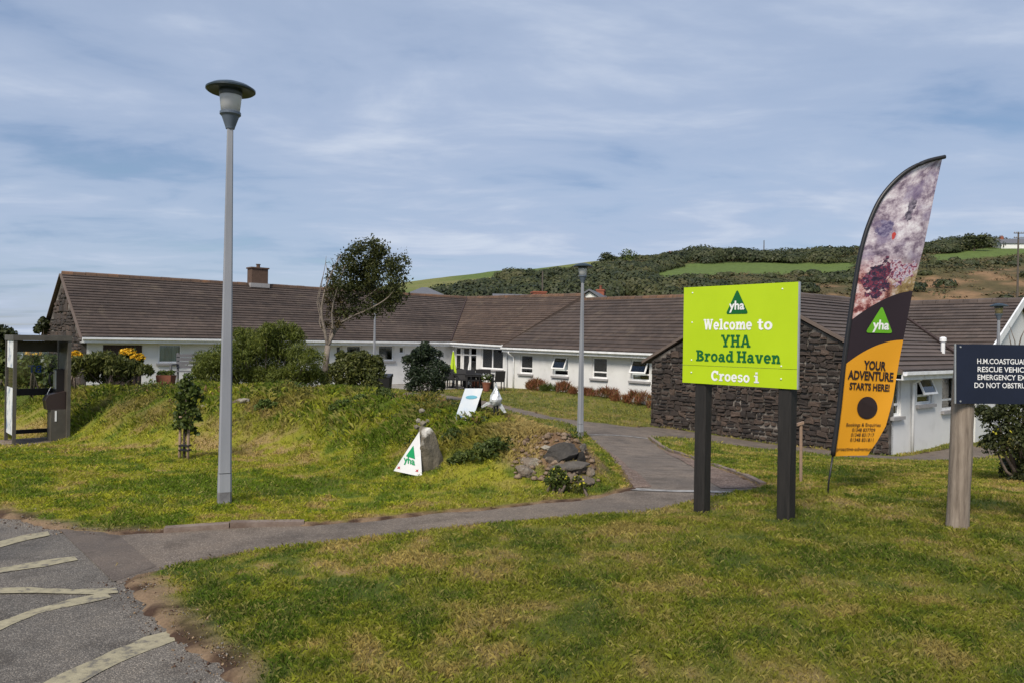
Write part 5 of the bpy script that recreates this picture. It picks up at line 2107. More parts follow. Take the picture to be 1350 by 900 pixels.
m_.box(q00 - ax * .012 - out_n * .002, ax * .010, -out_n * .014, lean * (q01 - q00).length)
m_.build('edge_trim', M['alu'], cg)
sc_ = (D2 - .13) / FPX
for s, y, w in (('H.M.COASTGUARD', 478.5, 78), ('RESCUE VEHICLE', 489.2, 77), ('EMERGENCY EXIT', 499.6, 77), ('DO NOT OBSTRUCT', 510.2, 86)):
    h_ = (531.5 - y) * sc_
    put_text(fit(s, 7.0 * sc_, w * sc_, .012), 'lettering', q00 + ax * (wB * .455) + lean * h_, ax, lean, out_n * .004, M['white_vinyl'], cgb, False)
for fx_, fz_ in ((.035, .04), (.035, .95), (.96, .04), (.96, .95)):
    m_ = MB()
    c = q00 + ax * wB * fx_ + lean * (q01 - q00).length * fz_
    m_.tube([c, c + out_n * .006], .008, 8)
    m_.build('screw', M['alu'], cgb)

# ------------------------------------------------------------------ thin stake in the turf
sp_ = ground_at(1056, 637)
m_ = MB()
tp = at(1056, 556, sp_.y)
m_.tube([sp_ - UP * .2, Vector((tp.x, sp_.y, tp.z))], [.022, .021], 8)
M['stake'] = mat('pale stake wood', (.27, .19, .14), 6, 0.9, 0.3)
stake = empty('wooden_stake', sp_, 'thin pale wooden stake with a nailed head behind the welcome sign posts', 'stake')
m_.build('stake_shaft', M['stake'], stake)
m_ = MB()
m_.box(Vector((tp.x - .055, sp_.y - .03, tp.z - .05)), (.085, 0, .03), (0, .05, 0), (0, 0, .035))
m_.build('stake_head', M['stake'], stake)

# ------------------------------------------------------------------ telephone kiosk
M['kiosk'] = mat('grey brown kiosk metal', [(0.3, (.062, .056, .047)), (0.7, (.105, .095, .08))], 4, 0.5, 0.05, 40)
M['kiosk_dark'] = mat('dark kiosk lining', (.018, .014, .013), 4, 0.6)
M['kiosk_glass'] = glass_mat('kiosk glazing', 0.93, (.93, .95, .93))
M['kiosk_glass_back'] = M['kiosk_glass']
M['phone_silver'] = mat('brushed silver', (.34, .35, .36), 6, 0.35, metal=0.7)
M['phone_brown'] = mat('dark brown phone hood', (.035, .022, .020), 4, 0.5)
M['bt_blue'] = mat('blue vinyl', (.02, .10, .50), 3, 0.5)
M['poster'] = mat('faded poster', [(0.38, (.22, .28, .38)), (0.48, (.60, .62, .64)), (0.7, (.74, .75, .76))], 5, 0.7)
kp = ground_at(55, 587)
kz = hz(kp.x + .1, kp.y + .3)
kio = empty('telephone_kiosk', (kp.x, kp.y, kz), 'open-fronted grey telephone kiosk with a payphone on its side panel', 'kiosk')
kio.rotation_euler = (0, 0, R(42))
kw, kd, kh = .93, .88, 2.02
a, b = kw / 2, kd
for x, y in ((-a, 0), (a - .055, 0), (-a, b - .055), (a - .055, b - .055)):
    m_ = MB()
    m_.box((x, y, 0), (.055, 0, 0), (0, .055, 0), (0, 0, kh - .1))
    local(m_, 'corner_post', M['kiosk'], kio)
m_ = MB()
m_.box((-a - .012, -.012, kh - .1), (kw + .024, 0, 0), (0, kd + .024, 0), (0, 0, .10))
local(m_, 'canopy', M['kiosk'], kio)
m_ = MB()
m_.box((-a + .07, b - .06, kh - .32), (kw - .14, 0, 0), (0, .04, 0), (0, 0, .21))
local(m_, 'header_panel', M['kiosk'], kio)
for z, h_ in ((.86, .13), (.12, .08)):
    m_ = MB()
    m_.box((-a + .07, b - .055, z), (kw - .14, 0, 0), (0, .035, 0), (0, 0, h_))
    local(m_, 'rail', M['kiosk_dark'], kio)
m_ = MB()
m_.box((-a + .07, b - .042, .99), (kw - .14, 0, 0), (0, .008, 0), (0, 0, kh - .32 - .99))
pane_ = local(m_, 'pane', M['kiosk_glass'], kio)
put_text(text_mesh('BT', .20, .02, 'CENTER'), 'lettering', (.02, b - .032, 1.30), (-1, 0, 0), AZ, (0, 0, 0), M['bt_blue'], pane_)
m_ = MB()
m_.box((-a + .025, .07, .10), (.012, 0, 0), (0, kd - .14, 0), (0, 0, kh - .2))
local(m_, 'pane', M['kiosk_glass'], kio)
for z0_, z1_ in ((.18, 1.05), (1.42, 1.92)):
    m_ = MB()
    m_.box((-a + .012, .12, z0_), (.006, 0, 0), (0, kd - .26, 0), (0, 0, z1_ - z0_))
    local(m_, 'poster', M['poster'], kio)
m_ = MB()
m_.box((a - .05, .07, .0), (.035, 0, 0), (0, kd - .14, 0), (0, 0, kh - .1))
local(m_, 'side_panel', M['kiosk'], kio)
m_ = MB()
m_.box((a - .30, .10, 0), (.25, 0, 0), (0, .34, 0), (0, 0, .62))
local(m_, 'lower_housing', M['kiosk'], kio)
m_ = MB()
m_.box((a - .18, .30, .92), (.13, 0, 0), (0, .30, 0), (0, 0, .46))
ph_ = local(m_, 'payphone', M['kiosk_dark'], kio)
m_ = MB()
m_.box((a - .205, .32, 1.0), (.025, 0, 0), (0, .16, 0), (0, 0, .36))
local(m_, 'keypad_plate', M['phone_silver'], ph_)
m_ = MB()
m_.tube([(a - .25, .34, 1.06), (a - .29, .34, 1.12), (a - .29, .34, 1.26), (a - .24, .34, 1.33)], [.028, .02, .02, .03], 10)
local(m_, 'handset', M['black'], ph_, True)
m_ = MB()
m_.tube(spline([Vector((a - .26, .34, 1.05)), Vector((a - .33, .30, .9)), Vector((a - .32, .28, .72)), Vector((a - .22, .3, .68))], 6), .009, 6)
local(m_, 'cord', M['phone_silver'], ph_, True)
m_ = MB()
m_.prism([(a - .36, .12, .62), (a - .06, .12, .60), (a - .06, .12, .96), (a - .34, .12, .90), (a - .39, .12, .80)], (0, .32, 0))
local(m_, 'phone_shelf', M['phone_brown'], kio)
m_ = MB()
m_.box((a - .24, .092, .40), (.03, 0, 0), (0, .006, 0), (0, 0, .20))
local(m_, 'notice_strip', M['white_vinyl'], kio)
m_ = MB()
m_.box((-a - .12, -.25, -.35), (kw + .16, 0, 0), (0, kd + .35, 0), (0, 0, .362))
local(m_, 'base_slab', M['kerb'], kio)

# ------------------------------------------------------------------ advertising board and metal figure on the lawn behind the bank
ab = ground_at(614, 553)
M['poster_print'] = mat('pale beach poster', [(0.30, (.42, .55, .72)), (0.45, (.66, .73, .80)), (0.6, (.78, .80, .80)), (0.75, (.70, .62, .56))], 2.2, 0.5)
M['teal'] = mat('teal print', (.16, .46, .58), 4, 0.5)
M['sky_print'] = mat('blue print', (.08, .30, .62), 4, 0.5)
aboard = empty('pavement_sign', ab, 'leaning white A-frame poster board on the grass behind the bank', 'sign')
k = ab.y / FPX
aboard.rotation_euler = (0, 0, R(14))
W_, H_ = 23.5 * k, 42 * k
tl = R(11)
dnv = Vector((0, -math.sin(tl), -math.cos(tl)))
tops = Vector((0.12, 0, H_ * math.cos(tl)))
m_ = MB()
sh = Vector((-.17, 0, 0))
m_.box(tops - Vector((W_ / 2, 0, 0)), (W_, 0, 0), dnv * H_ + sh * 1.0, (0, .03, 0))
pan = local(m_, 'front_panel', M['poster_print'], aboard)
def ab_pt(fx_, fz_):
    return tops + Vector((W_ * (fx_ - .5), -.006, 0)) + (dnv * H_ + sh) * fz_
ell = ([Vector((.5 + .33 * math.cos(t * .2618), .27 - .055 * math.sin(t * .2618))) for t in range(24)], [tuple(range(24))])
for nm, pts_, m2 in (('printed_wave', ell[0], M['teal']), ('printed_wave', [Vector((.02, .86)), Vector((.18, .84)), Vector((.36, .88)), Vector((.50, .92)), Vector((.48, .98)), Vector((.03, .99))], M['sky_print'])):
    me_ = bpy.data.meshes.new(nm)
    me_.from_pydata([tuple(ab_pt(q.x, q.y)) for q in pts_], [], [tuple(range(len(pts_)))])
    o = link(nm, me_, m2)
    o.parent = pan
m_ = MB()
m_.box(tops + Vector((-W_ / 2 + .02, .04, 0)), (W_ - .04, 0, 0), (.12, .50, -H_ * math.cos(tl)), (0, .03, 0))
local(m_, 'rear_panel', M['kiosk_dark'], aboard)

fg = ground_at(653, 557)
k = fg.y / FPX * .86
M['scrap'] = mat('crumpled silver sheet', [(0.3, (.22, .24, .24)), (0.5, (.55, .57, .57)), (0.7, (.74, .75, .76))], 14, 0.4, 0.6, 20, metal=0.35)
fig_ = empty('metal_bird', fg, 'silver patchwork metal figure on two black legs beside the poster board', 'sculpture')
m_ = MB()
for dx in (-2.2, 2.6):
    m_ = MB()
    m_.tube([(fg.x + dx * k, fg.y, fg.z - .1), (fg.x + (dx + .4) * k, fg.y, fg.z + 29 * k)], 1.5 * k, 8)
    m_.build('leg', M['black'], fig_)
m_ = MB()
c0 = fg + Vector((0, 0, 24 * k))
prof = [(1.5, 0), (6.5, 3), (9.5, 8), (9.8, 12), (7.5, 18), (4.5, 24), (2.2, 30), (.9, 35), (.2, 37)]
m_.lathe(c0, [(r_ * k, z_ * k) for r_, z_ in prof], 12)
m_.v = [(x + random.uniform(-.8, .8) * k, y + random.uniform(-.8, .8) * k, z + random.uniform(-.6, .6) * k) for x, y, z in m_.v]
m_.build('body', M['scrap'], fig_)
m_ = MB()
m_.prism([c0 + Vector(q) * k for q in ((-6, -1, 9), (-14, -1, 7), (-22, -1, 1), (-21, -1, -2), (-13, -1, 2), (-5, -1, 5))], (0, 2 * k, 0))
m_.build('wing', M['scrap'], fig_)
m_ = MB()
m_.prism([c0 + Vector(q) * k for q in ((6, -1, 8), (10, -1, 4), (17, -1, -8), (13, -1, -9), (6, -1, -1))], (0, 2 * k, 0))
m_.build('wing', M['scrap'], fig_)

# ------------------------------------------------------------------ rocks
M['rock'] = stone_mat('weathered grey rock', [(0.1, (.06, .046, .036)), (0.4, (.13, .104, .080)), (0.7, (.22, .175, .130)), (0.95, (.32, .265, .20))], 6, 1.0, (.36, .33, .27))
M['rock_lichen'] = stone_mat('lichened boulder', [(0.2, (.10, .085, .06)), (0.5, (.20, .175, .13)), (0.8, (.32, .29, .23))], 3.2, 0.8, (.62, .60, .55))
M['rock_dark'] = stone_mat('dark slaty rock', [(0.2, (.022, .020, .018)), (0.45, (.06, .054, .048)), (0.65, (.12, .105, .09)), (0.9, (.22, .20, .17))], 9, 1.0)


def rock(name, label, c, r, m, seed, flat=(1, 1, .75), tilt=0.0, group=None, cat='rock', parent=None):
    import bmesh
    rr = random.Random(seed)
    bm = bmesh.new()
    bmesh.ops.create_icosphere(bm, subdivisions=3, radius=1)
    planes = [(Vector((rr.uniform(-1, 1), rr.uniform(-1, 1), rr.uniform(-1, 1))).normalized(), rr.uniform(.50, .85)) for _ in range(13)]
    from mathutils import noise as mn
    for v_ in bm.verts:
        p_ = v_.co.copy()
        for n_, d_ in planes:
            e = p_.dot(n_) - d_
            if e > 0:
                p_ -= n_ * e
        p_ *= 1 + .13 * mn.noise(p_ * 2.6 + Vector((seed * 3.1, 0, 0))) + .07 * mn.noise(p_ * 7 + Vector((0, seed * 1.7, 0)))
        v_.co = Vector((p_.x * flat[0], p_.y * flat[1], p_.z * flat[2])) * r
    bmesh.ops.rotate(bm, cent=(0, 0, 0), matrix=Matrix.Rotation(tilt, 3, 'Y'), verts=bm.verts)
    me_ = bpy.data.meshes.new(name)
    bm.to_mesh(me_)
    bm.free()
    me_.materials.append(m)
    o = bpy.data.objects.new(name, me_)
    COL.objects.link(o)
    o.location = c
    if parent:
        o.parent = parent
        o.matrix_parent_inverse = wmat(parent).inverted()
    else:
        tag(o, label, cat, group)
    return o


# the boulder with its triangular plaque
bp = ground_at(556, 628)
BD = bp.y
bl = at(563, 600, BD + .28)
rock('boulder', 'lichen-spotted boulder behind the white triangular plaque', Vector((bl.x - .01, BD + .30, bp.z + .25)), .42, M['rock_lichen'], 17, (.62, .62, 1.08), R(-6))
plq = empty('triangular_plaque', bp, 'white triangular plaque with green tree emblem leaning on the boulder', 'sign')
T0, T1, T2 = at(519, 620, BD - .10), at(556.5, 628, BD - .02), at(553, 568, BD + .10)
m_ = MB()
nrm = (T1 - T0).cross(T2 - T0).normalized()
if nrm.y > 0:
    nrm = -nrm
m_.prism([T0, T1, T2], -nrm * .02)
plo = m_.build('plate', M['white_vinyl'], plq)
M['emblem'] = mat('emerald print', (.008, .32, .11), 3, 0.5)
M['red_print'] = mat('red print', (.50, .06, .06), 3, 0.5)


def on_plate(px_, py_, lift=.004):
    """where the line of sight meets the plate"""
    o_, e = Vector((0, 0, EYE)), at(px_, py_, 1.0) - Vector((0, 0, EYE))
    t = (T0 - o_).dot(nrm) / e.dot(nrm)
    return o_ + e * t + nrm * lift


def plate_print(name, pts, m, faces=None):
    me_ = bpy.data.meshes.new(name)
    me_.from_pydata([tuple(on_plate(*q)) for q in pts], [], faces or [tuple(range(len(pts)))])
    me_.update()
    link(name, me_, m, plo)


plate_print('emblem', [(535, 600.5), (547, 604.5), (545, 586.5)], M['emblem'])
tv, tf = fit('yha', 9.0, 15, .03)
plate_print('lettering', [(539.5 + q.x, 610.5 - q.y + q.x * .28) for q in tv], M['emblem'], tf)
for x, y in ((525.5, 616), (549.5, 620)):
    plate_print('dragon_mark', [(x - 2.2, y + 1), (x - .8, y - .6), (x - 1.6, y - 2.2), (x, y - 1.2), (x + 2.1, y - 2), (x + 1.3, y), (x + 2, y + 1.8), (x, y + .9)], M['red_print'])
# little cairn above it
for i, (x, y, r_) in enumerate(((556, 541, 4.2), (551, 554, 4.0), (558, 558, 5.2), (564, 554, 3.4), (550, 562, 4.4), (558, 567, 4.6))):
    g_ = Vector((0, BD + .34 + (572 - y) * .012, 0))
    p_ = at(x, y, g_.y)
    rock('cairn_stone', ['topmost pale stone of the little cairn', 'small pale cairn stone near the top', 'largest pinkish stone of the little cairn', 'small stone on the side of the cairn', 'pale stone low in the little cairn', 'lowest stone of the little cairn'][i],
         p_, r_ * g_.y / FPX, M['rock_lichen'], 30 + i, (1, .9, .85), 0, 'stones of the cairn on the bank', 'stone')
# broken wall end of the bank
WE = [(741, 597, 23, 'dark', (1.1, .8, .55), -14, 'big dark slab on top of the broken wall end'), (752, 613, 20, 'dark', (1.25, .8, .35), -4, 'flat dark slab under the big one in the wall end'),
      (766, 607, 11, 'dark', (.8, .8, 1.1), 20, 'dark upright stone leaning at the outer side of the wall end'), (763, 618, 12, 'rock', (1, .9, .8), 0, 'rounded grey stone below the slabs'),
      (744, 622, 11, 'rock', (.8, .8, 1.0), 0, 'upright grey stone under the flat slab'), (770, 633, 13, 'rock', (1, .9, .6), 0, 'low brown block at the foot of the wall end'),
      (751, 631, 9, 'rock', (.9, .8, .8), 0, 'small grey stone among the yellow flowers'), (700, 610, 16, 'rock', (1.2, .8, .45), -3, 'tan stone bedded in the dry grass'),
      (694, 622, 15, 'rock', (1.1, .8, .6), 4, 'lower tan stone at the foot of the dry grass'), (722, 590, 9, 'rock', (1.2, .8, .5), 0, 'small tan stone in the dry grass beside the big slab'),
      (768, 590, 6, 'dark', (.8, .7, 1.2), 25, 'thin dark stone poking up behind the slabs'), (728, 607, 9, 'rock', (1.0, .8, .8), 8, 'tan stone wedged between the dry grass and the big slab'),
      (757, 625, 9, 'rock', (.7, .8, 1.0), 0, 'narrow upright stone in the middle of the wall end'), (736, 617, 8, 'rock', (.8, .8, 1.0), -6, 'narrow pale stone just above the yellow flowers'), (776, 622, 8, 'rock', (.9, .8, .9), 0, 'grey stone at the very end of the wall')]
for i, (x, y, r_, kd_, fl_, ti, lab) in enumerate(WE):
    D_ = max(9.0, min(10.1, ground_at(x - 6, y + 2).y - r_ * .002))
    p_ = at(x, y, D_)
    rock('wall_stone', lab, p_, r_ * D_ / FPX * 1.12, M['rock_dark'] if kd_ == 'dark' else M['rock'], 50 + i, fl_, R(ti), 'stones of the broken wall end', 'stone')
for i, (x, y, r_, lab) in enumerate(((192, 502, 14, 'long pale rock on the crest of the bank below the garage door'), (205, 497, 9, 'pale rock with lichen at the end of the long one'), (178, 506, 8, 'small flat rock in the bank grass before the long one'),
                                     (112, 492, 13, 'flat slab jutting from the bank beside the kiosk'), (270, 536, 7, 'stone showing in the turf just behind the sapling'), (318, 528, 9, 'half-buried stone beside the tall lamp post'), (330, 500, 7, 'grey stone at the foot of the big bush'))):
    g_ = ground_at(x, y + 5)
    p_ = at(x, y, g_.y)
    rock('rock', lab, p_, r_ * g_.y / FPX, M['rock'], 80 + i, (1.3, .9, .6), R(-6), 'rocks on the bank')

# ------------------------------------------------------------------ windswept tree behind the bank
TD = 21.0
tb = at(431, 512, TD)
tg = hz(tb.x, TD)
tree = empty('windswept_tree', (tb.x, TD, tg), 'windswept tree with bare twigs on one side before the long roof', 'tree')
m_ = MB()
T = lambda pts, r0, r1, d=0: m_.tube(spline([at(x, y, TD + d * i / max(1, len(pts) - 1)) for i, (x, y) in enumerate(pts)], 3), list(np.linspace(r0, r1, 3 * (len(pts) - 1) + 1)), 7)
m_.tube([Vector((tb.x - .03, TD, tg - .2)), at(429, 500, TD), at(430, 475, TD), at(432, 455, TD)], [.12, .105, .085, .075], 8)
T([(432, 456), (440, 440), (450, 425), (462, 408), (478, 385), (495, 360)], .06, .012, .3)
T([(432, 456), (428, 435), (424, 412), (428, 385), (437, 360), (450, 335)], .05, .010, -.3)
T([(433, 452), (445, 428), (452, 400), (465, 370), (470, 340)], .045, .010, .5)
T([(450, 425), (470, 415), (492, 405), (512, 392), (525, 375)], .035, .008, -.4)
T([(462, 408), (475, 398), (498, 380), (518, 355)], .03, .008, .4)
T([(440, 440), (438, 410), (445, 380), (455, 350)], .03, .008, -.5)
for pts in ([(424, 415), (421, 395), (424, 375), (429, 348), (430, 338)], [(426, 430), (419, 405), (422, 392)], [(428, 385), (432, 365), (429, 345)], [(424, 412), (418, 400), (424, 370), (427, 362)], [(437, 365), (440, 350), (436, 340)],
            [(428, 440), (421, 425), (424, 405), (420, 390)], [(433, 450), (438, 425), (434, 400), (437, 380)]):
    T(pts, .016, .004, random.uniform(-.3, .3))
m_.build('trunk', M['bark_pale'], tree, True)
rng = np.random.default_rng(77)
crown_l = px_lumps([(470, 345, 20), (490, 338, 20), (455, 350, 14), (505, 350, 22), (520, 350, 14), (475, 365, 26), (500, 372, 26), (450, 372, 16), (518, 375, 18), (485, 395, 22), (505, 398, 20), (462, 392, 14), (472, 328, 10), (488, 324, 8), (530, 345, 8), (440, 368, 9), (515, 405, 12), (490, 412, 10), (447, 355, 9), (443, 385, 9), (455, 408, 9), (462, 335, 9), (500, 330, 9), (533, 362, 7), (525, 392, 9), (470, 410, 10)], TD, 1.2, rng)
fine_ = []
for (x, y, z, r_) in crown_l:
    for _ in range(9):
        d_ = rand_dirs(1, rng)[0]
        fine_.append((x + d_[0] * r_ * .75, y + d_[1] * r_ * .9, z + d_[2] * r_ * .75, r_ * rng.uniform(.26, .55)))
P = lump_points(fine_, 13000, rng, .2)
P = P + rng.normal(0, .075, P.shape)
v, f = leaf_quads(P, rng.uniform(.05, .10, len(P)), .55, rng)
link('crown', fast_mesh('crown', v, f), M['leaf_tree'], tree)
P = lump_points(px_lumps([(432, 400, 10), (440, 415, 12), (437, 385, 11), (445, 430, 10), (430, 430, 8), (452, 415, 10), (448, 400, 11), (440, 372, 9)], TD, 1, rng), 1500, rng, .1)
v, f = leaf_quads(P, rng.uniform(.05, .09, len(P)), .5, rng)
M['leaf_dry'] = leaf_mat('dry brown leaf', [(0.1, (.035, .032, .012)), (0.5, (.075, .062, .022)), (0.9, (.13, .09, .04))])
link('dead_leaves', fast_mesh('dead_leaves', v, f), M['leaf_dry'], tree)

# ------------------------------------------------------------------ shrubs
shrub('bush', 'large feathery green bush behind the tall street lamp', 'bush', px_lumps([(300, 485, 40), (335, 462, 34), (372, 462, 34), (402, 482, 28), (278, 492, 24), (350, 488, 44), (318, 450, 18), (352, 442, 18), (384, 446, 18), (408, 500, 22), (268, 478, 14), (290, 506, 26), (320, 506, 28), (350, 506, 28), (380, 506, 28), (265, 500, 18), (405, 506, 22)], 19.5), 52000, .10, .17, M['leaf_broom'], up=.9, stems=9, shell=.15)
shrub('hedge', 'leafy round hedge between the windswept tree and the bin', 'hedge', px_lumps([(456, 490, 24), (483, 484, 22), (496, 492, 16), (440, 502, 20), (468, 476, 14), (478, 504, 22), (492, 478, 12), (450, 470, 8), (455, 512, 18), (490, 510, 14)], 20.5), 14000, .075, .6, M['leaf_olive'], stems=7)
shrub('conifer_shrub', 'dark spreading conifer shrub at the edge of the patio', 'shrub', px_lumps([(560, 487, 26), (545, 482, 16), (580, 489, 16), (561, 464, 13), (548, 500, 18), (573, 502, 18), (536, 476, 8), (588, 490, 8), (560, 456, 7), (570, 470, 13), (552, 470, 13), (560, 508, 20), (545, 512, 12), (576, 512, 12)], 29.0), 14000, .11, .4, M['leaf_conifer'], stems=6)
shrub('bush', 'dark leafy bushes seen through the telephone kiosk', 'bush', px_lumps([(12, 492, 26), (40, 490, 28), (68, 492, 24), (50, 478, 18), (25, 505, 26), (75, 505, 20), (0, 480, 22)], 19.5), 8000, .11, .55, M['leaf_mid'], stems=6,
      extra=(46, .10, .9, M['white_petal'], 'white_flowers', .5))
shrub('bush', 'tall dark bush at the picture edge behind the kiosk', 'bush', px_lumps([(0, 447, 20), (12, 452, 18), (-12, 452, 24), (5, 468, 20), (-20, 440, 20)], 27), 3800, .14, .55, M['leaf_dark'], stems=4)
shrub('bush', 'small dark bush against the far stone gable', 'bush', px_lumps([(58, 428, 9), (64, 434, 9), (52, 436, 8)], 36), 1200, .16, .55, M['leaf_dark'], stems=3)
shrub('bush', 'grassy green bush on the bank below the garage door', 'bush', px_lumps([(112, 486, 20), (132, 480, 20), (152, 486, 18), (172, 488, 15), (190, 490, 11), (128, 496, 16), (160, 497, 14)], 17.2), 7500, .12, .3, M['leaf_olive'], up=.9, stems=6)
for x, y, lab, rs in ((98, 468, 'yellow-flowered ragwort beside the kiosk post', 9), (168, 465, 'yellow-flowered ragwort in front of the garage door', 10), (181, 470, 'smaller yellow-flowered ragwort beside the white wall', 7), (42, 465, 'yellow-flowered ragwort seen through the kiosk', 11)):
    shrub('ragwort', lab, 'plant', px_lumps([(x, y + 10, rs), (x + 3, y + 2, rs * .8), (x - 3, y + 4, rs * .8), (x, y + 20, rs * .7)], 17.4 if x > 60 else 18.2, .5), 420, .10, .4, M['leaf_mid'], 'ragwort plants on the bank', stems=4, extra=(130, .085, .9, M['yellow'], 'yellow_flowers', .62))
shrub('bush', 'spiny evergreen bush with yellow sprigs behind the coastguard sign', 'bush', px_lumps([(1318, 560, 26), (1345, 585, 34), (1300, 548, 16), (1340, 622, 26), (1352, 545, 30), (1312, 590, 20), (1375, 600, 40), (1380, 560, 40), (1360, 640, 28), (1326, 545, 18)], 10.6), 12500, .055, .5, M['leaf_dark'], stems=10,
      extra=(36, .06, .7, M['lemon'], 'yellow_sprigs', .45))
m_ = MB()
tw = empty('bare_sapling', at(1340, 600, 11.6), 'bare grey twigs rising above the evergreen bush', 'sapling')
for pts in ([(1345, 600), (1342, 520), (1338, 450), (1331, 430)], [(1340, 470), (1346, 445), (1352, 432)], [(1340, 480), (1333, 455), (1330, 440)], [(1348, 560), (1356, 480), (1358, 440)]):
    m_.tube([at(x, y, 11.6) for x, y in pts], list(np.linspace(.014, .003, len(pts))), 5)
m_.build('twigs', M['bark'], tw, True)
for i, (x, y, r_, lab) in enumerate(((735, 628, 13, 'clump of yellow-flowered plants at the foot of the broken wall'), (762, 634, 8, 'small yellow-flowered plant beside the low brown block'))):
    shrub('wallflower', lab, 'plant', px_lumps([(x, y, r_), (x - 8, y + 8, r_ * .8), (x + 7, y + 8, r_ * .8), (x, y + 14, r_ * .7)], 9.25, .5), 1500 if i == 0 else 300, .035, .6, M['leaf_mid'] if i == 0 else M['leaf_olive'], 'yellow-flowered plants by the wall end', stems=4, extra=(26, .030, .9, M['lemon'], 'yellow_flowers', .55))
for i, (x, y, r_, D_, lab) in enumerate(((452, 535, 12, 13.6, 'pale yellow-green weed clump on the bank below the windswept tree'), (475, 528, 9, 14.0, 'low yellow-green weed clump beside the larger clump'), (505, 520, 11, 13.6, 'grassy weed tuft on the crest before the hedge'), (350, 535, 10, 14.0, 'bright weed clump on the bank near the big bush'),
                                    (632, 600, 16, 10.2, 'dark green nettle patch on the bank beside the boulder'), (655, 588, 14, 10.4, 'dark green nettle patch next to the dry grass'), (600, 575, 12, 11.2, 'nettle patch above the boulder'), (640, 560, 10, 11.4, 'green weed tuft below the poster board'), (605, 605, 10, 10.0, 'shady weed tuft against the boulder'))):
    g_ = ground_at(x, y + r_ * .6)
    shrub('weed_clump', lab, 'plant', px_lumps([(x, y, r_), (x - r_, y + 4, r_ * .7), (x + r_, y + 4, r_ * .7)], g_.y, .6), 900, .05, .45, M['leaf_bright'] if i in (0, 1, 3) else M['leaf_mid'], 'weed clumps on the bank', up=.5, stems=0)

# red-leaved border along the bedroom wing
for i in range(10):
    t = 0.1 + i * 0.88
    c = E0 + DV * t - NV * random.uniform(-.05, .2)
    g_ = hz(c.x, c.y)
    hgt = (random.uniform(.22, .46) if i != 2 else .22) * (.6 if i in (4, 7) else 1)
    lab = ['nearest the downpipe', 'second along the white wall', 'low gap-filling, third along the white wall', 'fourth along the white wall', 'fifth along the white wall', 'sixth along the white wall', 'seventh along the white wall', 'eighth along the white wall', 'ninth along the white wall', 'last before the stone gable'][i]
    shrub('red_leaved_plant', 'rust-red border plant, ' + lab, 'plant', [(c.x + random.uniform(-.3, .3), c.y + random.uniform(-.2, .2), g_ + hgt * .55, hgt * .85) for _ in range(4)], 620, .34, .07, M['leaf_red'] if i not in (2,) else M['leaf_mid'], 'red plants along the bedroom wing', up=1.2, stems=0)

# ------------------------------------------------------------------ staked sapling
sg = ground_at(243, 606)
sd = sg.y
sap = empty('sapling', sg, 'young leafy sapling tied to two wooden stakes on the lawn', 'tree')
m_ = MB()
m_.tube([sg - UP * .1, at(243, 570, sd), at(246, 530, sd), at(244, 495, sd)], [.022, .018, .014, .006], 7)
m_.tube([at(244, 575, sd), at(252, 555, sd + .05), at(262, 530, sd + .1)], [.012, .009, .004], 6)
m_.build('trunk', M['bark'], sap, True)
for x in (236.5, 247.5):
    m_ = MB()
    g_ = at(x, 603, sd - .04)
    m_.tube([Vector((g_.x, g_.y, sg.z - .2)), at(x + 1.5, 548, sd - .04)], .021, 8)
    m_.build('stake', M['stake'], sap, True)
for y in (588, 594):
    m_ = MB()
    m_.box(at(235, y, sd - .075), (.16, 0, 0), (0, .09, 0), (0, 0, .022))
    m_.build('tie', M['black'], sap)
rng = np.random.default_rng(21)
lm = px_lumps([(246, 508, 10), (252, 520, 11), (240, 526, 10), (258, 515, 8), (246, 538, 13), (238, 548, 10), (255, 545, 9), (243, 560, 11), (233, 562, 6), (262, 527, 7), (248, 497, 6), (252, 568, 7), (262, 552, 5), (259, 572, 4)], sd, .9, rng)
P = lump_points(lm, 1750, rng, .25)
v, f = leaf_quads(P, rng.uniform(.045, .085, len(P)), .65, rng)
link('crown', fast_mesh('crown', v, f), M['leaf_mid'], sap)
P = np.array([at(x, y, sd - .1)[:] for x, y in ((275, 514), (264, 525), (253, 570), (277, 516), (262, 527))])
v, f = leaf_quads(P, np.full(5, .07), .8, rng)
link('yellow_leaves', fast_mesh('yellow_leaves', v, f), M['lemon'], sap)

# ------------------------------------------------------------------ patio furniture
M['rattan'] = mat('dark furniture', (.022, .021, .022), 8, 0.6)
M['lime_cloth'] = mat('lime parasol cloth', (.42, .58, .02), 5, 0.8)
M['patio_stone'] = mat('patio paving', (.27, .25, .22), 3, 0.9, 0.3)
pat = sheet('patio', [tuple((wB0 + DV * a_ - NV * b_).xy) for a_, b_ in ((-3.2, .25), (5.2, .25), (5.2, 5.6), (-3.2, 5.6))], 0.9, 0.05, M['patio_stone'], 0.2)
tag(pat, 'stone patio in front of the glazed doors', kind='structure')


def make_chair():
    r_ = empty('patio_chair', (0, 0, 0))
    q = MB(); q.box((-.24, -.24, .40), (.48, 0, 0), (0, .46, 0), (0, 0, .06)); local(q, 'seat', M['rattan'], r_)
    q = MB(); q.box((-.24, .18, .46), (.48, 0, 0), (0, .05, 0), (0, .10, .46)); local(q, 'backrest', M['rattan'], r_)
    for sx_ in (-1, 1):
        q = MB(); q.box((sx_ * .24 - .025, -.22, .62), (.05, 0, 0), (0, .44, 0), (0, 0, .03)); local(q, 'armrest', M['rattan'], r_)
        for sy_ in (-.22, .18):
            q = MB(); q.box((sx_ * .22 - .02, sy_, -.05), (.04, 0, 0), (0, .04, 0), (0, 0, .67 if sy_ < 0 else .45)); local(q, 'leg', M['rattan'], r_)
    return r_


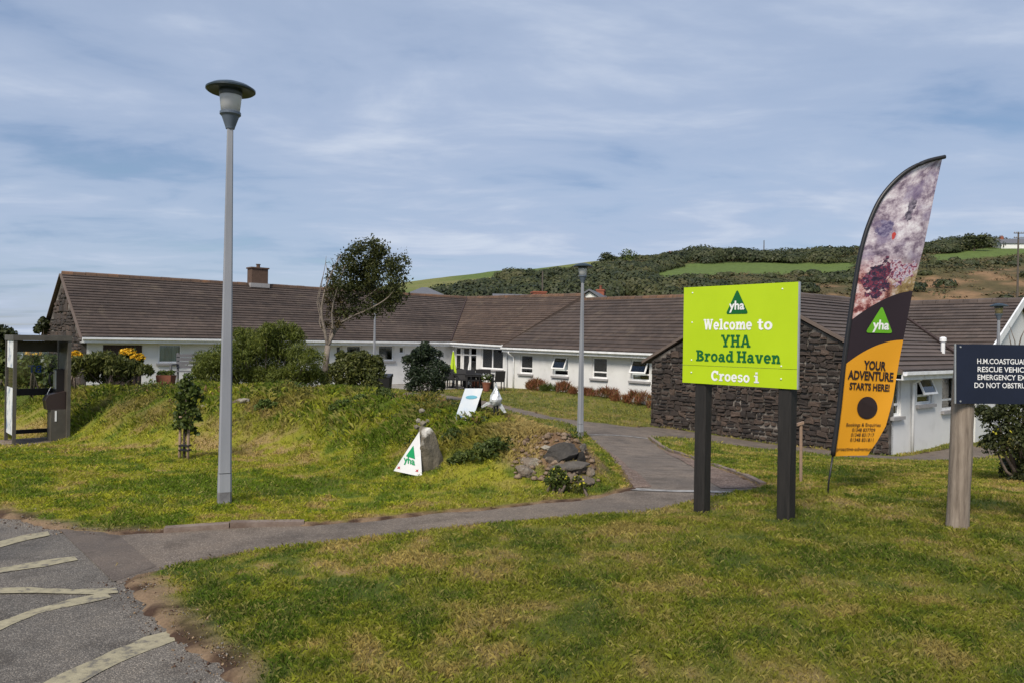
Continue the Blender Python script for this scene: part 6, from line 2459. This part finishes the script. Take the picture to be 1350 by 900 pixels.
def make_table():
    r_ = empty('patio_table', (0, 0, 0))
    for k_ in range(6):
        q = MB(); q.box((-.70, -.42 + k_ * .14, .70), (1.4, 0, 0), (0, .13, 0), (0, 0, .035)); local(q, 'table_slat', M['rattan'], r_)
    q = MB(); q.box((-.68, -.40, .63), (1.36, 0, 0), (0, .8, 0), (0, 0, .067)); local(q, 'apron', M['rattan'], r_)
    for sx_ in (-.66, .6):
        for sy_ in (-.38, .32):
            q = MB(); q.box((sx_, sy_, -.05), (.06, 0, 0), (0, .06, 0), (0, 0, .68)); local(q, 'leg', M['rattan'], r_)
    return r_


chair, table = make_chair(), make_table()
gpt = lambda x, D: (at(x, 500, D).x, D)
CH = [(586, 38.0, 200, 'dark patio chair nearest the conifer shrub'), (594, 37.0, 20, 'dark patio chair with its back to the lawn beside the parasol'), (602.5, 39.2, 190, 'dark patio chair in front of the narrow window'), (609, 36.2, 10, 'dark patio chair at the lawn edge before the doors'),
      (617, 38.4, 170, 'dark patio chair facing the glazed doors'), (624, 36.0, 30, 'dark patio chair at the lawn edge left of the flower pots'), (636, 37.6, 160, 'dark patio chair under the wide window, first of two'), (642, 37.0, 170, 'dark patio chair under the wide window, second of two'), (657, 35.6, 200, 'dark patio chair by itself next to the downpipe')]
for i, (x, D_, a_, lab) in enumerate(CH):
    o = chair if i == 0 else copy_tree(chair)
    xx, yy = gpt(x, D_)
    o.location = (xx, yy, hz(xx, yy) + .055)
    o.rotation_euler = (0, 0, R(a_))
    tag(o, lab, 'chair', 'chairs on the patio')
for i, (x, D_, a_, lab) in enumerate(((598, 38.0, 20, 'dark slatted patio table under the lime parasol'), (617, 36.9, 12, 'dark slatted patio table in front of the glazed doors'), (632, 36.4, 8, 'dark slatted patio table nearest the wide window'))):
    o = table if i == 0 else copy_tree(table)
    xx, yy = gpt(x, D_)
    o.location = (xx, yy, hz(xx, yy) + .055)
    o.rotation_euler = (0, 0, R(a_))
    tag(o, lab, 'table', 'tables on the patio')


def parasol(x, D_, top_px, lab, m, rmax):
    xx, yy = gpt(x, D_)
    g_ = hz(xx, yy) + .05
    zt_ = at(x, top_px, D_).z
    r_ = empty('parasol', (xx, yy, g_), lab, 'parasol', 'furled parasols on the patio')
    q = MB(); q.tube([(xx, yy, g_), (xx, yy, zt_ + .05)], .022, 8); q.build('pole', M['paint_white'], r_)
    q = MB(); q.lathe((xx, yy, g_), [(.25, 0), (.25, .06), (.05, .09), (.04, .25)], 14); q.build('base', M['rattan'], r_)
    n_ = 12
    q = MB()
    prof = [(.03, zt_), (.07, zt_ - .2), (rmax * .6, zt_ - .6), (rmax, zt_ - 1.05), (rmax * .9, zt_ - 1.08)]
    for rr_, zz_ in prof:
        for kk in range(n_):
            a_ = 2 * math.pi * kk / n_
            fr_ = 1 if kk % 2 else .62
            q.v.append((xx + rr_ * fr_ * math.cos(a_), yy + rr_ * fr_ * math.sin(a_), zz_))
    for i_ in range(len(prof) - 1):
        for kk in range(n_):
            k2 = (kk + 1) % n_
            q.f.append((i_ * n_ + kk, i_ * n_ + k2, (i_ + 1) * n_ + k2, (i_ + 1) * n_ + kk)); q.m.append(0)
    q.f.append(tuple(range(n_))); q.m.append(0)
    q.build('canopy', m, r_)


parasol(597, 37.6, 463, 'furled lime green parasol beside the conifer shrub', M['lime_cloth'], .22)
parasol(618.5, 37.6, 478, 'short furled white parasol in front of the glazed doors', M['house_white'], .17)
for i, (x, D_, lab) in enumerate(((625, 38.6, 'potted flowers beside the glazed doors'), (630, 38.0, 'potted flowers under the wide window'), (641.5, 35.2, 'leafy pot at the patio edge before the wide window'))):
    xx, yy = gpt(x, D_)
    g_ = hz(xx, yy) + .05
    r_ = empty('flower_pot', (xx, yy, g_), lab, 'flower pot', 'flower pots on the patio')
    q = MB(); q.lathe((xx, yy, g_), [(.14, 0), (.2, .34), (.22, .36), (.22, .40)], 14); q.build('pot', M['terracotta'], r_)
    rng = np.random.default_rng(90 + i)
    P = lump_points([(xx, yy, g_ + .55, .22), (xx + .1, yy, g_ + .65, .16), (xx - .1, yy, g_ + .6, .16)], 220, rng, .3)
    v, f = leaf_quads(P, rng.uniform(.06, .12, len(P)), .6, rng); link('foliage', fast_mesh('foliage', v, f), M['leaf_mid'], r_)
    P = lump_points([(xx, yy, g_ + .6, .25)], 30, rng, .8)
    v, f = leaf_quads(P, rng.uniform(.06, .1, len(P)), .9, rng); link('flowers', fast_mesh('flowers', v, f), M['leaf_red'] if i < 1 else M['white_petal'], r_)

# small triangular wall sign by the doors
wp = Vector((wB0.x, wB0.y, 1.02)) + DV * sB(589) - NV * .02
ws = empty('wall_sign', wp, 'small lime green triangular sign on the white wall above the parasol', 'sign')
tv, tf = round_tri(.26, .30)
q = MB(); q.prism([wp + DV * p_.x + UP * p_.y for p_ in tv], -NV * .02); q.build('plate', M['lime_cloth'], ws)

# wheelie bin, bench and planters by the long wing
xx, yy = gpt(504.5, 27.5)
g_ = hz(xx, yy)
bn = empty('wheelie_bin', (xx, yy, g_), 'black wheelie bin beside the round hedge', 'bin')
q = MB(); q.hexa([Vector((xx + a_ * .24, yy + b_ * .28, g_ + .08)) for a_, b_ in ((-1, -1), (1, -1), (1, 1), (-1, 1))] + [Vector((xx + a_ * .30, yy + b_ * .36, g_ + 1.02)) for a_, b_ in ((-1, -1), (1, -1), (1, 1), (-1, 1))]); q.build('bin_body', M['black'], bn)
q = MB(); q.prism([(xx - .32, yy - .38, g_ + 1.03), (xx - .32, yy + .38, g_ + 1.03), (xx - .32, yy + .38, g_ + 1.14), (xx - .32, yy - .30, g_ + 1.08)], (.64, 0, 0)); q.build('bin_lid', M['black'], bn)
for s_ in (-.27, .23):
    q = MB(); q.tube([(xx + s_, yy + .28, g_ + .1), (xx + s_ + .05, yy + .28, g_ + .1)], .1, 14); q.build('wheel', M['black'], bn)
M['grey_wood'] = mat('silvered wood', (.11, .11, .12), 6, 0.9, 0.3)
xx, yy = gpt(247, 26.0)
g_ = at(247, 465, 26.0).z - 1.08
bt = empty('garden_bench', (xx, yy, g_), 'silvery grey garden bench in front of the white wall', 'bench')
for k_ in range(4):
    q = MB(); q.box((xx - .5, yy + .25, g_ + .55 + k_ * .13), (1.0, 0, 0), (0, .03, 0), (0, 0, .10)); q.build('back_slat', M['grey_wood'], bt)
for k_ in range(4):
    q = MB(); q.box((xx - .5, yy - .25 + k_ * .125, g_ + .44), (1.0, 0, 0), (0, .11, 0), (0, 0, .03)); q.build('seat_slat', M['grey_wood'], bt)
for s_ in (-.5, .44):
    q = MB(); q.box((xx + s_, yy + .28, g_ - .3), (.06, 0, 0), (0, .06, 0), (0, 0, 1.38)); q.build('leg', M['grey_wood'], bt)
    q = MB(); q.box((xx + s_, yy - .26, g_ - .3), (.06, 0, 0), (0, .06, 0), (0, 0, .96)); q.build('leg', M['grey_wood'], bt)
    q = MB(); q.box((xx + s_ - .01, yy - .27, g_ + .66), (.08, 0, 0), (0, .60, 0), (0, 0, .04)); q.build('armrest', M['grey_wood'], bt)
gp_ = at(219, 494, 18.0)
g_ = gp_.z - .12
tr_ = empty('planter', (gp_.x, gp_.y, g_), 'terracotta planter trough on the bank below the window', 'planter')
q = MB(); q.hexa([Vector((gp_.x + a_ * .15, gp_.y + b_ * .12, g_ - .2)) for a_, b_ in ((-1, -1), (1, -1), (1, 1), (-1, 1))] + [Vector((gp_.x + a_ * .18, gp_.y + b_ * .15, g_ + .12)) for a_, b_ in ((-1, -1), (1, -1), (1, 1), (-1, 1))]); q.build('trough', M['terracotta'], tr_)
rng = np.random.default_rng(61)
P = lump_points([(gp_.x + k_ * .09, gp_.y, g_ + .16, .08) for k_ in (-1.5, -.5, .5, 1.5)], 260, rng, .3)
v, f = leaf_quads(P, rng.uniform(.05, .09, len(P)), .6, rng); link('foliage', fast_mesh('foliage', v, f), M['leaf_mid'], tr_)

# ------------------------------------------------------------------ grass: blades over all the turf in view, finer close by
rng = np.random.default_rng(3)
BANDS = [(2.6, 5.0, 9500, .034, .0030), (5.0, 8.0, 5600, .036, .0042), (8.0, 12.0, 2900, .042, .0068), (12.0, 18.0, 1250, .052, .0115), (18.0, 30.0, 300, .055, .024), (30.0, 37.0, 170, .055, .034)]
pts, hts, wds = [], [], []
for d0, d1, dens_, hh_, ww_ in BANDS:
    lo_u, hi_u = -.84, .98
    area = (hi_u - lo_u) / 2 * (d1 ** 2 - d0 ** 2)
    n_ = int(area * dens_)
    D_ = np.sqrt(rng.uniform(d0 ** 2, d1 ** 2, n_))
    X_ = rng.uniform(lo_u, hi_u, n_) * D_
    pts.append(np.stack([X_, D_], -1))
    hts.append(np.full(n_, hh_))
    wds.append(np.full(n_, ww_))
pts, hts, wds = np.concatenate(pts), np.concatenate(hts), np.concatenate(wds)
x, y = pts[:, 0], pts[:, 1]
jit = (NC.fbm(x, y, 6.0, 3) - .5) * .16
inp = in_poly(x, y, PATH) & (poly_dist(x, y, PATH) > .02 + jit)
inl = in_poly(x, y, LOT) & (poly_dist(x, y, LOT) > .01 + jit)
house_ = np.zeros(len(x), bool)
for q_ in ([K0, K1, K1 + NV * 14, K0 + NV * 14], [wC0, wC0 + DV * 15, wC0 + DV * 15 + NV * 8, wC0 + NV * 8]):
    house_ |= in_poly(x, y, [tuple(p_.xy) for p_ in q_])
house_ |= in_poly(x, y, [tuple((wB0 + DV * a_ - NV * b_).xy) for a_, b_ in ((-3.2, -9), (5.2, -9), (5.2, 5.6), (-3.2, 5.6))])
c, bare, hay, kb = turf(x, y)
keep = ~(inp | inl | house_) & (rng.random(len(x)) > bare * .80)
thin = NB.fbm(x, y, 2.6, 4)
keep &= rng.random(len(x)) < np.clip(.35 + (thin - .3) * 2.4, .25, 1)
x, y, hts, wds, c, hay, kb, bare = x[keep], y[keep], hts[keep], wds[keep], c[keep], hay[keep], kb[keep], bare[keep]
n_ = len(x)
tall = NA.fbm(x, y, 1.9, 4)
hts = hts * rng.uniform(.55, 1.5, n_) * (.45 + 1.15 * np.clip(tall, 0, 1)) * (1 + 2.4 * kb * np.clip((NB.fbm(x, y, .8, 3) - .30) * 2.5, 0, 1)) * (1 - .5 * bare)
hts *= np.where(rng.random(n_) < .012, 1.9, 1)
hts = np.minimum(hts, .05 + .11 * kb + .002 * y)
z = H(x, y) + .018
az = rng.uniform(0, 2 * np.pi, n_)
lean_ = rng.uniform(.15, .95, n_)
la = rng.uniform(0, 2 * np.pi, n_)
wx, wy = np.cos(az) * wds / 2, np.sin(az) * wds / 2
# longer tufts here and there
nt_ = 900
td = np.sqrt(rng.uniform(3.0 ** 2, 13.0 ** 2, nt_))
tx = rng.uniform(-.72, .72, nt_) * td
ok_ = ~(in_poly(tx, td, PATH) | in_poly(tx, td, LOT))
tx, td = tx[ok_], td[ok_]
ok_ = turf(tx, td)[1] < .15
tx, td = tx[ok_], td[ok_]
mb_t = 26
X2 = np.repeat(tx, mb_t) + rng.normal(0, .022, len(tx) * mb_t)
Y2 = np.repeat(td, mb_t) + rng.normal(0, .022, len(tx) * mb_t)
c2, _, _, _ = turf(X2, Y2)
tone = np.repeat(rng.uniform(.7, 1.25, len(tx)), mb_t)
h2 = np.repeat(rng.uniform(.035, .075, len(tx)), mb_t) * rng.uniform(.5, 1.15, len(X2))
x, y, hts, wds, c = np.concatenate([x, X2]), np.concatenate([y, Y2]), np.concatenate([hts, h2]), np.concatenate([wds, .0014 + .0005 * Y2]), np.concatenate([c, c2 * tone[:, None]])
z = np.concatenate([z, H(X2, Y2) + .018])
n_ = len(x)
az = rng.uniform(0, 2 * np.pi, n_)
lean_ = rng.uniform(.15, .95, n_)
la = rng.uniform(0, 2 * np.pi, n_)
wx, wy = np.cos(az) * wds / 2, np.sin(az) * wds / 2
v = np.empty((n_, 4, 3))
mx_, my_ = np.cos(la) * lean_ * hts, np.sin(la) * lean_ * hts
v[:, 0] = np.stack([x - wx, y - wy, z], -1)
v[:, 1] = np.stack([x + wx, y + wy, z], -1)
v[:, 2] = np.stack([x + wx * .55 + mx_ * .45, y + wy * .55 + my_ * .45, z + hts * .62], -1)
v[:, 3] = np.stack([x - wx * .15 + mx_, y - wy * .15 + my_, z + hts * (1 - .35 * lean_)], -1)
straw = rng.random(n_) < .16 + .22 * sstep(.5, .62, NA.fbm(x, y, 2.2, 3))
c = np.where(straw[:, None], c * .45 + np.array((.30, .235, .115))[None, :] * .55, c)
c = c * rng.uniform(.72, 1.42, n_)[:, None]
c = c * np.array((1.05, 1.13, .80))[None, :]
cc = np.repeat(c, 4, 0)
M['grass_blade'] = attr_mat('grass blade', 0.6, trans=0.30)
gr = link('grass', fast_mesh('grass', v.reshape(-1, 3), np.arange(n_ * 4).reshape(n_, 4), cc), M['grass_blade'])
tag(gr, 'short patchy grass with straw-coloured blades on the lawns and bank', kind='stuff')

# ------------------------------------------------------------------ clods, pebbles and dead straw along the worn edges
rng = np.random.default_rng(44)
n_ = 4200
seg = [Vector(q_) for q_ in LOT[2:9]]
ln_ = np.array([(seg[i + 1] - seg[i]).length for i in range(len(seg) - 1)])
k_ = rng.choice(len(ln_), n_, p=ln_ / ln_.sum())
t_ = rng.random(n_)
A_, B_ = np.array([tuple(q_) for q_ in seg[:-1]])[k_], np.array([tuple(q_) for q_ in seg[1:]])[k_]
C_ = A_ + (B_ - A_) * t_[:, None]
C_ = C_ + rng.normal(0, .12, C_.shape) + np.array((.08, .02))
C_ = C_[~in_poly(C_[:, 0], C_[:, 1], JUNC) & ~in_poly(C_[:, 0], C_[:, 1], PATH)]
n_ = len(C_)
r_ = rng.uniform(.0025, .0075, n_) * np.where(rng.random(n_) < .06, 2.0, 1)
z_ = H(C_[:, 0], C_[:, 1]) + np.where(in_poly(C_[:, 0], C_[:, 1], LOT), .0, .02)
octa = np.array([(1, 0, 0), (0, 1, 0), (-1, 0, 0), (0, -1, 0), (0, 0, .8), (0, 0, -.8)], float)
V_ = octa[None] * r_[:, None, None] * rng.uniform(.6, 1.3, (n_, 6, 1)) + np.stack([C_[:, 0], C_[:, 1], z_ + r_ * .3], -1)[:, None, :]
F_ = np.array([(0, 1, 4), (1, 2, 4), (2, 3, 4), (3, 0, 4), (1, 0, 5), (2, 1, 5), (3, 2, 5), (0, 3, 5)])
F_ = (F_[None] + np.arange(n_)[:, None, None] * 6).reshape(-1, 3)
cl_ = np.where((rng.random(n_) < .55)[:, None], np.array((.075, .045, .032))[None], np.where((rng.random(n_) < .5)[:, None], np.array((.24, .17, .11))[None], np.array((.22, .20, .175))[None]))
cl_ = cl_ * rng.uniform(.6, 1.3, n_)[:, None]
M['grit'] = attr_mat('grit and soil crumbs', 0.95)
gb = link('gravel', fast_mesh('gravel', V_.reshape(-1, 3), F_, np.repeat(cl_, 6, 0)), M['grit'])
tag(gb, 'loose grit and soil crumbs along the car park edge', kind='stuff')

# ------------------------------------------------------------------ rough weeds all over the bank
rng = np.random.default_rng(52)
n_ = 9000
k_ = rng.integers(0, len(BANK) - 1, n_)
t_ = rng.random(n_)[:, None]
C_ = BANK[k_, :2] * (1 - t_) + BANK[k_ + 1, :2] * t_ + rng.normal(0, 1.2, (n_, 2))
x, y = C_[:, 0], C_[:, 1]
bh_ = bank_h(x, y)
keep = (bh_ > .30) & (np.abs(x) < y * .74) & (NB.fbm(x, y, 1.1, 4) > .42) & (rng.random(n_) < sstep(.25, .9, bh_) + .12) & ((x < -.2) | (rng.random(n_) < .25))
x, y = x[keep][:1500], y[keep][:1500]
z = H(x, y)
m_n = 26
r_ = rng.uniform(.05, .17, len(x)) * (.6 + .8 * NA.fbm(x, y, .7, 3))
d_ = rand_dirs(len(x) * m_n, rng)
d_[:, 2] = np.abs(d_[:, 2]) * 1.1
P = np.repeat(np.stack([x, y, z + .02], -1), m_n, 0) + d_ * (np.repeat(r_, m_n) * rng.uniform(.3, 1.1, len(d_)))[:, None]
v, f = leaf_quads(P, np.repeat(.028 + .20 * r_, m_n) * rng.uniform(.6, 1.3, len(P)), .42, rng, .8)
pal = np.array([(.050, .080, .014), (.085, .115, .018), (.14, .155, .026), (.19, .18, .03), (.035, .055, .014), (.19, .115, .055)])
pc = pal[rng.choice(6, len(x), p=[.26, .26, .20, .08, .12, .08])]
cc = np.repeat(np.repeat(pc, m_n, 0) * rng.uniform(.7, 1.3, len(P))[:, None], 4, 0)
M['weed'] = attr_mat('weed leaf', 0.6, trans=0.28)
uw = link('undergrowth', fast_mesh('undergrowth', v, f, cc), M['weed'])
tag(uw, 'rough low weeds growing over the grassy bank', kind='stuff')

# ------------------------------------------------------------------ crumbled rubble on the broken end of the bank
rng = np.random.default_rng(71)
n_ = 420
x, y = rng.uniform(.0, 1.12, n_), rng.uniform(9.35, 10.4, n_)
b_h = bank_h(x, y)
kk_ = (b_h > .10) & (b_h < .62) & (y < 10.25 - .1 * x)
x, y = x[kk_][:150], y[kk_][:150]
n_ = len(x)
r_ = rng.uniform(.016, .05, n_)
base_ = np.array([(1, 0, 0), (.5, .87, 0), (-.5, .87, 0), (-1, 0, 0), (-.5, -.87, 0), (.5, -.87, 0), (.45, .2, .8), (-.4, .3, .75), (0, -.4, .85), (0, 0, -.7)], float)
F_ = [(0, 1, 6), (1, 2, 7), (1, 7, 6), (2, 3, 7), (3, 4, 8), (3, 8, 7), (4, 5, 8), (5, 0, 6), (5, 6, 8), (6, 7, 8), (1, 0, 9), (2, 1, 9), (3, 2, 9), (4, 3, 9), (5, 4, 9), (0, 5, 9)]
V_ = base_[None] * rng.uniform(.65, 1.3, (n_, 10, 3)) * r_[:, None, None] * np.array((1.25, 1.0, .8)) + np.stack([x, y, H(x, y) + .03 + r_ * .35], -1)[:, None, :]
F_ = (np.array(F_)[None] + np.arange(n_)[:, None, None] * 10).reshape(-1, 3)
M['rubble'] = stone_mat('sandy rubble', [(0.1, (.10, .066, .042)), (0.4, (.19, .13, .085)), (0.7, (.28, .205, .14)), (0.95, (.36, .28, .20))], 8, 0.8)
rb = link('rubble', fast_mesh('rubble', V_.reshape(-1, 3), F_), M['rubble'])
tag(rb, 'small broken stones in the crumbling end of the bank', kind='stuff')
